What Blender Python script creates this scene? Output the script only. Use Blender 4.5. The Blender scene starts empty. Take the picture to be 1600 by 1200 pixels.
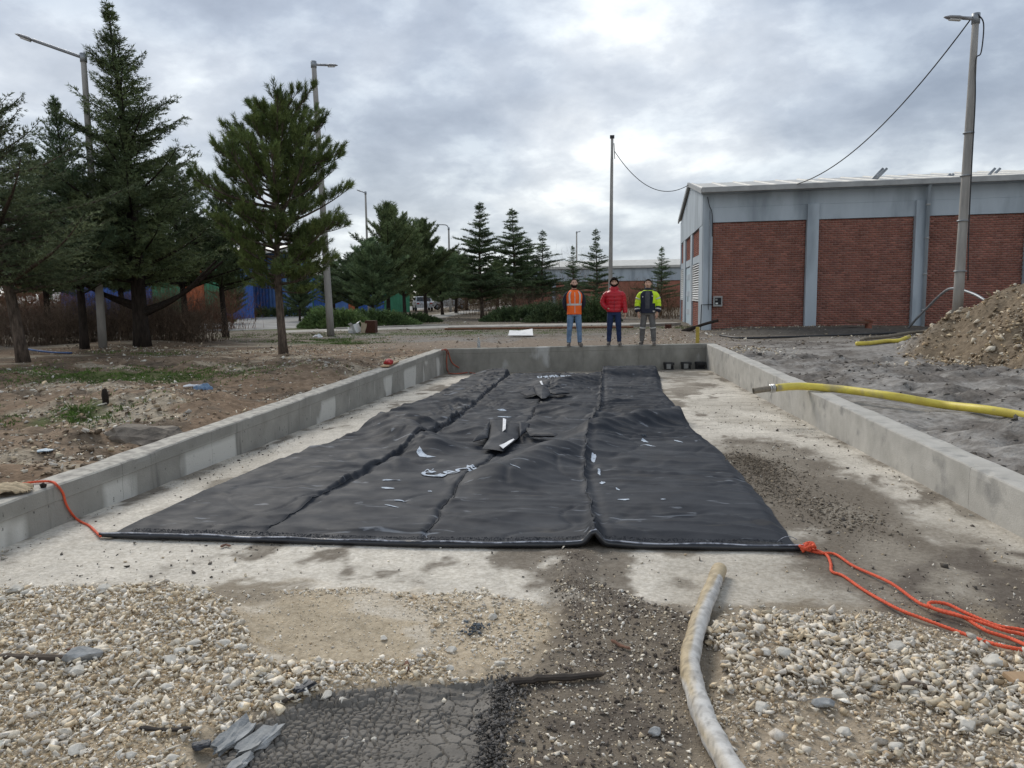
import bpy, bmesh, math, random
import numpy as np
from mathutils import Vector, Matrix

random.seed(7)
rng = np.random.default_rng(11)
C = bpy.context.scene.collection
S = bpy.context.scene

# ------------------------------------------------------------------ camera
CZ = 1.36
FPX = 1202.0
PITCH, YAW, ROLL = math.radians(6.55), math.radians(6.6), math.radians(-0.8)
cam_d = bpy.data.cameras.new('camera')
cam = bpy.data.objects.new('camera', cam_d)
C.objects.link(cam)
CM = (Matrix.Rotation(YAW, 4, 'Z') @ Matrix.Rotation(math.pi/2-PITCH, 4, 'X') @ Matrix.Rotation(ROLL, 4, 'Z'))
cam.matrix_world = Matrix.Translation((0, 0, CZ)) @ CM
cam_d.sensor_width = 36
cam_d.lens = FPX/1600*36
cam_d.clip_start = 0.05
cam_d.clip_end = 3000
S.camera = cam
S.render.resolution_x, S.render.resolution_y = 1024, 768

# ------------------------------------------------------------------ light
SUN_EL, SUN_AZ = math.radians(38), math.radians(-32)     # azimuth from +Y, negative = left
w = bpy.data.worlds.new('World')
S.world = w
w.use_nodes = True
nt = w.node_tree
nt.nodes.clear()
N = nt.nodes.new
def L(a, b): nt.links.new(a, b)
out = N('ShaderNodeOutputWorld')
tc = N('ShaderNodeTexCoord')
sep = N('ShaderNodeSeparateXYZ'); L(tc.outputs['Generated'], sep.inputs[0])
mz = N('ShaderNodeMath'); mz.operation = 'MAXIMUM'; L(sep.outputs['Z'], mz.inputs[0]); mz.inputs[1].default_value = 0.0
ad = N('ShaderNodeMath'); ad.operation = 'ADD'; L(mz.outputs[0], ad.inputs[0]); ad.inputs[1].default_value = 0.34
dx = N('ShaderNodeMath'); dx.operation = 'DIVIDE'; L(sep.outputs['X'], dx.inputs[0]); L(ad.outputs[0], dx.inputs[1])
dy = N('ShaderNodeMath'); dy.operation = 'DIVIDE'; L(sep.outputs['Y'], dy.inputs[0]); L(ad.outputs[0], dy.inputs[1])
cb = N('ShaderNodeCombineXYZ'); L(dx.outputs[0], cb.inputs[0]); L(dy.outputs[0], cb.inputs[1])
def noise(scale, detail, rough, loc, dist=0.0, rot=0.0, scl=(1, 1, 1)):
    mp = N('ShaderNodeMapping'); mp.inputs['Location'].default_value = loc
    mp.inputs['Rotation'].default_value = (0, 0, rot); mp.inputs['Scale'].default_value = scl
    L(cb.outputs[0], mp.inputs[0])
    n = N('ShaderNodeTexNoise'); n.inputs['Scale'].default_value = scale; n.inputs['Detail'].default_value = detail
    n.inputs['Roughness'].default_value = rough; n.inputs['Distortion'].default_value = dist
    L(mp.outputs[0], n.inputs['Vector'])
    return n.outputs['Fac']
def ramp(src, stops):
    r = N('ShaderNodeValToRGB'); L(src, r.inputs[0])
    e = r.color_ramp.elements
    while len(e) < len(stops): e.new(0.5)
    for k, (p, c) in enumerate(stops):
        e[k].position = p; e[k].color = (*c, 1)
    return r.outputs[0]
def wmix(a, b, fac, mode='MIX'):
    m = N('ShaderNodeMix'); m.data_type = 'RGBA'; m.blend_type = mode
    for s_, v in ((m.inputs[0], fac), (m.inputs[6], a), (m.inputs[7], b)):
        if isinstance(v, (float, int)): s_.default_value = v
        elif isinstance(v, tuple): s_.default_value = (*v, 1)
        else: L(v, s_)
    return m.outputs[2]
big = noise(0.85, 9, 0.50, (0.7, 0.5, 0.0), 0.12, 0.5, (1.0, 1.0, 1))
small = noise(4.2, 10, 0.58, (9.3, 6.4, 0.0), 0.12, 0.3)
base = ramp(big, [(0.38, (0.225, 0.27, 0.345)), (0.48, (0.32, 0.37, 0.45)), (0.56, (0.46, 0.505, 0.57)), (0.66, (0.80, 0.815, 0.81))])
fine = ramp(small, [(0.34, (0.80, 0.81, 0.83)), (0.50, (0.98, 0.98, 0.98)), (0.64, (1.30, 1.28, 1.22))])
clouds = wmix(base, fine, 1.0, 'MULTIPLY')
# brighter, warmer cloud low down towards the hidden sun
low = ramp(mz.outputs[0], [(0.0, (1.0, 1.0, 1.0)), (0.10, (0.75, 0.75, 0.75)), (0.20, (0.25, 0.25, 0.25)), (0.32, (0.0, 0.0, 0.0))])
glow = wmix((1.0, 1.0, 1.0), (1.62, 1.50, 1.30), low)
clouds2 = wmix(clouds, glow, 1.0, 'MULTIPLY')
sky = N('ShaderNodeTexSky'); sky.sky_type = 'NISHITA'; sky.sun_disc = False
sky.sun_elevation = SUN_EL; sky.sun_rotation = SUN_AZ
bg1 = N('ShaderNodeBackground'); L(sky.outputs[0], bg1.inputs[0]); bg1.inputs[1].default_value = 0.05
bg2 = N('ShaderNodeBackground'); L(clouds2, bg2.inputs[0]); bg2.inputs[1].default_value = 0.98
ms = N('ShaderNodeMixShader'); ms.inputs[0].default_value = 0.93
L(bg1.outputs[0], ms.inputs[1]); L(bg2.outputs[0], ms.inputs[2]); L(ms.outputs[0], out.inputs['Surface'])

sd = bpy.data.lights.new('sun', 'SUN'); sd.energy = 1.5; sd.angle = math.radians(28); sd.color = (1.0, 0.94, 0.85)
so = bpy.data.objects.new('sun', sd); C.objects.link(so)
sv = Vector((math.sin(SUN_AZ)*math.cos(SUN_EL), math.cos(SUN_AZ)*math.cos(SUN_EL), math.sin(SUN_EL)))
so.rotation_euler = sv.to_track_quat('Z', 'Y').to_euler()
so.location = (0, 0, 30)
S.view_settings.view_transform = 'Standard'; S.view_settings.look = 'None'
S.view_settings.gamma = 1; S.view_settings.use_curve_mapping = False
S.view_settings.exposure = 0.66

# ------------------------------------------------------------------ helpers
CM3 = np.array(CM.to_3x3())
def ray(px, py): return CM3 @ np.array([(px-800)/FPX, -(py-600)/FPX, -1.0])
def P(px, py, z=0.0):
    d = ray(px, py); t = (z-CZ)/d[2]
    return np.array([0, 0, CZ]) + d*t
def PD(px, py, Y):
    """point of the line of sight at world distance Y"""
    d = ray(px, py); return np.array([0, 0, CZ]) + d*(Y/d[1])
def topz(x, y, py):
    """height at (x,y) that is seen at picture row py"""
    lo, hi = -2., 30.
    for _ in range(40):
        m = (lo+hi)/2
        v = CM3.T @ (np.array([x, y, m])-np.array([0, 0, CZ]))
        if 600 - FPX*v[1]/-v[2] > py: lo = m
        else: hi = m
    return lo

def hash2(ix, iy, s):
    h = (ix.astype(np.int64)*374761393 + iy.astype(np.int64)*668265263 + s*1442695041) & 0xffffffff
    h = ((h ^ (h >> 13))*1274126177) & 0xffffffff
    h = h ^ (h >> 16)
    return (h & 0xffffff)/float(0xffffff)
def vn(x, y, s=0):
    x = np.asarray(x, float); y = np.asarray(y, float)
    ix = np.floor(x); iy = np.floor(y); fx = x-ix; fy = y-iy
    fx = fx*fx*(3-2*fx); fy = fy*fy*(3-2*fy)
    a = hash2(ix, iy, s); b = hash2(ix+1, iy, s); c = hash2(ix, iy+1, s); d = hash2(ix+1, iy+1, s)
    return (a*(1-fx)+b*fx)*(1-fy)+(c*(1-fx)+d*fx)*fy
def fbm(x, y, s=0, o=4, g=0.5):
    t = 0; a = 1; n = 0
    for k in range(o):
        t = t + a*vn(x*2**k+k*17.3, y*2**k+k*5.7, s+k*7); n += a; a *= g
    return t/n
def sstep(a, b, x):
    t = np.clip((np.asarray(x, float)-a)/(b-a), 0, 1); return t*t*(3-2*t)
def inpoly(x, y, poly):
    r = np.zeros(np.shape(x), bool); n = len(poly)
    for i in range(n):
        x1, y1 = poly[i]; x2, y2 = poly[(i+1) % n]
        c = ((y1 > y) != (y2 > y))
        with np.errstate(divide='ignore', invalid='ignore'):
            xi = (x2-x1)*(y-y1)/(y2-y1+1e-12)+x1
        r ^= c & (x < xi)
    return r

def mesh_np(name, V, F, mat=None, col=None, smooth=False, parent=None, link=True):
    V = np.asarray(V, np.float32); F = np.asarray(F, np.int32)
    me = bpy.data.meshes.new(name)
    k = F.shape[1]
    me.vertices.add(len(V)); me.vertices.foreach_set('co', V.ravel())
    me.loops.add(F.size); me.loops.foreach_set('vertex_index', F.ravel())
    me.polygons.add(len(F))
    me.polygons.foreach_set('loop_start', np.arange(0, F.size, k, dtype=np.int32))
    me.polygons.foreach_set('loop_total', np.full(len(F), k, np.int32))
    me.update(calc_edges=True)
    if smooth: me.polygons.foreach_set('use_smooth', np.ones(len(F), bool))
    if col is not None:
        a = me.color_attributes.new('Col', 'FLOAT_COLOR', 'POINT')
        c = np.ones((len(V), 4), np.float32); c[:, :3] = col
        a.data.foreach_set('color', c.ravel())
    if mat: me.materials.append(mat)
    if not link: return me
    o = bpy.data.objects.new(name, me); C.objects.link(o)
    if parent: o.parent = parent
    return o
def grid_faces(nr, nc):
    i = np.arange(nr-1)[:, None]*nc + np.arange(nc-1)[None, :]
    return np.stack([i, i+1, i+nc+1, i+nc], -1).reshape(-1, 4)

class MB:
    """collects primitives and links them as one mesh object"""
    def __init__(s): s.v = []; s.f = []
    def add(s, v, f):
        b = len(s.v); s.v += [tuple(map(float, p)) for p in v]; s.f += [tuple(int(i)+b for i in q) for q in f]; return s
    def box(s, c, size, rz=0, M=None):
        hx, hy, hz = [q/2 for q in size]
        R = Matrix.Rotation(rz, 3, 'Z') if M is None else M
        vs = [Vector(c)+R @ Vector((x*hx, y*hy, z*hz)) for z in (-1, 1) for y in (-1, 1) for x in (-1, 1)]
        return s.add(vs, [(0, 2, 3, 1), (4, 5, 7, 6), (0, 1, 5, 4), (2, 6, 7, 3), (0, 4, 6, 2), (1, 3, 7, 5)])
    def tube(s, pts, r, n=8, cap=True, flat=1.0):
        pts = [Vector(map(float, p)) for p in pts]
        if not hasattr(r, '__len__'): r = [r]*len(pts)
        T = []
        for i in range(len(pts)):
            T.append((pts[min(i+1, len(pts)-1)]-pts[max(i-1, 0)]).normalized())
        up = Vector((0, 0, 1)) if abs(T[0].z) < .9 else Vector((1, 0, 0))
        u = T[0].cross(up).normalized(); vs = []; fs = []
        for i, p in enumerate(pts):
            u = (u-T[i]*u.dot(T[i])).normalized(); v = T[i].cross(u)
            for k in range(n):
                a = 2*math.pi*k/n
                vs.append(p+u*(math.cos(a)*r[i])+v*(math.sin(a)*r[i]*flat))
        for i in range(len(pts)-1):
            for k in range(n):
                a = i*n+k; b = i*n+(k+1) % n
                fs.append((a, b, b+n, a+n))
        if cap:
            fs.append(tuple(range(n-1, -1, -1))); m = (len(pts)-1)*n; fs.append(tuple(range(m, m+n)))
        return s.add(vs, fs)
    def build(s, name, mat, parent=None, smooth=False, bevel=0, **props):
        me = bpy.data.meshes.new(name); me.from_pydata(s.v, [], s.f)
        if mat: me.materials.append(mat)
        if smooth: me.polygons.foreach_set('use_smooth', [True]*len(me.polygons))
        bm = bmesh.new(); bm.from_mesh(me); bmesh.ops.recalc_face_normals(bm, faces=bm.faces)
        if bevel: bmesh.ops.bevel(bm, geom=bm.edges[:], offset=bevel, segments=2, affect='EDGES', profile=.6)
        bm.to_mesh(me); bm.free()
        o = bpy.data.objects.new(name, me); C.objects.link(o)
        if parent: o.parent = parent
        for k, v in props.items(): o[k] = v
        return o
def spline(pts, n=10):
    pts = [np.array(p, float) for p in pts]; q = [2*pts[0]-pts[1]]+pts+[2*pts[-1]-pts[-2]]; r = []
    for i in range(1, len(q)-2):
        for k in range(n):
            t = k/n
            r.append(.5*((2*q[i])+(-q[i-1]+q[i+1])*t+(2*q[i-1]-5*q[i]+4*q[i+1]-q[i+2])*t*t+(-q[i-1]+3*q[i]-3*q[i+1]+q[i+2])*t**3))
    r.append(pts[-1]); return r
def tag(o, label, cat, group=None, kind=None):
    o['label'] = label; o['category'] = cat
    if group: o['group'] = group
    if kind: o['kind'] = kind
    return o
def thing(name, loc=(0, 0, 0), rz=0, label=None, cat=None, group=None):
    o = bpy.data.objects.new(name, None); o.empty_display_size = .2; C.objects.link(o)
    o.location = loc; o.rotation_euler = (0, 0, rz)
    return tag(o, label, cat, group)
def struct(o): o['kind'] = 'structure'; return o
def stuff(o): o['kind'] = 'stuff'; return o
def copy_tree(o, parent=None):
    kids = list(o.children); c = o.copy(); C.objects.link(c)
    if parent: c.parent = parent
    for k in kids: copy_tree(k, c)
    return c

# ------------------------------------------------------------------ materials
def mat(name, c1, c2=None, scale=8, rough=.85, bump=0, bscale=60, attr=False, metal=0, spec=.4, detail=8, contrast=(.35, .65),
        stretch=(1, 1, 1), c3=None, s3=1.5, t3=(.55, .62), rnd=0, translucent=0, sheen=0, coord='Object'):
    m = bpy.data.materials.new(name); m.use_nodes = True; t = m.node_tree; n = t.nodes; b = n['Principled BSDF']; l = t.links.new
    b.inputs['Roughness'].default_value = rough; b.inputs['Metallic'].default_value = metal
    b.inputs['Specular IOR Level'].default_value = spec
    if sheen: b.inputs['Sheen Weight'].default_value = sheen
    tcn = n.new('ShaderNodeTexCoord'); mp = n.new('ShaderNodeMapping'); mp.inputs['Scale'].default_value = stretch
    l(tcn.outputs[coord], mp.inputs[0])
    nz = n.new('ShaderNodeTexNoise'); nz.inputs['Scale'].default_value = scale; nz.inputs['Detail'].default_value = detail
    nz.inputs['Roughness'].default_value = .62
    l(mp.outputs[0], nz.inputs['Vector'])
    mr = n.new('ShaderNodeMapRange'); mr.inputs[1].default_value = contrast[0]; mr.inputs[2].default_value = contrast[1]
    l(nz.outputs['Fac'], mr.inputs[0])
    c2 = c2 or tuple(x*.75 for x in c1)
    def mixc(a, bb, fac, mode='MIX'):
        q = n.new('ShaderNodeMix'); q.data_type = 'RGBA'; q.blend_type = mode
        for s_, v in ((q.inputs[0], fac), (q.inputs[6], a), (q.inputs[7], bb)):
            if isinstance(v, (float, int)): s_.default_value = v
            elif isinstance(v, tuple): s_.default_value = (*v, 1)
            else: l(v, s_)
        return q.outputs[2]
    if attr:
        at = n.new('ShaderNodeAttribute'); at.attribute_name = 'Col'
        col = mixc(at.outputs['Color'], mixc(c1, c2, mr.outputs[0]), 1.0, 'MULTIPLY')
    else: col = mixc(c1, c2, mr.outputs[0])
    if c3:
        n3 = n.new('ShaderNodeTexNoise'); n3.inputs['Scale'].default_value = s3; n3.inputs['Detail'].default_value = 7
        l(mp.outputs[0], n3.inputs['Vector'])
        m3 = n.new('ShaderNodeMapRange'); m3.inputs[1].default_value = t3[0]; m3.inputs[2].default_value = t3[1]
        l(n3.outputs['Fac'], m3.inputs[0]); col = mixc(col, c3, m3.outputs[0])
    if rnd:
        oi = n.new('ShaderNodeObjectInfo'); mr2 = n.new('ShaderNodeMapRange'); mr2.inputs[3].default_value = 1-rnd; mr2.inputs[4].default_value = 1+rnd
        l(oi.outputs['Random'], mr2.inputs[0])
        q = n.new('ShaderNodeVectorMath'); q.operation = 'SCALE'; l(col, q.inputs[0]); l(mr2.outputs[0], q.inputs['Scale']); col = q.outputs[0]
    l(col, b.inputs['Base Color'])
    if bump:
        nb = n.new('ShaderNodeTexNoise'); nb.inputs['Scale'].default_value = bscale; nb.inputs['Detail'].default_value = 6
        l(mp.outputs[0], nb.inputs['Vector'])
        bp = n.new('ShaderNodeBump'); bp.inputs['Strength'].default_value = 1; bp.inputs['Distance'].default_value = bump
        l(nb.outputs['Fac'], bp.inputs['Height']); l(bp.outputs[0], b.inputs['Normal'])
    return m

M = {}
M['soil'] = mat('soil', (1.15, 1.15, 1.15), (.62, .6, .58), 9, .95, .02, 25, attr=True, spec=.15)
M['slab'] = mat('slab_concrete', (1.10, 1.10, 1.10), (.80, .78, .75), 38, .92, .006, 110, attr=True, spec=.2, detail=12, contrast=(.38, .62))
M['stone'] = mat('stone', (1.12, 1.12, 1.12), (.78, .76, .72), 60, .9, .003, 90, attr=True, spec=.25)
M['mud'] = mat('cracked_mud', (.215, .198, .176), (.15, .138, .122), 7, .95, .003, 120, spec=.08)
M['foliage'] = mat('needles', (.175, .205, .105), (.060, .085, .046), 1.8, .75, attr=True, spec=.2, rnd=.18)
M['bark'] = mat('bark', (.16, .125, .10), (.05, .04, .033), 14, .95, .03, 30, stretch=(1, 1, .25), spec=.1)
M['bark_dark'] = mat('dark_bark', (.05, .04, .034), (.022, .018, .016), 14, .95, .02, 30, stretch=(1, 1, .25), spec=.1)
M['twig'] = mat('bare_twigs', (.20, .155, .12), (.11, .088, .07), 3, .9, spec=.1, attr=True)
M['grass'] = mat('grass', (.10, .16, .035), (.055, .085, .025), 3, .8, spec=.2, attr=True)
M['pole'] = mat('concrete_pole', (.36, .345, .32), (.25, .24, .225), 6, .8, .002, 60, stretch=(1, 1, .2))
M['galv'] = mat('galvanised_steel', (.33, .35, .37), (.22, .24, .26), 8, .5, metal=.5)
M['lamp'] = mat('lamp_grey', (.30, .31, .33), (.22, .23, .25), 8, .5)
M['wire'] = mat('black_cable', (.025, .025, .028), None, 8, .6)
M['frame'] = mat('blue_grey_paint', (.43, .485, .53), (.37, .42, .465), 1.4, .75, .001, 60, c3=(.25, .29, .325), s3=1.3, t3=(.50, .70), stretch=(1, 1, .25), detail=12)
M['brick'] = mat('brick', (1.12, 1.1, 1.08), (.82, .80, .80), 2.2, .92, .002, 60, attr=True, spec=.12, stretch=(1, 1, .5), detail=12)
M['mortar'] = mat('mortar', (.36, .27, .225), (.29, .22, .185), 10, .95)
M['roof'] = mat('roof_sheet', (.55, .54, .50), (.42, .41, .38), 2, .5, stretch=(1, 1, 1))
M['gutter'] = mat('gutter_metal', (.35, .355, .35), (.26, .265, .265), 3, .5)
M['door'] = mat('pale_blue_door', (.46, .55, .60), (.38, .47, .53), 3, .6)
M['white'] = mat('white_paint', (.72, .73, .72), (.6, .6, .6), 5, .6)
M['dark'] = mat('dark_void', (.02, .02, .022), None, 5, .8)
M['rust'] = mat('rusty_steel', (.10, .035, .02), (.04, .018, .012), 20, .9, .003, 60)
M['rustline'] = mat('rusty_pipe', (.22, .10, .05), (.12, .06, .035), 12, .9, .003, 60)
M['yellow'] = mat('yellow_paint', (.50, .38, .07), (.33, .25, .06), 10, .7)
M['yhose'] = mat('yellow_hose', (.72, .60, .09), (.58, .46, .08), 5, .5, .001, 40, c3=(.36, .30, .16), s3=2.6, t3=(.56, .66))
M['hosetip'] = mat('muddy_hose_end', (.24, .20, .15), (.15, .13, .10), 20, .8, .003, 50)
M['ghose'] = mat('muddy_pale_hose', (.50, .39, .23), (.36, .29, .19), 13, .6, .002, 50, c3=(.58, .58, .58), s3=4.2, t3=(.47, .52))
M['ghose'] = mat('muddy_pale_hose', (1.0, 1.0, 1.0), (.72, .71, .70), 16, .65, .002, 50, attr=True, contrast=(.42, .6))
M['clamp'] = mat('clamp_metal', (.6, .6, .58), (.4, .4, .4), 20, .35, metal=.8)
M['rope'] = mat('orange_rope', (.80, .13, .055), (.62, .09, .04), 30, .7, .003, 200)
M['rope_old'] = mat('faded_orange_rope', (.45, .11, .06), (.33, .09, .055), 30, .8)
M['black_shiny'] = mat('black_hem', (.012, .013, .016), (.022, .023, .027), 20, .28, .001, 80, spec=.6)
M['cord'] = mat('pale_cord', (.42, .44, .50), (.12, .13, .16), 12, .4, contrast=(.45, .55))
M['print'] = mat('white_print', (.50, .56, .64), (.22, .26, .31), 34, .8, contrast=(.45, .66))
M['label'] = mat('white_label', (.78, .79, .80), (.6, .6, .62), 12, .7)
M['blackp'] = mat('black_plastic', (.02, .021, .024), (.035, .035, .036), 12, .5)
M['greyface'] = mat('grey_plate', (.28, .28, .27), (.2, .2, .19), 12, .6)
M['card'] = mat('cardboard', (.50, .42, .30), (.38, .31, .22), 8, .85)
M['wood'] = mat('old_timber', (.10, .075, .055), (.035, .028, .023), 8, .9, .004, 60, stretch=(.12, 1, 1), contrast=(.4, .6))
M['chip'] = mat('red_brown_splinter', (.20, .10, .06), (.10, .05, .035), 20, .9, .002, 80)
M['plank'] = mat('new_timber', (.46, .31, .18), (.33, .22, .13), 20, .8, stretch=(1, .1, 1))
M['greyrock'] = mat('grey_clay_slab', (.29, .30, .30), (.20, .205, .205), 16, .9, .008, 45, c3=(.40, .405, .40), s3=9, t3=(.5, .65))
M['slate'] = mat('dark_slab', (.07, .075, .085), (.04, .042, .05), 15, .6, .004, 60)
M['sack'] = mat('beige_sack', (.55, .44, .29), (.40, .31, .2), 9, .85, .004, 40)
M['red'] = mat('red_plastic', (.42, .03, .03), (.28, .02, .02), 12, .6)
M['bluep'] = mat('blue_plastic', (.05, .12, .30), (.03, .07, .19), 9, .55)
M['ltblue'] = mat('pale_blue_film', (.20, .30, .42), (.08, .13, .22), 18, .4)
M['asphalt'] = mat('pale_asphalt', (.27, .265, .255), (.20, .197, .19), 1.5, .95, spec=.2, c3=(.33, .32, .30), s3=.6, t3=(.5, .7))
M['path'] = mat('pale_path_concrete', (.42, .40, .36), (.30, .28, .25), 2.5, .95, spec=.2)
M['blueb'] = mat('blue_sheet', (.045, .13, .42), (.035, .10, .33), 1.5, .7)
M['blue2'] = mat('light_blue_sheet', (.10, .20, .46), (.08, .16, .38), 1.5, .7)
M['greenb'] = mat('green_sheet', (.05, .22, .12), (.04, .17, .09), 1.5, .7)
M['orangeb'] = mat('orange_sheet', (.50, .14, .05), (.36, .10, .045), 1.5, .7)
M['carw'] = mat('white_car_paint', (.62, .64, .66), (.5, .52, .54), 3, .35)
M['glass_dark'] = mat('dark_glass', (.02, .025, .03), None, 3, .12, spec=.6)
M['rubber'] = mat('rubber', (.02, .02, .02), None, 3, .8)
M['skin'] = mat('skin', (.60, .37, .27), (.52, .31, .22), 12, .6)
M['hair'] = mat('black_hair', (.008, .007, .006), (.02, .015, .012), 40, .9, .004, 80, spec=.1)
M['vest'] = mat('orange_vest', (.95, .16, .02), (.80, .12, .015), 6, .75, .004, 14)
M['refl'] = mat('grey_reflective', (.58, .57, .54), (.46, .45, .43), 10, .5)
M['navy'] = mat('navy_cloth', (.012, .015, .03), (.02, .023, .04), 8, .85, .004, 18)
M['ljean'] = mat('light_blue_jeans', (.19, .29, .43), (.09, .15, .25), 5, .9, .006, 16)
M['djean'] = mat('dark_blue_jeans', (.02, .04, .11), (.012, .022, .06), 5, .9, .005, 16)
M['greyt'] = mat('grey_trousers', (.15, .145, .14), (.10, .097, .094), 5, .9, .005, 16)
M['puffer'] = mat('red_puffer', (.50, .010, .022), (.33, .006, .014), 6, .42, .004, 22)
M['hivis'] = mat('yellow_hivis', (.62, .85, .03), (.50, .70, .025), 6, .7, .004, 16)
M['shoe'] = mat('dark_shoe', (.06, .05, .045), (.16, .14, .12), 14, .8)
M['sole'] = mat('shoe_sole', (.22, .20, .18), None, 20, .8)
M['clear'] = mat('clear_plastic', (.7, .75, .78), (.5, .55, .58), 20, .15)
M['clear'].node_tree.nodes['Principled BSDF'].inputs['Transmission Weight'].default_value = .7

# concrete wall: blotches, streaks and pits
def wall_material():
    m = mat('wall_concrete', (.345, .33, .295), (.235, .225, .20), 2.2, .88, .004, 70, spec=.25, contrast=(.3, .7))
    t = m.node_tree; n = t.nodes; l = t.links.new; b = n['Principled BSDF']
    src = b.inputs['Base Color'].links[0].from_socket
    tcn = n.new('ShaderNodeTexCoord')
    def nz(scale, st, det=6):
        mp = n.new('ShaderNodeMapping'); mp.inputs['Scale'].default_value = st; l(tcn.outputs['Object'], mp.inputs[0])
        q = n.new('ShaderNodeTexNoise'); q.inputs['Scale'].default_value = scale; q.inputs['Detail'].default_value = det; l(mp.outputs[0], q.inputs['Vector']); return q.outputs['Fac']
    def mr(s, a, bb, c=0., d=1.):
        q = n.new('ShaderNodeMapRange'); q.inputs[1].default_value = a; q.inputs[2].default_value = bb; q.inputs[3].default_value = c; q.inputs[4].default_value = d; l(s, q.inputs[0]); return q.outputs[0]
    def mx(a, bb, f, mode='MIX'):
        q = n.new('ShaderNodeMix'); q.data_type = 'RGBA'; q.blend_type = mode
        for s_, v in ((q.inputs[0], f), (q.inputs[6], a), (q.inputs[7], bb)):
            if isinstance(v, (float, int)): s_.default_value = v
            elif isinstance(v, tuple): s_.default_value = (*v, 1)
            else: l(v, s_)
        return q.outputs[2]
    sep = n.new('ShaderNodeSeparateXYZ'); l(tcn.outputs['Object'], sep.inputs[0])
    # lime patches on the lower face
    lowm = mr(sep.outputs['Z'], -.10, -.18)
    pm = n.new('ShaderNodeMath'); pm.operation = 'MULTIPLY'; l(mr(nz(1.1, (1, 1, .45), 3), .50, .54), pm.inputs[0]); l(lowm, pm.inputs[1])
    c = mx(src, (.56, .545, .50), pm.outputs[0])
    # top surface paler and sandy
    geo = n.new('ShaderNodeNewGeometry'); sg = n.new('ShaderNodeSeparateXYZ'); l(geo.outputs['True Normal'], sg.inputs[0])
    c = mx(c, mx((.47, .445, .39), (.30, .28, .25), mr(nz(9, (1, 1, 1)), .42, .6)), mr(sg.outputs['Z'], .6, .8))
    c = mx(c, (.12, .115, .105), mr(nz(9, (1, 1, .12), 5), .61, .72, 0, .55))       # vertical dribbles
    c = mx(c, (.07, .065, .06), mr(nz(26, (1, 1, .7), 3), .68, .72, 0, .8))       # pits
    l(c, b.inputs['Base Color'])
    return m
M['wall'] = wall_material()
M['wall_r'] = mat('smooth_lit_wall_concrete', (.48, .46, .42), (.37, .355, .32), 3, .85, .003, 80, spec=.25, c3=(.27, .262, .245), s3=4, t3=(.58, .72))  # smoother concrete; paler base paints in the stronger light on the right wall
M['wall_e'] = mat('shaded_end_wall_concrete', (.29, .278, .245), (.18, .172, .15), 2.4, .9, .004, 70, spec=.25, c3=(.40, .395, .375), s3=1.5, t3=(.60, .68), stretch=(1, 1, .5))  # darker base paints in the shade on the backlit end wall

# geotextile
def fabric_material():
    m = bpy.data.materials.new('black_geotextile'); m.use_nodes = True; t = m.node_tree; n = t.nodes; l = t.links.new; b = n['Principled BSDF']
    tcn = n.new('ShaderNodeTexCoord')
    def nz(scale, st=(1, 1, 1), det=6, dist=0):
        mp = n.new('ShaderNodeMapping'); mp.inputs['Scale'].default_value = st; l(tcn.outputs['Object'], mp.inputs[0])
        q = n.new('ShaderNodeTexNoise'); q.inputs['Scale'].default_value = scale; q.inputs['Detail'].default_value = det
        q.inputs['Distortion'].default_value = dist; l(mp.outputs[0], q.inputs['Vector']); return q.outputs['Fac']
    def mr(s, a, bb, c=0., d=1.):
        q = n.new('ShaderNodeMapRange'); q.inputs[1].default_value = a; q.inputs[2].default_value = bb; q.inputs[3].default_value = c; q.inputs[4].default_value = d; l(s, q.inputs[0]); return q.outputs[0]
    def mx(a, bb, f):
        q = n.new('ShaderNodeMix'); q.data_type = 'RGBA'
        for s_, v in ((q.inputs[0], f), (q.inputs[6], a), (q.inputs[7], bb)):
            if isinstance(v, (float, int)): s_.default_value = v
            elif isinstance(v, tuple): s_.default_value = (*v, 1)
            else: l(v, s_)
        return q.outputs[2]
    c = mx((.023, .0265, .034), (.034, .038, .046), mr(nz(2.5), .35, .65))
    c = mx(c, (.075, .070, .064), mr(nz(3.2, (.5, 4.5, 1), 9, .6), .60, .72, 0, .5))    # dusty lines along creases
    # water marks / dried spatter
    c = mx(c, (.22, .24, .27), mr(nz(5, (.5, 1.8, 1), 10, .9), .64, .70, 0, .6))
    c = mx(c, (.13, .11, .085), mr(nz(1.3, (1, 1, 1), 9, .3), .56, .72, 0, .08))
    l(c, b.inputs['Base Color'])
    b.inputs['Roughness'].default_value = .6; b.inputs['Specular IOR Level'].default_value = .16
    rr = mr(nz(4), .3, .7, .6, .8); l(rr, b.inputs['Roughness'])
    bp = n.new('ShaderNodeBump'); bp.inputs['Distance'].default_value = .004; l(nz(9, (.4, 1, 1), 4), bp.inputs['Height'])
    l(bp.outputs[0], b.inputs['Normal']); return m
    wv = n.new('ShaderNodeTexWave'); wv.inputs['Scale'].default_value = 130; l(tcn.outputs['Object'], wv.inputs['Vector'])
    bp2 = n.new('ShaderNodeBump'); bp2.inputs['Distance'].default_value = .0006; l(wv.outputs['Fac'], bp2.inputs['Height']); l(bp.outputs[0], bp2.inputs['Normal'])
    l(bp2.outputs[0], b.inputs['Normal'])
    return m
M['fabric'] = fabric_material()

# ------------------------------------------------------------------ basin geometry
XL, XR, WT = -4.05, 2.84, .25
FL, FR = np.array([-4.05, 19.6]), np.array([2.84, 21.15])        # far wall, inner line
def yfar(x): return FL[1]+(np.asarray(x)-FL[0])*(FR[1]-FL[1])/(FR[0]-FL[0])
def slab0(y): return -.20-.022*np.asarray(y, float)
def PS(px, py, dz=0.0):
    z = -.3
    for _ in range(12): p = P(px, py, z); z = float(slab0(p[1]))+dz
    return P(px, py, z)
def poly_w(pts): return [tuple(PS(*p)[:2]) for p in pts]

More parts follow.
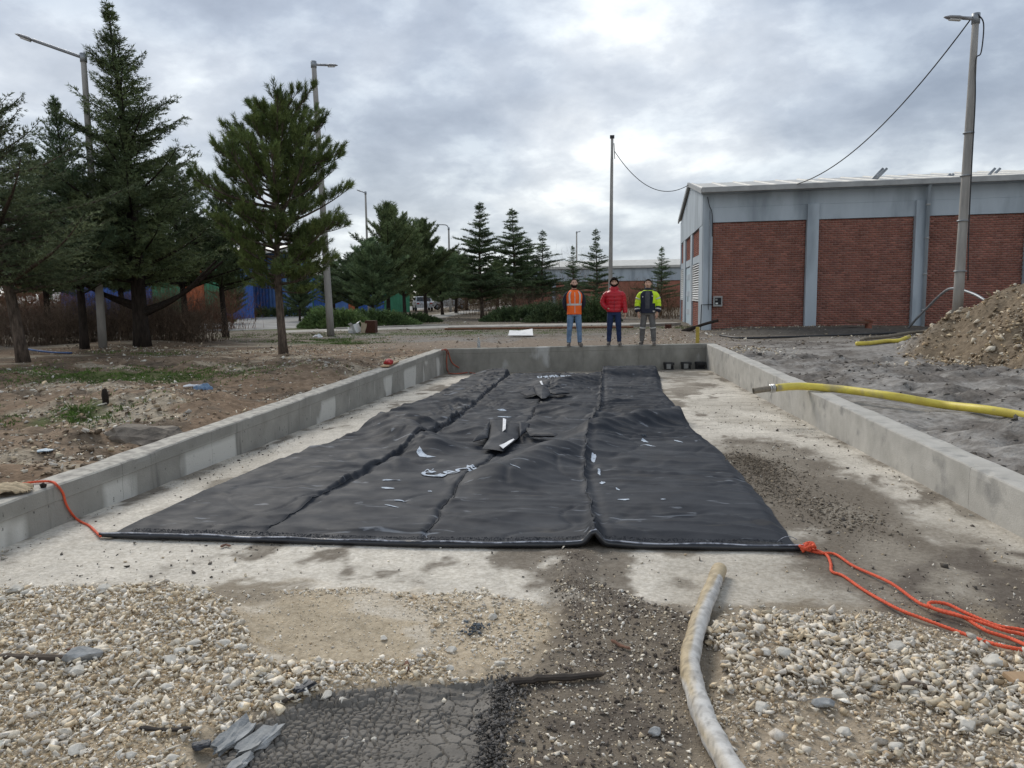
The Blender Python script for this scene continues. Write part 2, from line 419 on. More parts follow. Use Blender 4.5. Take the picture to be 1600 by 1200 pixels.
REG = {
 'A': poly_w([(-200, 940), (0, 932), (140, 925), (240, 918), (330, 935), (385, 950), (400, 975), (395, 1015), (430, 1045), (520, 1050), (640, 1040), (700, 1020), (770, 1035), (790, 1075), (720, 1085), (600, 1080), (500, 1095), (450, 1135), (330, 1165), (300, 1260), (-300, 1260)]),
 'A2': poly_w([(430, 925), (560, 925), (700, 930), (840, 940), (870, 985), (830, 1050), (770, 1060), (690, 1040), (640, 1020), (600, 985), (480, 960)]),
 'B': poly_w([(385, 945), (600, 930), (660, 960), (680, 1020), (640, 1045), (430, 1048), (395, 1015)]),
 'M': poly_w([(500, 1098), (620, 1085), (790, 1075), (775, 1140), (755, 1260), (300, 1260), (380, 1150)]),
 'D': poly_w([(880, 860), (930, 855), (940, 920), (1060, 960), (1100, 980), (1080, 1060), (1130, 1260), (760, 1260), (780, 1070), (840, 1040), (870, 990)]),
 'E': poly_w([(1130, 975), (1250, 962), (1380, 965), (1480, 1000), (1620, 1020), (1800, 1060), (1800, 1260), (1150, 1260), (1110, 1120)]),
 'K': poly_w([(1350, 920), (1500, 850), (1800, 850), (1800, 1060), (1600, 1025), (1480, 1000), (1390, 965)]),
}
def region(name, x, y, wob=.10, s=0):
    wx = (fbm(x*3.1, y*3.1, 91+s, 4)-.5)*2*wob; wy = (fbm(x*3.1+50, y*3.1, 131+s, 4)-.5)*2*wob
    return inpoly(x+wx, y+wy, REG[name])
def soft(name, x, y):
    t = 0
    for k in range(5): t = t+region(name, x, y, .08+.06*k, k*3).astype(float)
    return t/5

def slabz(x, y):
    x = np.asarray(x, float); y = np.asarray(y, float)
    z = slab0(y)+(fbm(x*1.3, y*1.3, 5)-.5)*.02
    g = np.maximum.reduce([soft('A', x, y), soft('E', x, y), soft('A2', x, y)*.5, soft('D', x, y)*.6])
    z = z+g*(.015+.05*fbm(x*2.2, y*2.2, 8, 4))
    z = z+soft('D', x, y)*.012*fbm(x*22, y*22, 12, 3)
    return z
def lerpc(a, b, t): return a*(1-t[..., None])+np.array(b)*t[..., None]
def slab_colour(x, y):
    c = np.ones(x.shape+(3,))*np.array((.585, .545, .475))
    n1 = fbm(x*.9, y*.45, 21, 5); n2 = fbm(x*4, y*3, 22, 5); n3 = fbm(x*14, y*14, 23, 4)
    c = c*(.88+.3*n3[..., None])*(.9+.2*fbm(x*2, y*2, 29, 3)[..., None])
    dirt = sstep(.50, .60, n1*.55+n2*.45)*.8
    # right hand side strip: soil next to the fabric and along the middle, left: debris by the wall
    r = np.exp(-((x-1.75)/.60)**2)*sstep(3.6, 4.4, y)*sstep(10.2, 8.6, y)
    dirt = np.maximum(dirt, np.clip(r*1.9*(n2*1.2+.15), 0, 1))
    r = np.exp(-((x-2.15-(5-y)*.15)/.62)**2)*sstep(6.6, 4.9, y)
    dirt = np.maximum(dirt, np.clip(r*1.6*(n2*1.1+.2), 0, 1))
    r = sstep(.35, .05, x-XL)*sstep(3, 5, y)
    dirt = np.maximum(dirt, r*sstep(.35, .55, n2)*.8)
    r = sstep(.30, .02, XR-x)
    dirt = np.maximum(dirt, r*sstep(.35, .6, n2)*.6)
    r = np.exp(-((x-1.9)/.7)**2)*sstep(14, 17, y)
    dirt = np.maximum(dirt, np.clip(r*1.4*n2, 0, 1))
    far = sstep(1.6, .3, yfar(x)-y)
    dirt = np.maximum(dirt, far*.75)
    st = sstep(.53, .60, fbm(x*2.2, y*9, 25, 4))*sstep(8, 11, y)*.38
    dirt = np.maximum(dirt, st)
    n4 = fbm(x*30, y*30, 24, 3); dirt = np.clip(dirt, 0, 1); dirt = np.clip(.45*dirt+.6*sstep(.25, .78, dirt+(n3-.5)*.7+(n4-.5)*.5), 0, 1)*sstep(0, .15, dirt)
    c = lerpc(c, (.17, .145, .115), dirt)
    smear = sstep(.45, .62, fbm(x*1.6+7, y*.7, 27, 5))*.45; c = lerpc(c, (.36, .325, .27), smear)
    c = c*(.86+.28*n4[..., None])
    # fade from slab into dirt in the foreground
    fg = sstep(4.15, 3.85, y+(fbm(x*1.7, y*1.7, 33, 4)-.5)*.7+(n3-.5)*.35)
    c = lerpc(c, (.21, .17, .12), fg*.85)
    c = lerpc(c, (.50, .42, .31), soft('A', x, y)*.9)
    c = lerpc(c, (.48, .40, .29), soft('A2', x, y)*.9)
    b = soft('B', x, y)
    c = lerpc(c, (.43, .36, .26), b*.9)
    c = c*(1-b[..., None]*.0)*(1+.5*(n3[..., None]-.5)*b[..., None])
    wetpale = b*sstep(.50, .60, fbm(x*2.6+3, y*4.5, 41, 4))
    c = lerpc(c, (.56, .51, .43), wetpale*.8)
    c = lerpc(c, (.12, .10, .08), soft('D', x, y)*(.55+.45*sstep(.4, .6, fbm(x*7, y*7, 43, 4))))
    c = lerpc(c, (.12, .10, .082), soft('K', x, y)*sstep(.36, .5, n2)*.9)
    c = lerpc(c, (.38, .315, .235), soft('E', x, y)*.9)
    c = lerpc(c, (.17, .155, .14), soft('M', x, y))
    return c

def build_slab():
    xs = np.arange(XL-.02, XR+.04, .027)
    ys = np.concatenate([np.arange(-3, 2, .2), np.arange(2, 5.6, .019), np.arange(5.6, 21.5, .06)])
    X, Y = np.meshgrid(xs, ys)
    Y2 = np.minimum(Y, yfar(X)+.05)
    Z = slabz(X, Y2)
    col = slab_colour(X, Y2).reshape(-1, 3)
    o = mesh_np('basin_slab', np.stack([X, Y2, Z], -1).reshape(-1, 3), grid_faces(len(ys), len(xs)), M['slab'], col, True)
    struct(o)
    # expansion joint line in the slab
build_slab()

# ------------------------------------------------------------------ terrain
MOUND = (11.6, 17.6)
def ground(x, y):
    x = np.asarray(x, float); y = np.asarray(y, float)
    z = -.10+np.zeros(np.broadcast(x, y).shape)
    near = sstep(40, 26, np.hypot(x, y))
    z = z+near*(fbm(x*.35, y*.35, 3, 4)-.5)*.16
    # left bank, loose and lumpy
    lb = sstep(XL-.25, XL-.9, x)*sstep(21, 16, y)*sstep(-16, -10, x)
    z = z+lb*((fbm(x*.8, y*.8, 14, 4)-.45)*.42+(fbm(x*3.0, y*3.0, 15, 4)-.5)*.20)
    z = z-.10*np.exp(-((x+4.8)/.35)**2-((y-7.6)/1.3)**2)      # hollow by the wall
    z = z+.16*np.exp(-((x+6.2)/1.0)**2-((y-9.6)/1.0)**2)
    z = z+.14*np.exp(-((x+5.6)/.8)**2-((y-15.2)/1.6)**2)
    z = z+.10*np.exp(-((x+5.6)/.7)**2-((y-5.6)/.9)**2)
    # right side mud
    rm = sstep(XR+.25, XR+.7, x)*sstep(22, 18, y)
    clod = fbm(x*3.2, y*3.2, 61, 5)
    band = sstep(.42, .62, fbm(x*.55+4, y*.8, 64, 3))
    z = z+rm*((clod-.5)*.24*(.35+band)+(fbm(x*.7, y*.7, 63, 3)-.5)*.16-.02)
    r = np.hypot(x-MOUND[0], (y-MOUND[1]))
    ang = np.arctan2(y-MOUND[1], x-MOUND[0])
    rad = 4.7+.5*np.sin(ang*3+1)+.5*(fbm(x*.6, y*.6, 71, 3)-.5)
    m = np.clip(1-r/rad, 0, 1)
    z = z+3.05*np.where(m > 0, m**1.05, 0)+np.where(m > 0, (fbm(x*1.6, y*1.6, 72, 4)-.5)*.55, 0)
    z = z+.55*np.exp(-((x-8.3)/1.5)**2-((y-11.8)/1.6)**2)
    z = z+.12*np.exp(-((x-3.6)/.6)**2-((y-19.8)/1.0)**2)
    # soil heap along the brick building
    z = z+.16*sstep(27.3, 28.6, y+.05*x)*sstep(4, 5.5, x)*sstep(40, 33, y)*(.4+.9*fbm(x*.9, y*.9, 75, 3))
    z = z+.18*np.exp(-((x+15)/2.4)**2-((y-23)/2.0)**2)*near
    z = z+.25*np.exp(-((x-2.4)/1.0)**2-((y-27.0)/1.2)**2)
    return z
def ground_colour(x, y):
    n1 = fbm(x*.5, y*.5, 81, 4); n2 = fbm(x*2.4, y*2.4, 82, 5); n3 = fbm(x*9, y*9, 83, 4)
    c = np.ones(x.shape+(3,))*np.array((.17, .145, .115))
    c = c*(.7+.6*n2[..., None])
    # left bank: red brown soil, pale stony streaks, grass patches
    lb = sstep(XL-.1, XL-.3, x)*sstep(30, 20, y)
    red = lerpc(np.ones(x.shape+(3,))*np.array((.235, .172, .118)), (.225, .158, .105), sstep(.45, .6, n1))
    red = lerpc(red, (.12, .095, .07), sstep(.5, .64, n2)*.8)
    red = lerpc(red, (.44, .38, .29), sstep(.56, .66, fbm(x*.7, y*1.6, 85, 5))*.75)
    c = c*(1-lb[..., None])+red*(.8+.4*n3[..., None])*lb[..., None]
    def g(cx, cy, sx, sy): return np.exp(-((x-cx)/sx)**2-((y-cy)/sy)**2)
    a = PG(205, 590); b = PG(110, 648); d = PG(520, 535); e = PG(415, 524); f = PG(600, 528)
    gr = g(a[0], a[1], 1.7, .8)+g(b[0], b[1], .5, .5)+g(d[0], d[1], 1.6, 1.0)*1.2+g(e[0], e[1]+6, 5, 1.2)+.8*g(f[0]+2, f[1]+3, 6, 1.2)
    c = lerpc(c, (.075, .10, .03), np.clip(sstep(.25, .6, gr*(.5+n2))*.85, 0, 1))
    # dark hollow soil by the wall
    # right: grey mud
    rm = sstep(XR+.1, XR+.35, x)*sstep(27, 22, y)
    mud = lerpc(np.ones(x.shape+(3,))*np.array((.29, .275, .255)), (.16, .145, .13), sstep(.45, .6, fbm(x*.55+4, y*.8, 64, 3)*.5+n2*.5))
    c = c*(1-rm[..., None])+mud*(.8+.4*n3[..., None])*rm[..., None]
    r = np.hypot(x-MOUND[0], y-MOUND[1])
    md = sstep(4.9, 4.2, r+(n2-.5)*1.2)
    c = lerpc(c, (.21, .165, .115), md)
    c = lerpc(c, (.10, .092, .082), sstep(26.6, 27.3, y+.12*x)*sstep(3.4, 4.2, x)*sstep(30.3, 29.6, y+.09*x)*.8)
    # middle ground behind the basin: brown strip then pale gravel
    md = sstep(20.5, 22, y)*sstep(28, 25.5, y)*sstep(5, 2, x)*sstep(-9, -7, x)
    c = lerpc(c, (.25, .20, .155), md*.8)
    md = sstep(24, 25, y)*sstep(31, 28, y+.2*x)*sstep(5, 3, x)*sstep(-12, -9, x)
    c = lerpc(c, (.22, .21, .195), md*sstep(.4, .6, n1*.5+n2*.5)*.8)
    far = sstep(45, 60, np.hypot(x, y))
    c = lerpc(c, (.17, .14, .10), far*.8)
    return c
def PG(px, py, dz=0.0):
    z = -.1
    for _ in range(15): p = P(px, py, z); z = .5*z+.5*(float(ground(p[0], p[1]))+dz)
    return P(px, py, z)

def build_ground():
    def ax(f0, f1, st, lim0, lim1):
        a = list(np.arange(f0, f1, st)); s = st; v = f1
        while v < lim1: a.append(v); s = min(s*1.22, 40); v += s
        a.append(lim1); s = st; v = f0-st; pre = []
        while v > lim0: pre.append(v); s = min(s*1.22, 40); v -= s
        pre.append(lim0); return np.array(pre[::-1]+a)
    xs = ax(-13, 13, .085, -900, 900); ys = ax(3.5, 24, .09, -60, 1500)
    X, Y = np.meshgrid(xs, ys); Z = ground(X, Y)
    inside = (X > XL-WT/2) & (X < XR+WT/2) & (Y < yfar(X)+WT/2)
    Z = np.where(inside, -1.6, Z)
    o = mesh_np('ground', np.stack([X, Y, Z], -1).reshape(-1, 3), grid_faces(len(ys), len(xs)), M['soil'], ground_colour(X, Y).reshape(-1, 3), True)
    struct(o)
build_ground()

def ribbon(name, pts, width, m, lift=.02, nx=6):
    """flat strip that follows the ground"""
    q = spline([(p[0], p[1], 0) for p in pts], 14); V = []
    for i, p in enumerate(q):
        t = q[min(i+1, len(q)-1)]-q[max(i-1, 0)]; t /= np.linalg.norm(t); nn = np.array([-t[1], t[0], 0])
        wd = width if not callable(width) else width(i/(len(q)-1))
        for k in range(nx+1):
            e = (fbm(p[0]*.8+k, p[1]*.8, 7)-.5)*.35 if k in (0, nx) else 0
            a = p+nn*((k/nx-.5)*wd+e)
            edge = .02 if 0 < k < nx else -.03
            V.append((a[0], a[1], max(float(ground(a[0], a[1])), -.3)+lift*0+edge+lift-.02))
    o = mesh_np(name, V, grid_faces(len(q), nx+1), m, None, True); return struct(o)
G1 = lambda px, py: P(px, py, -.1)
ribbon('road', [(-70, 38), (-34, 38.5), G1(350, 512), G1(430, 502), G1(540, 489), G1(660, 480), G1(760, 473)], 9, M['asphalt'], .05, 10)
ribbon('footpath', [G1(440, 519), G1(560, 515), G1(700, 511), G1(870, 508), G1(1060, 506)], 1.7, M['path'], .05)
ribbon('side_path', [G1(590, 506), G1(650, 499), G1(700, 491), G1(745, 485), G1(800, 477)], 2.6, M['path'], .04)

# ------------------------------------------------------------------ concrete walls made of cast panels
def wall_panels(root, a, b, joints, inner, top=0.0, band=False, bottom=-.95, seed=0, m_=None):
    """a->b inner line; joints = fractions; inner = unit vector pointing to the basin side; the wall is WT thick behind it"""
    a = np.array(a, float); b = np.array(b, float); Lw = np.linalg.norm(b-a); d = (b-a)/Lw; n = np.array(inner, float)
    fr = [0]+list(joints)+[1]
    for k in range(len(fr)-1):
        s0 = fr[k]*Lw+(.002 if k else 0); s1 = fr[k+1]*Lw-(.002 if k < len(fr)-2 else 0)
        ns = max(4, int((s1-s0)/.08)); ss = np.linspace(s0, s1, ns)
        # profile: (offset towards the basin, z)
        ch = .012
        prof = [(0, bottom)]+[(0, z) for z in np.linspace(-.75, -.20, 8)]+[(0, -.125), (.006, -.12), (.006, -.06), (.006, -ch), (-ch*.6, 0), (-.07, 0.002), (-.14, 0), (-.20, .002), (-WT+ch, 0), (-WT, -ch), (-WT, bottom)]
        if not band: prof = [(0 if o_ == .006 else o_, z_) for o_, z_ in prof]
        V = []
        for s_ in ss:
            for (o_, z_) in prof:
                e = (vn(s_*6+seed, z_*9, 3)-.5)*.006; tz = (fbm(s_*2.3+seed*7, o_*12, 4)-.5)*.022 if z_ > -.03 else 0
                chip = -.014*max(0, vn(s_*11+seed, 4, 9)-.80)*5 if -.02 < z_ <= 0.001 and o_ > -.03 else 0
                p = a+d*s_+n*(o_+e+chip*.6); V.append((p[0], p[1], top+z_+tz+chip))
        m = len(prof); F = [list(f) for f in grid_faces(ns, m)]
        me = bpy.data.meshes.new('wall_panel')
        me.from_pydata(V, [], F+[list(range(m))[::-1], list(range((ns-1)*m, ns*m))])
        me.materials.append(m_ or M['wall'])
        bm = bmesh.new(); bm.from_mesh(me); bmesh.ops.recalc_face_normals(bm, faces=bm.faces); bm.to_mesh(me); bm.free()
        o = bpy.data.objects.new('wall_panel', me); C.objects.link(o); o.parent = root
lw = thing('retaining_wall', label='low concrete wall with pale lime patches on the left side of the basin', cat='wall', group='concrete basin walls')
LJ = [(P(px, py)[1]-2.0)/(19.6-2.0) for px, py in [(187, 722), (328, 673), (468, 625), (562, 592), (622, 571)]]
wall_panels(lw, (XL, 2.0), (XL, 19.6), LJ, (1, 0), seed=1, band=True)
rw = thing('retaining_wall', label='low concrete wall on the right side of the basin under the yellow hose', cat='wall', group='concrete basin walls')
RJ = [(y-2.0)/(21.15-2.0) for y in (6.2, 9.2, 12.0, 15.2, 18.2)]
wall_panels(rw, (XR, 2.0), (XR, 21.15), RJ, (-1, 0), seed=5, m_=M['wall_r'])
fw = thing('retaining_wall', label='concrete end wall of the basin that three men stand on', cat='wall', group='concrete basin walls')
fd = (FR-FL)/np.linalg.norm(FR-FL); fn = np.array([fd[1], -fd[0]])
a_ = FL-fd*(WT)+fn*0; b_ = FR+fd*WT
wall_panels(fw, a_-fn*0.002+fn*.0, b_, [.19, .36, .52, .72, .80], fn, seed=9, band=True, top=.003, m_=M['wall_e'])

# ------------------------------------------------------------------ stones
def stone_variants(k, npts, seed):
    r = random.Random(seed); res = []
    for _ in range(k):
        bm = bmesh.new(); sx, sy, sz = r.uniform(.85, 1.45), r.uniform(.6, 1), r.uniform(.35, .7)
        for _ in range(npts):
            v = Vector((r.gauss(0, 1), r.gauss(0, 1), r.gauss(0, 1))); v = v/((abs(v.x)**5+abs(v.y)**5+abs(v.z)**5)**.2)*r.uniform(.55, 1.0)
            bm.verts.new((v.x*sx, v.y*sy, v.z*sz))
        bmesh.ops.convex_hull(bm, input=bm.verts[:])
        bmesh.ops.delete(bm, geom=[v for v in bm.verts if not v.link_faces], context='VERTS')
        bmesh.ops.triangulate(bm, faces=bm.faces[:]); bmesh.ops.recalc_face_normals(bm, faces=bm.faces)
        bm.verts.index_update()
        res.append((np.array([v.co[:] for v in bm.verts]), np.array([[v.index for v in f.verts] for f in bm.faces]))); bm.free()
    return res
SV_HI = stone_variants(40, 8, 3); SV_LO = stone_variants(20, 7, 4)
def scatter(name, pos, rad, col, variants, m=None, tilt=.5, flat=1.0):
    n = len(pos); vid = rng.integers(0, len(variants), n); Vs = []; Fs = []; Cs = []; base = 0
    for k, (v, f) in enumerate(variants):
        idx = np.where(vid == k)[0]
        if not len(idx): continue
        a = rng.uniform(0, 2*np.pi, len(idx)); tx = rng.normal(0, tilt, len(idx)); ty = rng.normal(0, tilt, len(idx))
        ca, sa = np.cos(a), np.sin(a); cx, sx = np.cos(tx), np.sin(tx); cy, sy = np.cos(ty), np.sin(ty)
        z0 = np.zeros_like(a); o1 = np.ones_like(a)
        Rz = np.stack([ca, -sa, z0, sa, ca, z0, z0, z0, o1], -1).reshape(-1, 3, 3)
        Rx = np.stack([o1, z0, z0, z0, cx, -sx, z0, sx, cx], -1).reshape(-1, 3, 3)
        Ry = np.stack([cy, z0, sy, z0, o1, z0, -sy, z0, cy], -1).reshape(-1, 3, 3)
        R = Rx @ Ry @ Rz
        vv = np.einsum('nij,vj->nvi', R, v)*rad[idx][:, None, None]; vv[..., 2] *= flat
        vv += pos[idx][:, None, :]
        Vs.append(vv.reshape(-1, 3)); Cs.append(np.repeat(col[idx], len(v), 0))
        Fs.append((f[None]+(np.arange(len(idx))*len(v))[:, None, None]).reshape(-1, 3)+base); base += len(idx)*len(v)
    o = mesh_np(name, np.concatenate(Vs), np.concatenate(Fs), m or M['stone'], np.concatenate(Cs)); return o
PALE = np.array([(.82, .74, .61), (.85, .79, .69), (.76, .66, .50), (.74, .61, .43), (.66, .61, .54), (.88, .84, .76), (.60, .47, .32)])
def stone_cols(n, pal=PALE, w=None, dark=0):
    c = pal[rng.choice(len(pal), n, p=w)]*rng.uniform(.66, 1.12, (n, 1))
    return c
def sample(n, x0, x1, y0, y1): return rng.uniform(x0, x1, n), rng.uniform(y0, y1, n)

MATZONE = lambda x, y: (x > -3.6) & (x < 1.42) & (y > 4.93)
def foreground_gravel():
    x, y = sample(185000, -3.7, 2.8, 1.9, 4.9)
    n = fbm(x*2.1, y*2.1, 55, 4)
    A = region('A', x, y, .20); E_ = region('E', x, y, .24, 3); A2 = region('A2', x, y, .24, 1); D = region('D', x, y, .24, 2); B = region('B', x, y, .06, 5); Mz = region('M', x, y, .08, 4); K = region('K', x, y, .1, 8)
    pr = np.where(y < 4.0, .16, .012)
    pr[A] = .80; pr[E_] = .66*sstep(.30, .50, fbm(x*2.6+5, y*2.6, 77, 4)[E_])+.28; pr[A2] = .50; pr[D] = .55; pr[K] = .10; pr[B] = .35; pr[Mz] = .02
    pr = pr*np.where(y > 4.3, .25, 1)
    pr[(n > .66) & ~Mz & (A | E_)] *= .6
    keep = rng.random(len(x)) < pr
    x, y = x[keep], y[keep]; A, E_, A2, D, B, Mz, K, n = [q[keep] for q in (A, E_, A2, D, B, Mz, K, n)]
    k = len(x); u = rng.random(k)
    rad = np.clip(np.exp(rng.normal(np.log(.0092), .58, k)), .0035, .034)
    f = np.ones(k); f[A2] = .62; f[D] = .50; f[B] = .32; f[K] = .45; f[~(A | E_ | A2 | D | B | K | Mz)] = .5
    f = f*np.where((A | E_) & (fbm(x*1.4+9, y*1.4, 57, 3) < .42), .78, 1.0)
    f = f*np.where(A & (x < -1.5), .85, 1)
    rad = rad*f*np.where(E_ & (fbm(x*1.8, y*1.8, 79, 3) < .46), .68, 1.0)*np.where(E_, 1.06, 1.0)
    z = slabz(x, y)+rad*.30+np.where(A | E_, rng.uniform(0, .014, k), 0)+np.where(rad > .02, .006, 0)
    col = stone_cols(k, PALE, [.22, .22, .16, .12, .12, .12, .04])
    col[E_] = stone_cols(int(E_.sum()), PALE*np.array((.95, .94, .93)), [.22, .20, .18, .10, .18, .07, .05])
    dk = D & (rng.random(k) < .48); col[dk] = np.array((.12, .10, .085))*rng.uniform(.6, 1.5, (dk.sum(), 1))
    dk = K & (rng.random(k) < .5); col[dk] = np.array((.14, .12, .10))*rng.uniform(.6, 1.5, (dk.sum(), 1))
    small = (rad < .007) & A; col[small] *= np.array((.9, .8, .62))
    big = rad > .0095
    o = scatter('gravel', np.stack([x, y, z], -1)[big], rad[big], col[big], SV_HI)
    tag(o, 'loose pale crushed limestone gravel spread across the foreground in two big patches', 'gravel', kind='stuff')
    sm = ~big
    o = scatter('fine_gravel', np.stack([x, y, z], -1)[sm], rad[sm], col[sm], SV_LO)
    tag(o, 'small sandy grit lying between the larger foreground stones', 'grit', kind='stuff')
foreground_gravel()

def slab_grit():
    x, y = sample(26000, XL+.05, XR-.05, 3.9, 20)
    z0 = fbm(x*1.1, y*.8, 58, 4)
    nearwall = np.minimum(x-XL, XR-x)
    pr = .10+.5*sstep(.5, .62, z0)+.6*sstep(.4, .05, nearwall); pr *= sstep(17, 8, y)*.8+.15
    pr[(x > 1.2) & (x < 2.2) & (y < 9.5)] += .35
    keep = (rng.random(len(x)) < pr) & ~MATZONE(x, y)
    x, y = x[keep], y[keep]; k = len(x)
    rad = np.clip(np.exp(rng.normal(np.log(.0085), .5, k)), .004, .035)*np.where(x > .5, 1, .9)
    col = np.where(rng.random((k, 1)) < .62, np.array((.13, .115, .10))*rng.uniform(.6, 1.5, (k, 1)), stone_cols(k)*.8)
    o = scatter('crumbs', np.stack([x, y, slabz(x, y)+rad*.25], -1), rad, col, SV_LO)
    tag(o, 'scattered soil crumbs and small stones on the concrete slab beside the black fabric', 'debris', kind='stuff')
    # dark spoil heap beside the fabric
    c = PS(1165, 728); n = 5200; t = rng.random(n)**1.4; x = c[0]-.05+rng.normal(0, .17, n)+.35*t+.12*np.sin(t*9); y = c[1]+.35-2.6*t+rng.normal(0, .22, n)
    k = (x > 1.22); x, y = x[k], y[k]; r = np.clip(np.exp(rng.normal(np.log(.0068), .55, len(x))), .003, .022)
    h = .07*np.exp(-((x-c[0])/.25)**2-((y-c[1])/.4)**2)
    o = scatter('spoil_heap', np.stack([x, y, slabz(x, y)+h*rng.random(len(x))+r*.3], -1), r, np.array((.19, .16, .125))*rng.uniform(.55, 1.5, (len(x), 1)), SV_LO)
    tag(o, 'smear of dark crumbly soil on the slab along the right edge of the black fabric', 'soil', kind='stuff')
slab_grit()

def bank_stones():
    x, y = sample(90000, -16, XL-.27, 3.5, 21)
    n = fbm(x*.7, y*1.6, 85, 5); n2 = fbm(x*2, y*2, 86, 3)
    pr = .10+.6*sstep(.50, .62, n)+.2*sstep(.55, .7, n2)
    dist = np.hypot(x, y); pr = pr*sstep(24, 10, dist)+.02
    q = PG(110, 700); pr += .5*np.exp(-((x-q[0])/1.0)**2-((y-q[1])/.8)**2)
    q = PG(35, 735); pr += .5*np.exp(-((x-q[0])/.9)**2-((y-q[1])/.5)**2)
    keep = rng.random(len(x)) < pr*1.1; x, y = x[keep], y[keep]; k = len(x)
    rad = np.clip(np.exp(rng.normal(np.log(.018), .6, k)), .007, .075)
    col = np.where(rng.random((k, 1)) < .35, np.array((.18, .135, .095))*rng.uniform(.6, 1.4, (k, 1)), stone_cols(k)*.8)
    o = scatter('bank_rubble', np.stack([x, y, ground(x, y)+rad*.2], -1), rad, col, SV_LO, flat=.8)
    tag(o, 'small pale stones strewn over the red-brown soil bank left of the basin', 'rubble', kind='stuff')
    # mound
    n = 34000; a = rng.uniform(0, 2*np.pi, n); r = 5.2*np.sqrt(rng.random(n)); x = MOUND[0]+r*np.cos(a); y = MOUND[1]+r*np.sin(a)
    h = ground(x, y)
    pr = .25+.5*sstep(.5, .62, fbm(x*1.1, y*1.1, 87, 4))+.5*sstep(1.6, 2.4, h); pr *= sstep(5.2, 4.2, r)
    keep = rng.random(n) < pr*.8; x, y = x[keep], y[keep]; k = len(x)
    rad = np.clip(np.exp(rng.normal(np.log(.034), .55, k)), .01, .12)
    col = np.where(rng.random((k, 1)) < .4, np.array((.22, .165, .11))*rng.uniform(.6, 1.3, (k, 1)), stone_cols(k, PALE*np.array((.95, .9, .82)))*.85)
    o = scatter('gravel_mound', np.stack([x, y, ground(x, y)+rad*.3], -1), rad, col, SV_LO)
    tag(o, 'tall heap of brown soil and pale gravel at the right edge before the brick building', 'mound', kind='stuff')
    # mud clods and stones on the right
    x, y = sample(26000, XR+.27, 12, 4.5, 24); b = fbm(x*.55+4, y*.8, 64, 3)
    pr = .02+.5*sstep(.45, .6, b); keep = (rng.random(len(x)) < pr*.5) & (np.hypot(x-MOUND[0], y-MOUND[1]) > 4.4)
    x, y = x[keep], y[keep]; k = len(x)
    rad = np.clip(np.exp(rng.normal(np.log(.03), .5, k)), .01, .11)
    col = np.array((.13, .12, .108))*rng.uniform(.55, 1.5, (k, 1))
    o = scatter('mud_clods', np.stack([x, y, ground(x, y)-rad*.1], -1), rad, col, SV_LO, M['soil'], flat=.7)
    tag(o, 'churned dark clods of wet grey mud to the right of the basin', 'mud', kind='stuff')
    # pale stone scatters: by the wall corner, mid mud and at the hose
    P_ = []
    for (px, py, sx, sy, m_) in [(1160, 545, .6, .5, 500), (1510, 572, .8, .35, 260), (1420, 525, 1.3, .7, 420), (1200, 512, 2.0, .5, 350), (1330, 502, 2.2, .4, 300), (470, 548, 1.6, 1.2, 900), (215, 546, 1.6, .8, 500), (1060, 528, 1.1, 1.3, 600)]:
        c = PG(px, py); P_.append(np.stack([c[0]+rng.normal(0, sx, m_), c[1]+rng.normal(0, sy, m_)], -1))
    x, y = np.concatenate(P_).T
    keep = ~((x > XL-.3) & (x < XR+.3) & (y < yfar(x)+.3)); x, y = x[keep], y[keep]; k = len(x)
    rad = np.clip(np.exp(rng.normal(np.log(.026), .45, k)), .01, .08)
    col = np.where(rng.random((k, 1)) < .35, np.array((.2, .15, .10))*rng.uniform(.6, 1.3, (k, 1)), stone_cols(k)*.85)
    o = scatter('loose_stones', np.stack([x, y, ground(x, y)+rad*.2], -1), rad, col, SV_LO)
    tag(o, 'thin scatters of pale stones on the ground around the far wall and the building', 'stones', kind='stuff')
    # debris across the waste ground behind
    x, y = sample(9000, -22, 8, 21.5, 60); keep = (rng.random(len(x)) < .25+.5*sstep(.5, .65, fbm(x*.4, y*.4, 88, 3))); x, y = x[keep], y[keep]; k = len(x)
    rad = np.clip(np.exp(rng.normal(np.log(.035), .5, k)), .015, .12)
    col = np.where(rng.random((k, 1)) < .6, np.array((.16, .13, .10))*rng.uniform(.6, 1.4, (k, 1)), stone_cols(k)*.75)
    o = scatter('rough_rubble', np.stack([x, y, ground(x, y)+rad*.1], -1), rad, col, SV_LO, flat=.7)
    tag(o, 'stones and clods strewn over the waste ground behind the basin', 'rubble', kind='stuff')
bank_stones()

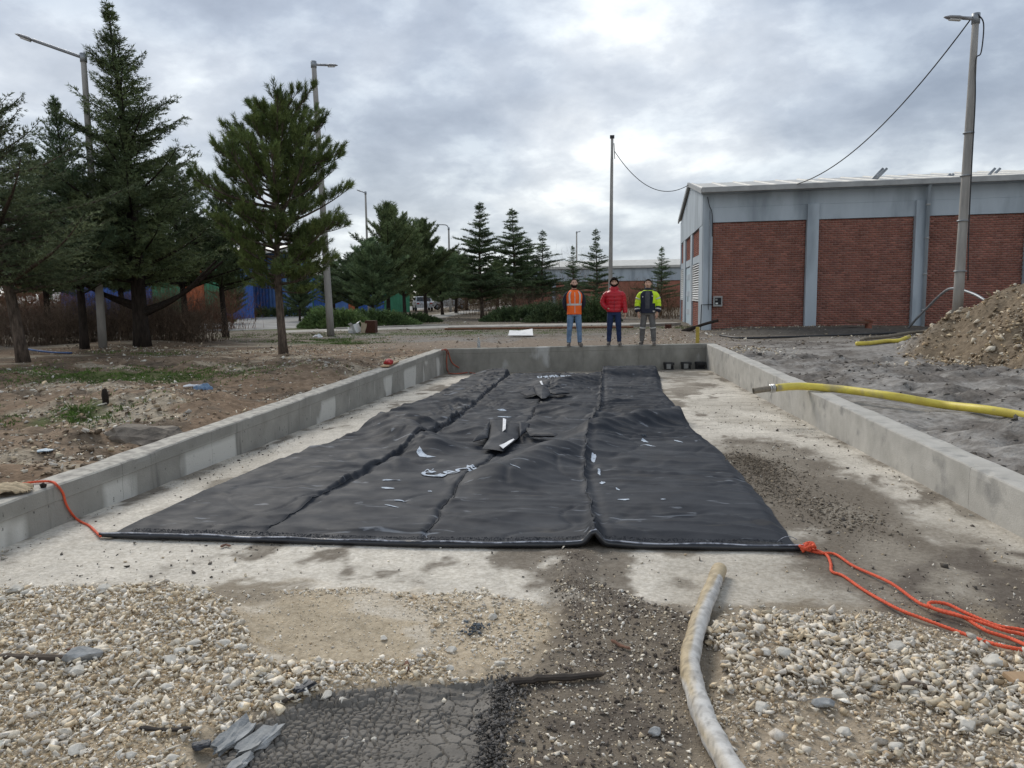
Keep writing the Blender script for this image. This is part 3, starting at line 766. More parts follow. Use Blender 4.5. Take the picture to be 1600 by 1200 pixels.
# ------------------------------------------------------------------ cracked mud patch (real relief)
def cracked_mud():
    st = .0044
    xs = np.arange(-1.75, -.28, st); ys = np.arange(2.15, 3.05, st)
    X, Y = np.meshgrid(xs, ys)
    wx = X+(fbm(X*14, Y*14, 4, 4)-.5)*.055; wy = Y+(fbm(X*14+30, Y*14, 6, 4)-.5)*.055
    cs = .030; gx = np.floor(wx/cs); gy = np.floor(wy/cs); F1 = np.full(X.shape, 9.); F2 = np.full(X.shape, 9.)
    for i in (-2, -1, 0, 1, 2):
        for j in (-2, -1, 0, 1, 2):
            cx = gx+i; cy = gy+j
            d = np.hypot((cx+.1+.8*hash2(cx, cy, 1))*cs-wx, (cy+.1+.8*hash2(cx, cy, 2))*cs-wy)
            F2 = np.minimum(F2, np.maximum(F1, d)); F1 = np.minimum(F1, d)
    e = F2-F1
    cs2 = .085; gx = np.floor((wx+wy*.35)/cs2); gy = np.floor(wy/cs2); G1_ = np.full(X.shape, 9.); G2_ = np.full(X.shape, 9.)
    for i in (-1, 0, 1):
        for j in (-1, 0, 1):
            cx = gx+i; cy = gy+j
            d = np.hypot((cx+.5+.9*(hash2(cx, cy, 11)-.5))*cs2-(wx+wy*.35), (cy+.5+.9*(hash2(cx, cy, 12)-.5))*cs2-wy)
            G2_ = np.minimum(G2_, np.maximum(G1_, d)); G1_ = np.minimum(G1_, d)
    e2 = G2_-G1_
    width = .0058*np.clip(fbm(X*3, Y*3, 9, 3)*5-2.1, 0.0, 1.2)+.0004
    Z = slabz(X, Y)+.016+(fbm(X*6, Y*6, 31, 4)-.5)*.02
    Z += .12*0
    Z -= .014*sstep(1, .4, e/width)+.016*sstep(1, .4, e2/(.0062*np.clip(fbm(X*4+9, Y*4, 19, 3)*4-1.2, .2, 1.2)))
    rough = sstep(.5, .7, fbm(X*3+8, Y*3, 35, 3))
    Z += rough*.010*(fbm(X*30, Y*30, 36, 4)-.4)
    ins = region('M', X, Y, .05, 2)
    Z = np.where(ins, Z, slabz(X, Y)-.02)
    f = grid_faces(len(ys), len(xs)); I = ins.reshape(-1); keep = I[f].any(1)
    o = mesh_np('cracked_mud', np.stack([X, Y, Z], -1).reshape(-1, 3), f[keep], M['mud'], None, False)
    tag(o, 'patch of dried dark grey mud split into small cracked plates at the bottom of the photo', 'mud', kind='stuff')
    n = 1500; c = PS(765, 1110); t = rng.random(n); a = PS(790, 1078); b = PS(750, 1215)
    x = a[0]+(b[0]-a[0])*t+rng.normal(0, .045, n); y = a[1]+(b[1]-a[1])*t+rng.normal(0, .04, n); r = np.clip(np.exp(rng.normal(np.log(.008), .5, n)), .003, .016)
    o = scatter('mud_ridge', np.stack([x, y, slabz(x, y)+.01+rng.random(n)*.02*np.exp(-((x-(a[0]+(b[0]-a[0])*t))/.05)**2)], -1), r, np.array((.17, .16, .15))*rng.uniform(.6, 1.4, (n, 1)), SV_LO, M['soil'])
    tag(o, 'ridge of dark crumbled mud along the right edge of the cracked mud patch', 'mud', kind='stuff')
cracked_mud()
#@@PART2
# ------------------------------------------------------------------ black fabric tube laid flat
def curve_x(pts):
    w_ = sorted([tuple(PS(px, py, .03)[:2]) for px, py in pts], key=lambda q: q[1])
    ys = np.array([q[1] for q in w_]); xs = np.array([q[0] for q in w_])
    return lambda y: np.interp(y, ys, xs)
eL = curve_x([(160, 838), (300, 773), (420, 722), (520, 688), (578, 664), (612, 640), (680, 616), (705, 602), (735, 588)])
s1 = curve_x([(400, 845), (505, 775), (590, 730), (665, 690), (735, 640), (765, 612), (796, 586)])
s2 = curve_x([(662, 852), (690, 800), (729, 749), (776, 715), (812, 680), (833, 654), (850, 618), (877, 586)])
s3 = curve_x([(929, 850), (924, 800), (913, 749), (916, 700), (924, 666), (938, 638), (940, 600), (941, 586)])
eR = curve_x([(1250, 860), (1195, 782), (1128, 706), (1080, 668), (1066, 645), (1036, 612), (1031, 588)])
YF = np.array([PS(px, py)[1] for px, py in [(160, 840), (400, 847), (662, 855), (929, 856), (1250, 861)]])
XF = np.array([PS(px, py)[0] for px, py in [(160, 840), (400, 847), (662, 855), (929, 856), (1250, 861)]])
def yfront(x): return np.interp(x, XF, YF)
YEND = float(PS(940, 587)[1])
hp = lambda px, py: PS(px, py, .08)[:2]
def seg_dist(x, y, a, b):
    ab = np.array(b)-np.array(a); t = np.clip(((x-a[0])*ab[0]+(y-a[1])*ab[1])/(ab@ab), 0, 1)
    return np.hypot(x-a[0]-t*ab[0], y-a[1]-t*ab[1]), t
def mat_h(x, y):
    """height of the fabric over the slab"""
    x = np.asarray(x, float); y = np.asarray(y, float)
    S_ = [eL(y), s1(y), s2(y), s3(y), eR(y)]
    h = np.full(x.shape, .012)
    pn = (x > S_[1]).astype(float)+(x > S_[2])+(x > S_[3])
    amp = .6+.75*sstep(6, 11, y)
    # soft cross folds, different in each panel
    ph = pn*.37+(fbm(x*.45+pn*9, y*.8, 101, 3)-.5)*2.2+.18*x
    wv_ = np.sin(2*np.pi*(y/.62+ph)); h = h+.024*amp*(1-np.abs(wv_))**2.2*(fbm(x*.7+pn*5, y*1.2, 102, 2)*1.7)
    h = h+.010*np.clip(1-np.abs(np.sin(2*np.pi*(y/.8+ph*.8+pn*.3)))*7, 0, 1)**1.2*sstep(.4, .6, fbm(x*.8+pn*3, y*.9, 107, 2))
    ph = pn*.71+(fbm(x*.6+pn*4+20, y*.7, 105, 3)-.5)*2.0-.1*x
    h = h+.030*amp*sstep(.1, 1, np.sin(2*np.pi*(y/1.15+ph)))*fbm(x*.5+pn*3, y*.6, 106, 2)
    h = h+.035*(fbm(x*1.3+pn*2, y*1.1, 103, 3)-.45)*amp
    cr = 1-np.abs(2*fbm(x*.8+y*.5+pn*7, y*1.6-x*.3, 109, 3)-1); h = h+.011*np.clip((cr-.88)/.12, 0, 1)**1.3*amp
    cr = 1-np.abs(2*fbm(x*1.4-y*.7+pn*3, y*1.1+x*.6, 110, 2)-1); h = h-.012*np.clip((cr-.92)/.08, 0, 1)**1.3
    h = h+.008*(fbm(x*6, y*7, 104, 3)-.5)
    # panels puff up and the seams pull down
    for i in range(4):
        w_ = np.clip((x-S_[i])/np.maximum(S_[i+1]-S_[i], .2), 0, 1); m_ = (w_ > 0) & (w_ < 1)
        h = h+np.where(m_, .012*np.sin(np.pi*w_)**.5, 0)
    g1 = sstep(5.4, 7.0, y)
    d1 = x-s1(y)
    lump = .35+1.1*vn(y*2.3, 3, 8); wd1 = .10+.09*vn(y*1.7, 5, 9); of1 = .07+.10*vn(y*1.3, 9, 4)
    dd = np.minimum(d1, 0); lump = .35+1.1*fbm(y*1.5, y*0+3, 8, 2)
    h = h+(.16+.50*g1)*.060*lump*np.exp(dd/(.20+.16*vn(y*1.7, 5, 9)))*sstep(.012, -.03, d1)
    h = h+g1*.030*np.abs(np.sin(y*7.5+d1*9+5*vn(y*1.1, d1*2, 13)))**2.5*np.exp(-((d1+.28)/.25)**2)*vn(y*2.1, 2, 17)*1.7
    h = h+g1*.045*np.maximum(0, np.sin(y*4.2+d1*6+3*vn(y*.8, 3, 2)))**3*np.exp(-((d1-.14)/.16)**2)*vn(y*1.1, 8, 19)*sstep(0, .03, d1)
    h = h*np.where((d1 > -.012), 1, 1)-g1*.03*sstep(.06, 0, np.abs(d1-.03))
    d2 = x-s2(y); wig = .018*np.sin(y*9)
    h = h+.008*np.exp(-((d2+.05)/.05)**2)-.016*np.exp(-((d2+wig)/.018)**2)
    d3 = x-s3(y); wig = .010*np.sin(y*9+1)+.004*np.sin(y*23)
    h = h+.024*(.35+.8*vn(y*3, 7, 12))*np.exp(-((d3+wig)/.028)**2)-.010*np.exp(-((d3-.06)/.04)**2)
    # small gathers that fan out from the seams
    for d_, k_ in ((d1, 1.2), (d2, .7), (d3, 1)):
        h = h+k_*(.020 if k_ < 1.1 else .007)*(vn(y*12+k_*5, d_*1.2, 31)-.5)*np.exp(-np.abs(d_)/.20)
    # big folds
    for (a, b, w_, am) in [(hp(775, 745), hp(925, 690), .30, .13), (hp(930, 676), hp(1062, 652), .26, .17), (hp(600, 665), hp(672, 700), .26, .15),
                           (hp(590, 655), hp(660, 668), .17, .13), (hp(845, 640), hp(935, 650), .22, .08), (hp(500, 730), hp(640, 722), .16, .04),
                           (hp(720, 672), hp(830, 662), .22, .05), (hp(640, 640), hp(720, 628), .25, .06), (hp(1000, 620), hp(1050, 618), .3, .06), (hp(880, 600), hp(936, 592), .5, .14)]:
        d_, t_ = seg_dist(x, y, a, b); h = h+am*np.exp(-(d_/w_)**2)*(.85+.3*vn(x*3, y*3, 41))
    # standing end flap
    fl = sstep(YEND-1.55, YEND-1.1, y)*sstep(-.03, .03, d3)*sstep(.1, .25, YEND-y)
    h = h+.20*fl
    fl = sstep(YEND-1.2, YEND-.7, y)*sstep(.0, .5, x-eL(y))*sstep(0, .4, YEND-y)*np.where(d1 < 0, 1, .0)
    h = h+.09*fl
    # gathers round the two filling sleeves
    for c, rr in ((PORT[0], .55), (PORT[1], .75)):
        dx_, dy_ = x-c[0], (y-c[1])*.75; r_ = np.hypot(dx_, dy_); th = np.arctan2(dy_, dx_)
        h = h+.05*np.exp(-(r_/rr)**2)*(np.abs(np.sin(th*4+c[0]*3+2*vn(th*2, r_*3, 6)))**1.5-.3)+.05*np.exp(-(r_/(.5*rr))**2)
    # front edge: lifted where the third seam meets it
    h = h*sstep(-.02, .25, y-yfront(x)+.08)+.012
    h = h+.075*np.exp(-(d3/.045)**2)*sstep(.9, 0, y-5.0)+.02*np.exp(-(d3/.2)**2)*sstep(.5, 0, y-5.0)
    # borders come down to the slab
    e = np.minimum(x-S_[0], S_[4]-x)
    return np.maximum(h*sstep(-.02, .11, e)+.006, .006)
PORT = [hp(787, 680), hp(848, 610)]
def mz_(x, y): return slab0(y)+mat_h(x, y)+.012

tube_root = thing('fabric_tube', label='huge sheet of folded black geotextile tube lying across the basin slab', cat='fabric tube')
def build_mat():
    nc = 62; rows = 470
    t = np.linspace(0, 1, rows)
    ty = t**1.15
    ed = [eL, s1, s2, s3, eR]
    cols = []
    for p in range(4):
        u = np.linspace(0, 1, nc+1); u = .5-.5*np.cos(np.pi*u)*.35-(1-.35)*(.5-u)   # denser near seams
        cols += [(p, q) for q in (u if p == 3 else u[:-1])]
    nC = len(cols); X = np.zeros((rows, nC)); Y = np.zeros((rows, nC))
    for j, (p, q) in enumerate(cols):
        y = 5.0+(YEND-5.0)*ty
        for _ in range(3):
            x = ed[p](y)*(1-q)+ed[p+1](y)*q; yf = yfront(x[0]); y = yf+(YEND+.04*np.sin(j*.15)-yf)*ty
        X[:, j] = x; Y[:, j] = y
    # ragged side edges
    X[:, 0] += (vn(Y[:, 0]*5, 1, 3)-.5)*.03; X[:, -1] += (vn(Y[:, -1]*5, 2, 3)-.5)*.03
    Z = mz_(X, Y)
    # the far flap leans forward and overhangs a little, deep fold left of seam one rolls over it
    V = np.stack([X, Y, Z], -1).reshape(-1, 3); F = grid_faces(rows, nC)
    cid = np.array([c[0] for c in cols[:-1]]); fc = np.tile(cid, rows-1)
    for p in range(4):
        f = F[fc == p]; used, inv = np.unique(f, return_inverse=True)
        o = mesh_np('fabric_panel', V[used], inv.reshape(-1, 4), M['fabric'], None, True, tube_root)
    # skirt so the edge has thickness
    per = [V[i*nC] for i in range(rows)]; V2 = []
    return X, Y, Z
MX, MY, MZ = build_mat()
# hem roll on the front edge, with its pale cord
hx = np.linspace(XF[0]-.01, XF[-1]+.03, 170); hy = yfront(hx)-.012
hz = slab0(hy)+.022+np.maximum(mat_h(hx, hy+.03)-.03, 0)
endf = sstep(0, .35, hx-XF[0]); hr = .014+.007*endf*(1+.15*np.sin(hx*9))
MB().tube(list(zip(hx, hy, hz)), list(hr), 10).build('hem', M['black_shiny'], tube_root, True)
pts = [(a, b-.006-.004*np.sin(a*7), c+.02+.004*np.sin(a*11)) for a, b, c in zip(hx, hy, hz)]
MB().tube(pts, .0055, 6).build('hem_cord', M['cord'], tube_root, True)
def ruffle():
    V = []; F = []
    r = random.Random(3)
    for i in range(2600):
        x = r.uniform(XF[0]+.2, XF[-1]-.1); y = float(yfront(x))+r.uniform(.02, .075)
        z = float(mz_(x, y)); s_ = r.uniform(.0025, .006); a = r.uniform(0, 3.14)
        b = len(V); V += [(x-s_*math.cos(a), y-s_*math.sin(a), z), (x+s_*math.cos(a), y+s_*math.sin(a), z), (x, y, z+s_*.9), (x+.3*s_, y+s_, z+.002)]
        F += [(b, b+1, b+2), (b, b+2, b+3), (b+1, b+3, b+2)]
    o = mesh_np('seam_fringe', V, F, M['fabric'], None, False, tube_root); stuff(o)
ruffle()
for (px, py) in [(655, 850), (930, 838), (1240, 856)]:
    c = PS(px, py); q = []
    for k in range(10):
        a = k/9*4.5; q.append((c[0]+.02*math.cos(a)+.012*k*(1 if px < 1000 else -1), c[1]+.03*math.sin(a)-.0, float(slab0(c[1]))+.055+.012*math.sin(a*1.3)))
    MB().tube(spline(q, 3), .0022, 5).build('tie_cord', M['cord'], tube_root, True)
# raised stitched seams
for fn_, nm in ((s1, 0), (s2, 1), (s3, 2)):
    y = np.linspace(5.08, YEND-.05, 800); x = fn_(y)
    if nm == 2: x = x-(.010*np.sin(y*9+1)+.004*np.sin(y*23))
    if nm == 1: x = x-.018*np.sin(y*9)
    if nm == 0: x = x+.0
    z = mz_(x, y)+.004
    MB().tube(list(zip(x, y, z)), .006 if nm == 2 else .0035, 6).build('seam', M['fabric'], tube_root, True)

# drape flat outlines onto the fabric
def drape(name, polys, m, parent, lift=.005, sub=3):
    if len(polys) > 1:
        for p_ in polys: drape(name, [p_], m, parent, lift, sub)
        return
    bm = bmesh.new()
    for poly in polys:
        vs = [bm.verts.new((p[0], p[1], 0)) for p in poly]
        try: bm.faces.new(vs)
        except Exception: pass
    bmesh.ops.triangulate(bm, faces=bm.faces[:])
    for _ in range(sub): bmesh.ops.subdivide_edges(bm, edges=[e for e in bm.edges if e.calc_length() > .03], cuts=1, use_grid_fill=True)
    bmesh.ops.triangulate(bm, faces=bm.faces[:])
    for v in bm.verts: v.co.z = float(mz_(v.co.x, v.co.y))+lift
    bmesh.ops.recalc_face_normals(bm, faces=bm.faces)
    me = bpy.data.meshes.new(name); bm.to_mesh(me); bm.free(); me.materials.append(m)
    o = bpy.data.objects.new(name, me); C.objects.link(o); o.parent = parent; return o
def text_on(name, s, p0, p1, height, parent, shear=.25, flip=False, keep=None, thick=0):
    cu = bpy.data.curves.new('t', 'FONT'); cu.body = s; cu.size = 1; cu.shear = shear; cu.resolution_u = 4; cu.offset = thick
    ob = bpy.data.objects.new('t', cu); C.objects.link(ob)
    dg = bpy.context.evaluated_depsgraph_get(); me = bpy.data.meshes.new_from_object(ob.evaluated_get(dg))
    C.objects.unlink(ob); bpy.data.objects.remove(ob)
    bm = bmesh.new(); bm.from_mesh(me)
    xs_ = [v.co.x for v in bm.verts]; x0, x1 = min(xs_), max(xs_)
    p0 = np.array(p0[:2]); p1 = np.array(p1[:2]); d = p1-p0; ln = np.linalg.norm(d); d /= ln; nn = np.array([-d[1], d[0]])
    bmesh.ops.triangulate(bm, faces=bm.faces[:])
    for v in bm.verts:
        q = p0+d*((v.co.x-x0)/(x1-x0)*ln)+nn*(v.co.y*height); v.co.x, v.co.y = q
    for _ in range(2): bmesh.ops.subdivide_edges(bm, edges=[e for e in bm.edges if e.calc_length() > .04], cuts=1)
    bmesh.ops.triangulate(bm, faces=bm.faces[:])
    for v in bm.verts: v.co.z = float(mz_(v.co.x, v.co.y))+.010
    bm.to_mesh(me); bm.free(); me.materials.clear(); me.materials.append(M['print'])
    o = bpy.data.objects.new(name, me); C.objects.link(o); o.parent = parent; return o
text_on('printed_lettering', 'Geot', PS(676, 751, .05), PS(758, 738, .05), .46, tube_root, .12, thick=.012)
text_on('printed_lettering', 'N', PS(662, 739, .05), PS(676, 739, .05), .12, tube_root, .3)
text_on('printed_lettering', 'Geotube', PS(905, 588, .06), PS(838, 589, .06), 1.1, tube_root, .2, thick=.01)
def blob(px, py, rx, ry, a=0, n=14, seed=1):
    """irregular mark given by its size in the picture"""
    r = random.Random(seed*31+int(px)); q = []
    for k in range(n):
        t = 2*math.pi*k/n; rr = r.uniform(.65, 1.15); dx_ = rx*rr*math.cos(t); dy_ = ry*rr*math.sin(t)
        c = PS(px+dx_*math.cos(a)-dy_*math.sin(a), py+dx_*math.sin(a)+dy_*math.cos(a), .06); q.append(c[:2])
    return q
drape('print_mark', [[PS(*p, .05)[:2] for p in [(651, 712), (656, 709), (660, 712), (668, 714.8), (682, 716), (668, 717), (656, 716)]]], M['print'], tube_root)
drape('print_mark', [blob(606, 763, 12, 1.6, .05), blob(614, 754, 18, .6)], M['print'], tube_root)
drape('print_mark', [blob(927, 716, 4.5, 4.5, .6), blob(936, 738, 2, 5, -.3), blob(941, 752, 5, 2)], M['print'], tube_root)
drape('print_mark', [blob(975, 782, 11, 1.2), blob(965, 764, 4, 1.2, .5), blob(1036, 783, 5, .8)], M['print'], tube_root)
drape('print_mark', [blob(1007, 690, 6, 1.2, .2, seed=3), blob(1060, 691, 8, 1.0, .25), blob(1012, 698, 12, .6, .2), blob(1000, 684, 12, .5)], M['print'], tube_root)
drape('print_mark', [blob(785, 643, 9, .5), blob(788, 654, 12, .4)], M['print'], tube_root)
drape('print_mark', [blob(806, 747, 9, .5, .2), blob(778, 737, 7, .5)], M['print'], tube_root)
drape('print_mark', [blob(626, 784, 10, .8), blob(612, 792, 14, .6, .2), blob(672, 767, 4, .7)], M['print'], tube_root)

# filling sleeves: flattened fabric spouts with a white label
def sleeve(outline, label, tri):
    base_z = lambda p: float(mz_(p[0], p[1]))
    def slabmesh(name, pts, m, lift, th, parent, sag=0):
        w_ = [np.array(PS(px, py, .14+dz)) for px, py, dz in pts]
        w_ = [np.array([q[0], q[1], base_z(q)+lift+dz]) for q, (_, _, dz) in zip(w_, pts)]
        n = len(w_); c = sum(w_)/n; V = []; F = []
        rings = 7
        for s_ in (1, -1):
            for i in range(rings+1):
                f = i/rings
                for k in range(n*6):
                    a = w_[k//6]; b = w_[(k//6+1) % n]; t_ = (k % 6)/6; e = a*(1-t_)+b*t_; q = c+(e-c)*f
                    wr = .012*(vn(q[0]*9, q[1]*7, 77)-.5)*(1-f*.3)
                    V.append((q[0], q[1], q[2]+wr+s_*th*(1-f**6)*.5+(.0 if s_ > 0 else -.004)))
        m2 = n*6
        for s_ in (0, 1):
            o_ = s_*(rings+1)*m2
            for i in range(rings):
                for k in range(m2):
                    F.append((o_+i*m2+k, o_+i*m2+(k+1) % m2, o_+(i+1)*m2+(k+1) % m2, o_+(i+1)*m2+k))
        return MB().add(V, F).build(name, m, parent, True)
    sl = slabmesh('filling_sleeve', outline, M['fabric'], .035, .05, tube_root)
    for t_ in tri: slabmesh('sleeve_fold', t_, M['black_shiny'] if False else M['fabric'], .045, .045, sl)
    for l_ in label: slabmesh('sleeve_label', l_, M['label'], .066, .006, sl)
sleeve([(766, 656, .06), (812, 662, .05), (810, 676, .04), (786, 698, .02), (754, 695, .02), (762, 680, .03)],
       [[(786, 661, .05), (791, 662, .05), (790, 674, .04), (785, 674, .04)], [(780, 695, .02), (802, 684, .03), (804, 687, .03), (786, 698, .02)]],
       [[(766, 657, .09), (762, 678, .05), (738, 687, .02), (742, 682, .03), (760, 668, .06)], [(811, 661, .07), (828, 662, .05), (826, 670, .03), (812, 676, .04)],
        [(820, 668, .04), (872, 682, .02), (868, 685, .01), (828, 678, .03)]])
sleeve([(834, 600, .10), (850, 600, .08), (862, 608, .05), (853, 620, .02), (846, 621, .02), (838, 612, .04)],
       [[(843, 597, .12), (846, 597, .12), (849, 602, .09), (846, 602, .09)]],
       [[(834, 602, .08), (838, 612, .04), (824, 614, .02), (812, 611, .03), (826, 606, .07)], [(858, 606, .07), (880, 607, .04), (892, 611, .02), (868, 613, .03), (860, 611, .04)]])

# ------------------------------------------------------------------ ropes and hoses
def lay(pts, r, dz=0):
    o = []
    for px, py in pts:
        p = PS(px, py, r+dz)
        for _ in range(6): p = P(px, py, float(slabz(p[0], p[1]))+r+dz+(.016 if (region('E', p[0], p[1], .1) or region('K', p[0], p[1], .1)) else 0))
        o.append(np.array(p))
    return o
def rope(pts, r, m, label, group=None, name='rope'):
    q = np.array(spline(pts, 12)); seg = np.linalg.norm(np.diff(q, axis=0), axis=1); cl_ = np.concatenate([[0], np.cumsum(seg)])
    ss = np.arange(0, cl_[-1], .0085); q = np.stack([np.interp(ss, cl_, q[:, k]) for k in range(3)], -1); b = MB()
    T = np.gradient(q, axis=0); T /= np.linalg.norm(T, axis=1)[:, None]; u = np.cross(T, [0, 0, 1.]); u /= np.linalg.norm(u, axis=1)[:, None]+1e-9; v = np.cross(T, u)
    for k in range(3):
        a = ss/.055*2*math.pi+k*2.094; b.tube(q+(u*np.cos(a)[:, None]+v*np.sin(a)[:, None])*r*.46, r*.60, 6)
    # twisted strand relief
    o = b.build(name, m, None, True); tag(o, label, 'rope', group); return o
RR = .0092
rope(lay([(1252, 858), (1262, 856), (1290, 866), (1298, 880), (1300, 893), (1318, 900), (1350, 922), (1400, 950), (1440, 966), (1500, 988), (1560, 1008), (1640, 1022)], RR), RR, M['rope'],
     'lower strand of bright orange rope running from the fabric corner to the right')
rope(lay([(1250, 857), (1280, 864), (1305, 866), (1335, 885), (1390, 910), (1430, 938), (1450, 948), (1500, 962), (1540, 985), (1580, 998), (1620, 1015), (1660, 1030)], RR, .004), RR, M['rope'],
     'upper strand of bright orange rope crossing the dirty slab at the right')
rope(lay([(1660, 1005), (1600, 985), (1560, 978), (1510, 958), (1480, 944), (1456, 941), (1452, 946), (1470, 955), (1520, 968), (1570, 985), (1600, 992), (1660, 1012)], RR, .014), RR, M['rope'],
     'loop of orange rope doubled back over the strands at the far right')
kn = []
c0 = PS(1262, 857, .03)
for k in range(26):
    a = k*.78; kn.append((c0[0]+.045*math.cos(a)*(1+.3*math.sin(k)), c0[1]+.05*math.sin(a*1.15), c0[2]+.016*math.sin(a*1.7)+.01))
rope(kn, RR, M['rope'], 'knot of orange rope tied at the front right corner of the black fabric')
# left rope: over the wall
wl = [np.array([*PS(157, 838, .02)]), np.array([*PS(140, 822, .011)]), np.array([*PS(128, 816, .011)])]
yb = P(104, 770, -.05)[1]
def on_wall(px, py):   # point on the inner face of the left wall
    d = ray(px, py); t = (XL+RR+.006-0)/d[0]; return np.array([0, 0, CZ])+d*t
wl += [on_wall(119, 810), on_wall(111, 801), on_wall(103, 787), on_wall(98, 770), on_wall(88, 757), P(82, 753, .008), P(70, 752, .016), P(55, 753, .016), P(40, 755, .016), P(33, 756, .02)]
rope(wl, RR, M['rope'], 'orange rope hanging over the left wall down to the fabric corner')
# far left corner rope, faded
def on_far(px, py):
    d = ray(px, py); n3 = np.array([fn[0], fn[1], 0]); pt = np.array([FL[0], FL[1], 0])+n3*.03; o = np.array([0, 0, CZ])
    return o+d*((pt-o)@n3/(d@n3))
fr_ = [P(690, 547, .02), P(698, 546, .02), on_far(701, 552), on_far(706, 566), on_far(716, 574), PS(728, 580, .02), PS(738, 583, .02), PS(752, 584, .02)]
rope(fr_, .014, M['rope_old'], 'faded red rope slanting down in the far left corner of the basin')
fr_ = [P(694, 546, .03), on_far(698, 550), on_far(698, 565), on_far(699, 578), PS(704, 582, .02), PS(716, 581, .03), PS(730, 582, .02), PS(712, 584, .03), PS(700, 583, .02)]
rope(fr_, .014, M['rope_old'], 'faded red rope hanging straight down and coiled in the far left corner')

# yellow hose over the right wall
hr_ = .052
hz_y = thing('yellow_hose', label='long bright yellow hose resting over the right concrete wall', cat='hose')
yp = [P(1214, 606, hr_+.02), P(1235, 604, hr_+.02), P(1262, 604, hr_+.01), P(1320, 609, hr_), P(1400, 620, hr_-.02)]
yp += [PG(1470, 632, hr_+.03), PG(1540, 640, hr_+.03), PG(1605, 651, hr_+.03), PG(1700, 668, hr_+.03), PG(1850, 700, hr_)]
MB().tube(spline(yp, 10), hr_, 20).build('hose_body', M['yhose'], hz_y, True)
tp = [P(1177, 611, .035), P(1190, 609, .05), P(1205, 607, .06), P(1218, 605.5, .07)]
MB().tube(spline(tp, 5), [.040]*10+[.043]*6, 16, cap=False).build('hose_end', M['hosetip'], hz_y, True)
c = np.array(tp[2]); d_ = np.array(tp[3])-np.array(tp[2]); d_ /= np.linalg.norm(d_)
cl = MB()
for k in (-.02, .01, .03): cl.tube([c+d_*k, c+d_*(k+.014)], .0585, 18)
cl.build('hose_clamp', M['clamp'], hz_y, True)
# foreground hose
gh = thing('muddy_hose', label='thick pale mud-smeared hose curving from the slab to the bottom edge', cat='hose')
gr_ = .043
def PF(px, py, r): 
    p = PS(px, py, r); z = float(slabz(p[0], p[1]))+r*.93
    return P(px, py, z)
gp = [PF(1124, 889, gr_), PF(1112, 920, gr_), PF(1098, 955, gr_), PF(1084, 1000, gr_), PF(1078, 1040, gr_), PF(1088, 1085, gr_), PF(1104, 1130, gr_), PF(1130, 1180, gr_), PF(1165, 1240, gr_), PF(1220, 1320, gr_)]
gq = spline(gp, 12)
gq = [q+np.array([0, 0, .0]) for q in gq]
gv = MB().tube(gq, [gr_*(1+.05*math.sin(i*.5)+.03*math.sin(i*1.7)) for i in range(len(gq))], 24, cap=False, flat=.93); hb_ = gv.build('hose_body', M['ghose'], gh, True)
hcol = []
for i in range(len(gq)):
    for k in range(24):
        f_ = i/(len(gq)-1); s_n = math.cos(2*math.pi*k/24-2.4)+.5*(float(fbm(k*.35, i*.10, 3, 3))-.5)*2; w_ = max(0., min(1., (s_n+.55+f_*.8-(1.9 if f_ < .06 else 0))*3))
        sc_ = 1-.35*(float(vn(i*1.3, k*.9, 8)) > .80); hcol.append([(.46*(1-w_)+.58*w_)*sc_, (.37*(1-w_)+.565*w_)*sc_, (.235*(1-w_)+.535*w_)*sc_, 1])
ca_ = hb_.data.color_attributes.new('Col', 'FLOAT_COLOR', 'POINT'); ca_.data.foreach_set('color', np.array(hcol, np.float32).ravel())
d_ = gq[0]-gq[1]; d_ /= np.linalg.norm(d_)
MB().tube([gq[0]-d_*.03, gq[0]-d_*.012], gr_*.93, 20).build('hose_bore', M['dark'], gh, True)
# hoses by the mound
rope2 = lambda pts, r, m, lab: tag(MB().tube(spline(pts, 8), r, 12).build('hose', m, None, True), lab, 'hose')
rope2([PG(1338, 537, .06), PG(1360, 536, .06), PG(1385, 533, .06), PG(1405, 532, .07), PG(1420, 526, .12)], .055, M['yhose'], 'short yellow hose lying at the foot of the gravel mound')
rope2([PG(1346, 532, .06), PG(1352, 529, .07), PG(1385, 526, .08), PG(1420, 520, .10), PG(1450, 517, .15)], .05, M['hosetip'], 'dusty beige hose running into the foot of the gravel mound')
hY = 21.0
rope2([PD(1420, 512, 26), PD(1432, 498, 25.4), PD(1450, 480, 24.8), PD(1466, 464, 24), PD(1480, 453, 23), PD(1490, 450.5, 22), PD(1498, 451, 21.6)], .036, M['galv'], 'slim grey pipe arching from the ground to the right hand pole')
rope2([PD(1503, 453, 21.4), PD(1515, 457, 21), PD(1527, 462, 20.6), PD(1540, 470, 20.2)], .034, M['galv'], 'slim grey pipe leading from the right hand pole down behind the mound')
rope2([PG(1125, 524, .03), PG(1160, 528, .03), PG(1240, 526, .03), PG(1330, 523, .03), PG(1400, 520, .04)], .032, M['blackp'], 'black flat hose lying in front of the brick building')

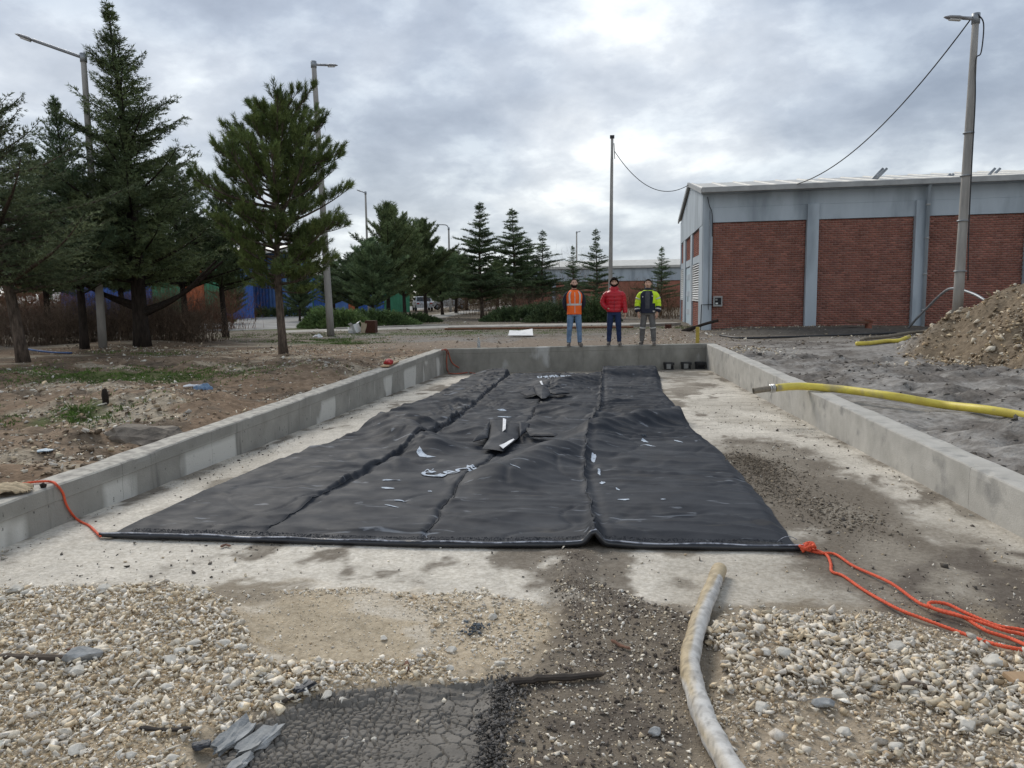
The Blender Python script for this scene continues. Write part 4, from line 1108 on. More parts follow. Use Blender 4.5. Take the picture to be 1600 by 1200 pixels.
# ------------------------------------------------------------------ wall-foot outlets and other small things
for i, px in enumerate((1045, 1072, 1094)):
    d = ray(px, 576); n3 = np.array([fn[0], fn[1], 0]); pt = np.array([FL[0], FL[1], 0])+n3*.10; o_ = np.array([0, 0, CZ]); q = o_+d*((pt-o_)@n3/(d@n3))
    zb = float(slab0(q[1])); rz = math.atan2(fd[1], fd[0])
    t = thing('drain_box', (q[0], q[1], zb), rz, ['left', 'middle', 'right'][i]+' one of three small black drain boxes at the foot of the end wall', 'drain box', 'black drain boxes at the end wall')
    b = MB(); s_ = .105
    b.box((0, .0, s_), (2*s_, .18, .02)); b.box((0, 0, .012), (2*s_, .18, .02)); b.box((-s_+.01, 0, s_/2+.005), (.02, .18, s_-.03)); b.box((s_-.01, 0, s_/2+.005), (.02, .18, s_-.03))
    b.box((0, 0, s_+.05), (2*s_+.03, .2, .07)); b.build('housing', M['blackp'], t, bevel=.004)
    if i < 2: MB().box((-.035, -.105, .09), (.12, .015, .13)).build('plate', M['greyface'], t, bevel=.003)
    MB().box((.0, -.02, .06), (2*s_-.05, .1, .05)).build('throat', M['dark'], t)
# plank with a red bag on the left wall
q = P(614, 571, .0); t = MB().box((0, 0, 0), (.16, 1.15, .03)).build('plank', M['plank'], None, bevel=.004)
t.location = (q[0]-.06, q[1]+.0, .034); t.rotation_euler = (0, 0, .08); tag(t, 'short timber plank laid along the top of the left wall', 'plank')
def lumpy(name, c, s, m, seed, n=2, amp=.25, smooth=True):
    bm = bmesh.new(); bmesh.ops.create_icosphere(bm, subdivisions=n, radius=1)
    r = random.Random(seed); off = r.uniform(0, 50)
    for v in bm.verts:
        f = 1+amp*(float(fbm(v.co.x*1.7+off+v.co.z, v.co.y*1.7+off-v.co.z, seed, 3))-.5)*2
        v.co = Vector((v.co.x*s[0]*f, v.co.y*s[1]*f, v.co.z*s[2]*f))
    me = bpy.data.meshes.new(name); bm.to_mesh(me); bm.free(); me.materials.append(m)
    if smooth: me.polygons.foreach_set('use_smooth', [True]*len(me.polygons))
    o = bpy.data.objects.new(name, me); C.objects.link(o); o.location = c; return o
q = P(611, 568, .06); tag(lumpy('red_bag', (q[0]-.04, q[1], .09), (.10, .16, .06), M['red'], 5, 3, .5), 'small crumpled red bag on the plank on the left wall', 'bag')
# beige sack at the left
def crumple(name, c, sx, sy, h, m, seed, rz=0, n=34, wr=1.0):
    xs = np.linspace(-1, 1, n); X, Y = np.meshgrid(xs, xs); r = np.hypot(X, Y)
    sh = 1-.25*(fbm(X*1.3+seed, Y*1.3, seed, 3)-.3)
    Z = h*(1-np.clip(r/1.25, 0, 1)**2)*(.55+.9*fbm(X*1.8+seed, Y*2.6, seed+1, 4))+wr*h*.5*(np.abs(fbm(X*2+Y*2.5, Y*1.0, seed+2, 4)-.5)*2)
    V = np.stack([X*sx*sh, Y*sy*sh, Z], -1).reshape(-1, 3)
    ins = (np.abs(X)**3+np.abs(Y)**3 < 1.0+.25*fbm(X*3, Y*3, seed+4, 2)).reshape(-1)
    f = grid_faces(n, n); f = f[ins[f].all(1)]
    top = len(V); V2 = V.copy(); V2[:, 2] -= .008
    o = mesh_np(name, np.concatenate([V, V2]), np.concatenate([f, f[:, ::-1]+top]), m, None, True); o.location = c; o.rotation_euler = (0, 0, rz); return o
q = P(14, 768, .02); tag(crumple('sack', (q[0]-.05, q[1], .0), .21, .13, .075, M['sack'], 4, .5), 'crumpled beige sack lying on the left wall top at the photo edge', 'sack')
q = P(68, 762, .0); tag(lumpy('soil_lump', (q[0], q[1], .015), (.03, .02, .022), M['bark_dark'], 9, 1, .4, False), 'dark lump of soil beside the orange rope on the left wall', 'soil')
# blue scraps on the bank
q = PG(318, 612); tag(crumple('plastic_scrap', (q[0], q[1], float(ground(q[0], q[1]))+.01), .15, .09, .07, M['ltblue'], 21, .4, wr=2), 'torn pale blue plastic film on a soil heap on the left bank', 'plastic scrap')
q = PG(300, 606); tag(crumple('plastic_scrap', (q[0], q[1], float(ground(q[0], q[1]))+.01), .15, .04, .03, M['label'], 25, .1, wr=2), 'strip of pale torn film just left of the blue plastic film', 'plastic scrap')
q = PG(72, 553); o = tag(MB().tube(spline([(-.8, .1, .16), (-.3, .0, .10), (.3, -.1, .05), (.9, -.2, .04)], 5), .05, 10, flat=.5).build('blue_pipe', M['bluep'], None, True), 'length of blue pipe on the ground beside the leftmost trunk', 'pipe'); o.location = (q[0], q[1], float(ground(q[0], q[1])))
q = PG(165, 633); tag(lumpy('dark_stump', (q[0], q[1], float(ground(q[0], q[1]))+.07), (.05, .04, .12), M['bark_dark'], 14, 2, .6, False), 'small black stump standing on the left bank', 'stump')
q = PG(70, 706); tag(crumple('paper_scrap', (q[0], q[1], float(ground(q[0], q[1]))+.012), .07, .06, .015, M['door'], 28, .4), 'flat pale green scrap of paper on the left bank soil', 'scrap')
# rock half buried in the hollow behind the left wall
q = PG(228, 686); tag(lumpy('boulder', (q[0]-.05, q[1], float(ground(q[0], q[1]))+.0), (.46, .25, .13), mat('brown_boulder', (.24, .205, .165), (.10, .085, .07), 5, .9, .01, 30), 33, 3, .8, False), 'flat brown boulder half buried beside the left wall', 'boulder')
# loose stones that show individually (positions from the picture)
def big_stone(px, py, wpx, hpx, m, seed, label, cat='stone', group=None, flat=.55, name='stone', rz=0, col=None):
    p = PS(px, py, .02); s_ = np.linalg.norm(p-np.array([0, 0, CZ]))/FPX
    r = random.Random(seed); bm = bmesh.new()
    for _ in range(22):
        v = Vector((r.gauss(0, 1), r.gauss(0, 1), r.gauss(0, 1))).normalized()*r.uniform(.86, 1); bm.verts.new(v)
    bmesh.ops.convex_hull(bm, input=bm.verts[:]); bmesh.ops.delete(bm, geom=[v for v in bm.verts if not v.link_faces], context='VERTS')
    bmesh.ops.recalc_face_normals(bm, faces=bm.faces)
    a = wpx*s_/2; h = hpx*s_/2
    for v in bm.verts: v.co = Vector((v.co.x*a, v.co.y*h*1.3, v.co.z*h*flat))
    bmesh.ops.bevel(bm, geom=bm.edges[:], offset=min(a, h)*.07, segments=1, affect='EDGES')
    me = bpy.data.meshes.new(name); bm.to_mesh(me); bm.free(); me.materials.append(m)
    o = bpy.data.objects.new(name, me); C.objects.link(o)
    o.location = (p[0], p[1], float(slabz(p[0], p[1]))+h*flat*.6); o.rotation_euler = (r.uniform(-.15, .15), r.uniform(-.15, .15), rz)
    return tag(o, label, cat, group)
M['ls'] = mat('limestone', (.60, .57, .51), (.46, .43, .37), 22, .9, .004, 60, rnd=.12, spec=.25)
big_stone(127, 1040, 60, 26, M['greyrock'], 3, 'blue-grey oblong stone at the end of the dark stick on the left', rz=.25, flat=.9)
L_ = [(303, 1018, 24), (283, 1028, 22), (268, 1042, 26), (320, 936, 18), (165, 930, 24), (25, 935, 26), (42, 938, 20), (122, 1062, 26), (240, 1060, 24), (350, 1020, 24), (380, 1020, 20), (300, 1040, 20), (360, 1060, 22), (388, 1082, 18),
      (260, 1085, 22), (180, 1075, 18), (420, 1070, 18), (460, 1052, 16), (538, 1046, 16), (600, 995, 14), (770, 966, 18), (706, 1028, 20), (703, 1055, 16), (780, 1040, 20), (510, 1092, 22), (535, 1098, 20), (575, 1094, 16), (620, 1082, 18),
      (585, 1150, 12), (540, 1147, 12), (120, 1188, 26), (205, 1192, 20), (270, 1195, 22), (1222, 1035, 30), (1298, 1008, 24), (1402, 1022, 30), (1254, 993, 18), (1245, 975, 18), (1195, 1033, 22), (1312, 1098, 26), (1216, 1062, 20),
      (1430, 1097, 24), (1348, 1068, 20), (1552, 1046, 32), (1482, 1032, 20), (1320, 1150, 26), (1510, 1150, 30), (1190, 1118, 28), (1365, 1085, 22), (1270, 1076, 20), (1460, 1072, 20), (1580, 1120, 24), (1400, 1175, 24), (1180, 1000, 18)]
for i, (px, py, s_) in enumerate(L_):
    big_stone(px, py, s_, s_*.72, M['ls'], 100+i, 'pale angular limestone lump lying among the foreground gravel', group='larger pale stones in the foreground gravel', rz=i*1.1, flat=.8)
big_stone(1286, 1110, 36, 22, M['greyrock'], 7, 'dark bluish stone in the gravel right of the muddy hose', flat=.7)
big_stone(1022, 1148, 22, 20, M['greyrock'], 8, 'small blue-grey stone in the dark gravel left of the muddy hose', flat=.7)
def clay_slab(px0, py0, px1, py1, wpx, label, seed, m, th=.35):
    a = PS(px0, py0, .03); b = PS(px1, py1, .03); d = b-a; ln = np.linalg.norm(d[:2]); s_ = np.linalg.norm(a)/FPX; wd = wpx*s_
    bm = bmesh.new(); bmesh.ops.create_cube(bm, size=1); bmesh.ops.subdivide_edges(bm, edges=bm.edges[:], cuts=5, use_grid_fill=True)
    for v in bm.verts:
        u = v.co.x*2; tp_ = 1-.35*abs(u)**3; f = .5*(float(fbm(v.co.x*4+seed, v.co.y*4+v.co.z*2, seed, 3))-.5)
        v.co = Vector((v.co.x*ln*(1+f), v.co.y*wd*tp_*(1+f*2), v.co.z*wd*th*(1+f*3)+.01*f))
    me = bpy.data.meshes.new('clay_slab'); bm.to_mesh(me); bm.free(); me.materials.append(m)
    o = bpy.data.objects.new('clay_slab', me); C.objects.link(o); c = (a+b)/2
    o.location = (c[0], c[1], float(slabz(c[0], c[1]))+.03); o.rotation_euler = (.25*(seed % 3-1), -.05, math.atan2(d[1], d[0])); return tag(o, label, 'clay slab')
clay_slab(335, 1172, 390, 1135, 32, 'left of the two long grey clay slabs at the lower left', 2, M['greyrock'])
clay_slab(372, 1175, 432, 1140, 34, 'right of the two long grey clay slabs beside the cracked mud', 4, M['greyrock'])
clay_slab(358, 1205, 388, 1180, 26, 'short grey clay slab at the bottom edge below the two long ones', 6, M['greyrock'])
clay_slab(302, 1172, 330, 1168, 20, 'small dark grey clay piece left of the two long slabs', 9, M['slate'])
clay_slab(462, 1092, 490, 1080, 24, 'flat dark slate piece on the edge of the pale gravel', 12, M['slate'], .2)
def stick(pts, r, m, label, cat='stick', flat=.6, seed=0, n=8):
    q = spline([PS(px, py, .02) for px, py in pts], 6); q = [np.array([p[0], p[1], float(slabz(p[0], p[1]))+r*.8+.006]) for p in q]
    rr = [r*(.75+.5*float(vn(i*.6, seed, 3))) for i in range(len(q))]; rr[0] *= .5; rr[-1] *= .4
    return tag(MB().tube(q, rr, n, flat=flat).build('timber_piece' if cat != 'stick' else 'stick', m), label, cat)
stick([(-30, 1040), (20, 1041), (60, 1043), (103, 1042)], .019, M['wood'], 'long dark rotten stick entering at the left edge of the gravel', seed=1)
stick([(795, 1074), (840, 1072), (900, 1067), (944, 1062)], .02, M['wood'], 'black weathered timber length lying across the dark gravel', 'timber', .7, 2)
stick([(425, 1115), (450, 1105), (470, 1098)], .010, M['wood'], 'thin dark stick pointing at the slate piece', seed=3)
stick([(220, 1152), (260, 1155), (300, 1152)], .012, M['wood'], 'short dark stick in the pale gravel left of the clay slabs', seed=4)
stick([(635, 1036), (636, 1050), (635, 1062)], .010, M['chip'], 'red-brown splinter lying below the sandy puddle area', seed=5)
stick([(955, 1008), (970, 1015), (985, 1022)], .010, M['chip'], 'small brown splinter on the dark gravel left of the hose', seed=6)
stick([(1305, 1068), (1325, 1067), (1345, 1063)], .009, M['wood'], 'thin dark stick among the right hand gravel', seed=7)
stick([(1400, 1090), (1430, 1087), (1462, 1093)], .016, M['wood'], 'dark bark strip half buried in the right hand gravel', seed=8)
stick([(345, 852), (352, 849), (360, 851)], .010, M['chip'], 'tiny rusty chip right below the front hem of the fabric', seed=9)
stick([(105, 1028), (120, 1024), (130, 1022)], .012, M['chip'], 'tan wood chip just above the blue-grey oblong stone', seed=10)
q = PS(1590, 1078, .02); o = MB().box((0, 0, 0), (.10, .06, .02)).build('wood_offcut', M['plank'], None, bevel=.003); o.location = (q[0], q[1], float(slabz(q[0], q[1]))+.035); o.rotation_euler = (.15, .1, .3); tag(o, 'pale timber offcut at the right edge on the gravel', 'wood offcut')
q = PS(743, 986, .02)
o = scatter('slate_rubble', np.stack([rng.normal(q[0], .03, 60), rng.normal(q[1], .035, 60), np.full(60, float(slabz(q[0], q[1]))+.015)], -1), rng.uniform(.006, .016, 60), np.array((.10, .115, .13))*rng.uniform(.6, 1.7, (60, 1)), SV_LO)
tag(o, 'small heap of blue-grey broken rock pieces in the middle of the gravel', 'rubble', kind='stuff')

# ------------------------------------------------------------------ lamp posts
def lamp_post(bx, by, top_px, top_py, arm, label, group='street lamps', r0=.12, r1=.075, arm_l=1.9, armz=.35, zb=None, head=True, curved=False, m=None):
    zb = float(ground(bx, by)) if zb is None else zb
    zt = topz(bx, by, top_py); tp_ = PD(top_px, top_py, by)
    lean = tp_[0]-bx
    t = thing('street_lamp', (bx, by, zb), 0, label, 'street lamp', group); H = zt-zb
    MB().tube([(lean*k/8, 0, H*k/8) for k in range(9)], [r0+(r1-r0)*k/8 for k in range(9)], 14).build('pole', m or M['pole'], t, True)
    if arm is None: return t, (bx+lean, by, zt)
    ax, ay = arm
    e = np.array([lean+ax*arm_l, ay*arm_l, H+armz]); s_ = np.array([lean, 0, H-.08])
    if curved: pts = spline([s_, s_+(e-s_)*np.array([.18, .18, .0])+np.array([0, 0, .35]), e], 8)
    else: pts = [s_+(e-s_)*k/4 for k in range(5)]
    MB().tube(pts, .045, 8).build('arm', M['lamp'], t, True)
    d_ = e-s_; d_ /= np.linalg.norm(d_)
    b = MB().tube([e-d_*.10, e, e+d_*.12, e+d_*.34, e+d_*.46], [.05, .07, .11, .10, .03], 12, flat=.42); b.build('lamp_head', M['lamp'], t, True)
    q = e+d_*.20; MB().tube([q-d_*.13+np.array([0, 0, -.055]), q+d_*.13+np.array([0, 0, -.05])], .06, 10, flat=.4).build('lens', M['white'], t, True)
    MB().tube([(lean, 0, H-.2), (lean, 0, H+.04)], r1+.02, 12).build('cap', M['galv'], t, True)
    return t, (bx+lean, by, zt)
q = PG(161, 543); lamp_post(q[0], q[1], 130, 86, (-.93, -.36), 'lamp post with a long straight arm rising left of the tall spruce', arm_l=1.25, armz=.32)
q = PG(517, 525); lamp_post(q[0], q[1], 490, 97, (.75, .66), 'lamp post with a short arm standing right of the pine tree', arm_l=.5, armz=-.02, r0=.145, r1=.09)
q = P(577, 492, -.1); lamp_post(q[0], q[1], 571, 300, (-.9, .3), 'distant lamp post just right of the pine crown', arm_l=.5, armz=.1)
q = P(704, 488, -.1); lamp_post(q[0], q[1], 701, 356, (-1, 0), 'distant lamp post with an arm bent to the left above the dark cedars', arm_l=1.6, armz=.3, curved=True)
q = P(901, 480, -.1); lamp_post(q[0], q[1], 901, 362, (.3, .9), 'distant slender lamp post behind the orange vest man', arm_l=.8, armz=.05, r0=.13)
q = P(953, 509, -.1); _, ptop = lamp_post(q[0], q[1], 956.5, 214, None, 'plain concrete pole rising behind the man in the red jacket', group=None, r0=.11, r1=.06, m=M['pole'])
bpy.data.objects[_.name].name = 'concrete_pole'; _['category'] = 'pole'
MB().box((ptop[0]-q[0], 0, ptop[2]-float(ground(q[0], q[1]))), (.2, .2, .12)).build('pole_cap', M['wire'], _)
MB().tube([(ptop[0]-q[0]+.08, -.08, ptop[2]+.1-.3), (ptop[0]-q[0]+.12, -.1, ptop[2]-.9)], .02, 6).build('cable_bracket', M['wire'], _)
q = P(1493, 543, -.1); RPB = q
rl, rtop = lamp_post(q[0], q[1], 1525, 24, (-.95, -.1), 'tall leaning concrete lamp post in front of the brick building', arm_l=.32, armz=-.06, r0=.125, r1=.075)
pts = [(rtop[0]+.05-q[0], -.05, rtop[2]-zb_) for zb_ in ()]
hh = rtop[2]-float(ground(q[0], q[1])); ln_ = rtop[0]-q[0]
MB().tube(spline([(ln_, -.08, hh-.0), (ln_+.13, -.12, hh-.25), (ln_+.10, -.14, hh-.9), (ln_*.85, -.13, hh*.85), (ln_*.7+.04, -.15, hh*.72), (ln_*.5+.05, -.16, hh*.5), (ln_*.3+.07, -.17, hh*.3), (ln_*.15+.12, -.18, hh*.13)], 6), .016, 6).build('pole_cable', M['wire'], rl, True)
for k in (.33, .48, .62, .16):
    MB().tube([(ln_*k, 0, hh*k), (ln_*k, 0, hh*k+.03)], .16-.05*k, 14).build('clamp_band', M['galv'], rl, True)

# ------------------------------------------------------------------ brick building
BC = np.array([3.97, 30.9]); th_ = math.radians(5)
fx = np.array([math.cos(th_), -math.sin(th_)]); fy = np.array([.03, 1.0])
bz0 = -.12
bl = thing('brick_building', (0, 0, 0), 0, 'low brick hall with blue-grey concrete frame and metal roof on the right', 'building')
def bp_(u, v, z): q = BC+fx*u+fy*v; return (q[0], q[1], z)      # u along the long front, v towards the back
def bbox(mb, u0, u1, v0, v1, z0, z1):
    vs = [bp_(u, v, z) for z in (z0, z1) for v in (v0, v1) for u in (u0, u1)]
    mb.add(vs, [(0, 2, 3, 1), (4, 5, 7, 6), (0, 1, 5, 4), (2, 6, 7, 3), (0, 4, 6, 2), (1, 3, 7, 5)]); return mb
def u_at(px):   # front position seen in picture column px
    lo, hi = 0., 40.
    for _ in range(40):
        m_ = (lo+hi)/2; q = bp_(m_, 0, 1.36); v = CM3.T @ (np.array(q)-np.array([0, 0, CZ]))
        if 800+FPX*v[0]/-v[2] < px: lo = m_
        else: hi = m_
    return lo
def v_at(px):
    lo, hi = 0., 12.
    for _ in range(40):
        m_ = (lo+hi)/2; q = bp_(0, m_, 1.36); v = CM3.T @ (np.array(q)-np.array([0, 0, CZ]))
        if 800+FPX*v[0]/-v[2] > px: lo = m_
        else: hi = m_
    return lo
ZE = 5.12; ZB = 4.05     # eaves, underside of the beam
VW = v_at(1057.5); uL = 26.0
bbox(MB(), .15, uL, .17, VW-.15, bz0, ZE).build('core_wall', M['mortar'], bl)
uc = [(0.0, u_at(1112)), (u_at(1257), u_at(1275)), (u_at(1424), u_at(1445)), (u_at(1597), u_at(1616))]
sp = uc[3][0]-uc[2][0]; uc += [(uc[3][0]+sp, uc[3][1]+sp), (uc[3][0]+2*sp, uc[3][1]+2*sp)]
for i, (a, b) in enumerate(uc):
    bbox(MB(), a, b, -.16 if i else -.03, .12, bz0-.2, 4.62 if i else ZE).build('pilaster', M['frame'], bl, bevel=.012)
bbox(MB(), uc[0][1]-.0, uL, -.02, .15, ZB, ZB+.56).build('beam', M['frame'], bl, bevel=.006)
bbox(MB(), uc[0][1]-.0, uL, .0, .15, ZB+.565, ZE).build('beam', M['frame'], bl, bevel=.004)
# brick panels, every brick real
BRK = np.array([(.275, .118, .09), (.30, .13, .10), (.25, .106, .082), (.285, .132, .105), (.235, .104, .085)])
def bricks(name, u0, u1, z0, z1, along='u', v=.06, parent=bl):
    bw, bh, j = .205, .066, .016; V = []; F = []; Cc = []
    rows = int((z1-z0)/(bh+j)); k = 0
    r = random.Random(int(u0*100))
    for i in range(rows+1):
        z = z0+i*(bh+j); zt = min(z+bh, z1)
        if zt-z < .02: continue
        u = u0-(bw+j)*(.5 if i % 2 else 0)
        while u < u1:
            a = max(u, u0); b = min(u+bw, u1)
            if b-a > .02:
                pr = v-.014+r.uniform(-.003, .003)
                if along == 'u': q = [bp_(a, pr, z), bp_(b, pr, z), bp_(b, pr, zt), bp_(a, pr, zt), bp_(a, v+.03, z), bp_(b, v+.03, z), bp_(b, v+.03, zt), bp_(a, v+.03, zt)]
                else: q = [bp_(pr, a, z), bp_(pr, b, z), bp_(pr, b, zt), bp_(pr, a, zt), bp_(v+.03, a, z), bp_(v+.03, b, z), bp_(v+.03, b, zt), bp_(v+.03, a, zt)]
                n0 = len(V); V += q; F += [(n0, n0+1, n0+2, n0+3), (n0+3, n0+2, n0+6, n0+7), (n0, n0+4, n0+5, n0+1), (n0+1, n0+5, n0+6, n0+2), (n0, n0+3, n0+7, n0+4)]
                c = BRK[r.randrange(5)]*r.uniform(.82, 1.15); Cc += [c]*8
            u += bw+j
    o = mesh_np(name, V, F, M['brick'], np.array(Cc), False, parent); stuff(o)
    mb = MB()
    if along == 'u': bbox(mb, u0, u1, v, v+.08, z0-.05, z1)
    else: bbox(mb, v, v+.08, u0, u1, z0-.05, z1)
    mb.build('mortar_bed', M['mortar'], parent)
for i in range(5): bricks('brick_panel', uc[i][1]+.01, uc[i+1][0]-.01, bz0, ZB-.02)
# gable side (seen at a slant): frame strips with brick between, louvres and door
vv = [v_at(p) for p in (1092, 1081, 1078.5, 1070.5, 1067.5, 1060, 1057.5)]
for a, b in ((0.13, vv[0]), (vv[1], vv[2]), (vv[3], vv[4]), (vv[5], VW)):
    bbox(MB(), -.02, .14, a, b, bz0, ZB-.06).build('gable_post', M['frame'], bl)
bays = [(vv[0], vv[1]), (vv[2], vv[3]), (vv[4], vv[5])]
bays = [(a+.01, b-.01) for a, b in bays]
for i, (a, b) in enumerate(bays):
    bricks('brick_panel', a, b, 2.95, ZB-.08, 'v')
    bbox(MB(), .02, .12, a, b, 2.62, 2.93).build('lintel', M['frame'], bl)
    if i == 1:
        for k in range(2):
            w_ = (b-a-.1)/2; d = bbox(MB(), .05, .10, a+.04+k*(w_+.02), a+.04+k*(w_+.02)+w_, bz0+.02, 2.58).build('door_leaf', M['door'], bl)
            mb = MB()
            for z in (.35, 1.2, 2.0): bbox(mb, .035, .048, a+.1+k*(w_+.02), a-.02+k*(w_+.02)+w_, z, z+.25)
            mb.build('door_panel', M['frame'], d)
            bbox(MB(), .0, .03, a+.04+w_*(1-k)+k*.06, a+.04+w_*(1-k)+k*.06+.03, .95, 1.2).build('handle', M['galv'], d)
    else:
        bricks('brick_panel', a, b, bz0, 1.0, 'v')
        fr = bbox(MB(), .10, .13, a+.05, b-.05, 1.05, 2.6).build('louvre', M['dark'], bl)
        mb = MB(); bbox(mb, .0, .10, a, a+.07, 1.02, 2.62); bbox(mb, .0, .10, b-.07, b, 1.02, 2.62); bbox(mb, .002, .10, a+.07, b-.07, 1.02, 1.08); mb.build('louvre_frame', M['white'], fr)
        mb = MB()
        for k in range(15):
            z = 1.12+k*.1; vs = [bp_(.01, a+.08, z), bp_(.01, b-.08, z), bp_(.085, b-.08, z+.06), bp_(.085, a+.08, z+.06), bp_(.01, a+.08, z+.02), bp_(.01, b-.08, z+.02), bp_(.085, b-.08, z+.08), bp_(.085, a+.08, z+.08)]
            mb.add(vs, [(0, 1, 2, 3), (4, 7, 6, 5), (0, 4, 5, 1), (2, 6, 7, 3), (0, 3, 7, 4), (1, 5, 6, 2)])
        stuff(mb.build('louvre_slats', M['white'], fr))
bbox(MB(), -.03, .14, .13, VW, ZB-.05, ZE-.02).build('gable_beam', M['frame'], bl)
# gable triangle + roof
ZR = 6.3; vm = VW/2
tri = [bp_(-.02, 0, ZE-.015), bp_(-.02, VW, ZE-.015), bp_(-.02, vm, ZR-.08), bp_(.14, 0, ZE-.015), bp_(.14, VW, ZE-.015), bp_(.14, vm, ZR-.08)]
MB().add(tri, [(0, 2, 1), (3, 4, 5), (0, 3, 5, 2), (1, 2, 5, 4), (0, 1, 4, 3)]).build('gable_wall', M['frame'], bl)
def roof_side(v0, v1, z0, z1):
    us = []; hs = []; u = -.12
    while u < uL:
        for du, h in ((0, 0), (.10, 0), (.14, .045), (.19, .045), (.23, 0), (.62, 0)): us.append(u+du); hs.append(h)
        u += .92
    V = []
    for t_ in (0, 1):
        for thk in (.03, 0): pass
    nU = len(us)
    for (v, z) in ((v0, z0), ((v0+v1)/2, (z0+z1)/2), (v1, z1)):
        for u, h in zip(us, hs): V.append(bp_(u, v, z+h+.05))
    for (v, z) in ((v0, z0), ((v0+v1)/2, (z0+z1)/2), (v1, z1)):
        for u, h in zip(us, hs): V.append(bp_(u, v, z+h))
    f = grid_faces(3, nU); F = [tuple(q) for q in f]+[tuple(q[::-1]+3*nU) for q in f]
    for i in range(nU-1): F.append((i, i+1, i+1+3*nU, i+3*nU))
    for i in range(2): F.append((i*nU, (i+1)*nU, (i+1)*nU+3*nU, i*nU+3*nU))
    MB().add(V, F).build('roof_sheet', M['roof'], bl)
roof_side(-.42, vm, ZE+.10, ZR); roof_side(VW+.35, vm, ZE+.10, ZR+.001)
bbox(MB(), -.14, uL, -.56, -.30, ZE+.01, ZE+.21).build('gutter', M['gutter'], bl, bevel=.02)
bbox(MB(), -.10, uL, -.30, .1, ZE+.0, ZE+.06).build('soffit', M['frame'], bl)
# verge trims
for (va, za, vb, zb_) in ((-.42, ZE+.06, vm, ZR+.0), (VW+.35, ZE+.06, vm, ZR+.0)):
    vs = [bp_(u, v, z+dz) for u in (-.16, -.09) for (v, z) in ((va, za), (vb, zb_)) for dz in (-.06, .12)]
    MB().add(vs, [(0, 1, 3, 2), (4, 6, 7, 5), (0, 4, 5, 1), (2, 3, 7, 6), (1, 5, 7, 3), (0, 2, 6, 4)]).build('verge_trim', M['gutter'], bl)
# downpipe
ud = u_at(1440)
dp = MB().tube([bp_(ud, -.26, bz0), bp_(ud, -.26, 5.0), bp_(ud, -.40, 5.15)], .065, 12).build('downpipe', M['frame'], bl, True)
for z in (.6, 1.9, 3.2, 4.4):
    MB().tube([bp_(ud, -.26, z), bp_(ud, -.26, z+.06)], .08, 12).build('pipe_clip', M['gutter'], dp, True)
# electric box with conduit
ub = u_at(1121.5); zb1 = 1.03
eb = bbox(MB(), ub-.17, ub+.17, -.10, .04, zb1-.2, zb1+.2).build('meter_box', M['gutter'], bl, bevel=.01)
bbox(MB(), ub-.12, ub+.12, -.112, -.10, zb1-.13, zb1+.14).build('box_window', M['dark'], eb)
bbox(MB(), ub-.10, ub-.02, -.118, -.1125, zb1+.03, zb1+.10).build('meter_dial', M['greyface'], eb)
bbox(MB(), ub-.09, ub+.0, -.118, -.1125, zb1-.11, zb1-.05).build('meter_dial', M['white'], eb)
MB().tube([bp_(ub-.17, -.06, zb1-.12), bp_(-.05, -.06, zb1-.12), bp_(-.07, -.06, bz0)], .018, 6).build('conduit', M['wire'], bl, True)
MB().tube(spline([bp_(.12, -.1, ZE-.1), bp_(.2, -.1, ZE-.45), bp_(.30, -.1, ZE-.75), bp_(.32, -.1, ZE-1.6)], 6), .016, 6).build('cable_drop', M['wire'], bl, True)
MB().tube([bp_(.22, -.05, ZE-.6), bp_(.22, -.05, .7)], .012, 6).build('conduit', M['galv'], bl, True)
# slanted pipes standing on the roof
for px, k in ((1366, 2), (1372, 2), (1478, 1), (1483, 1), (1541, 2), (1549, 2)):
    a = PD(px, 277 if k == 2 else 279, 32.5); a2 = PD(px+(14 if k == 2 else 7), 263 if k == 2 else 272, 32.5)
    zz = ZE+.6
    MB().tube([a+(a-a2)*.8, a2], .05, 8).build('roof_pipe', M['galv'], bl, True)
# cables
def cable(a, b, sag, label, mid=None):
    a = np.array(a); b = np.array(b); q = [a+(b-a)*t-np.array([0, 0, sag*4*t*(1-t)]) for t in np.linspace(0, 1, 28)]
    return tag(MB().tube(q, .017, 6).build('overhead_cable', M['wire'], None, True), label, 'cable')
cable((ptop[0]+.1, ptop[1], topz(ptop[0], ptop[1], 236)), bp_(-.12, vm*.9, ZR-.05), .9, 'slack cable between the concrete pole and the gable of the brick hall')
cable((rtop[0]-.1, rtop[1]-.05, rtop[2]-.05), PD(1190, 291, 33.5), 1.25, 'long sagging cable from the tall lamp post to the brick hall roof')

# ------------------------------------------------------------------ far buildings
def panel_wall(root, p0, p1, z0, z1, m, name='wall_panel', rib=.25, label=None):
    p0 = np.array(p0); p1 = np.array(p1); Lw = np.linalg.norm(p1-p0); d = (p1-p0)/Lw; n = np.array([d[1], -d[0]]); nn = max(2, int(Lw/rib)*4); V = []
    for z in (z0, z1):
        for i in range(nn+1):
            q = p0+d*Lw*i/nn+n*(.05 if i % 4 in (1, 2) else 0); V.append((q[0], q[1], z))
    for z in (z0, z1):
        for i in range(nn+1): q = p0+d*Lw*i/nn-n*.12; V.append((q[0], q[1], z))
    k = nn+1; F = [tuple(f) for f in grid_faces(2, k)]+[tuple(f[::-1]+2*k) for f in grid_faces(2, k)]
    F += [(k+i, k+i+1, 3*k+i+1, 3*k+i) for i in range(nn)]+[(0, k, 3*k, 2*k), (k-1, 3*k-1, 4*k-1, 2*k-1)]
    o = MB().add(V, F).build(name, m, root)
    if label: o['label'] = label
    return o
hall = thing('coloured_hall', label='large hall clad in blue, green and orange sheets behind the left trees', cat='building')
def GX(px, Y): return PD(px, 470, Y)[:2]
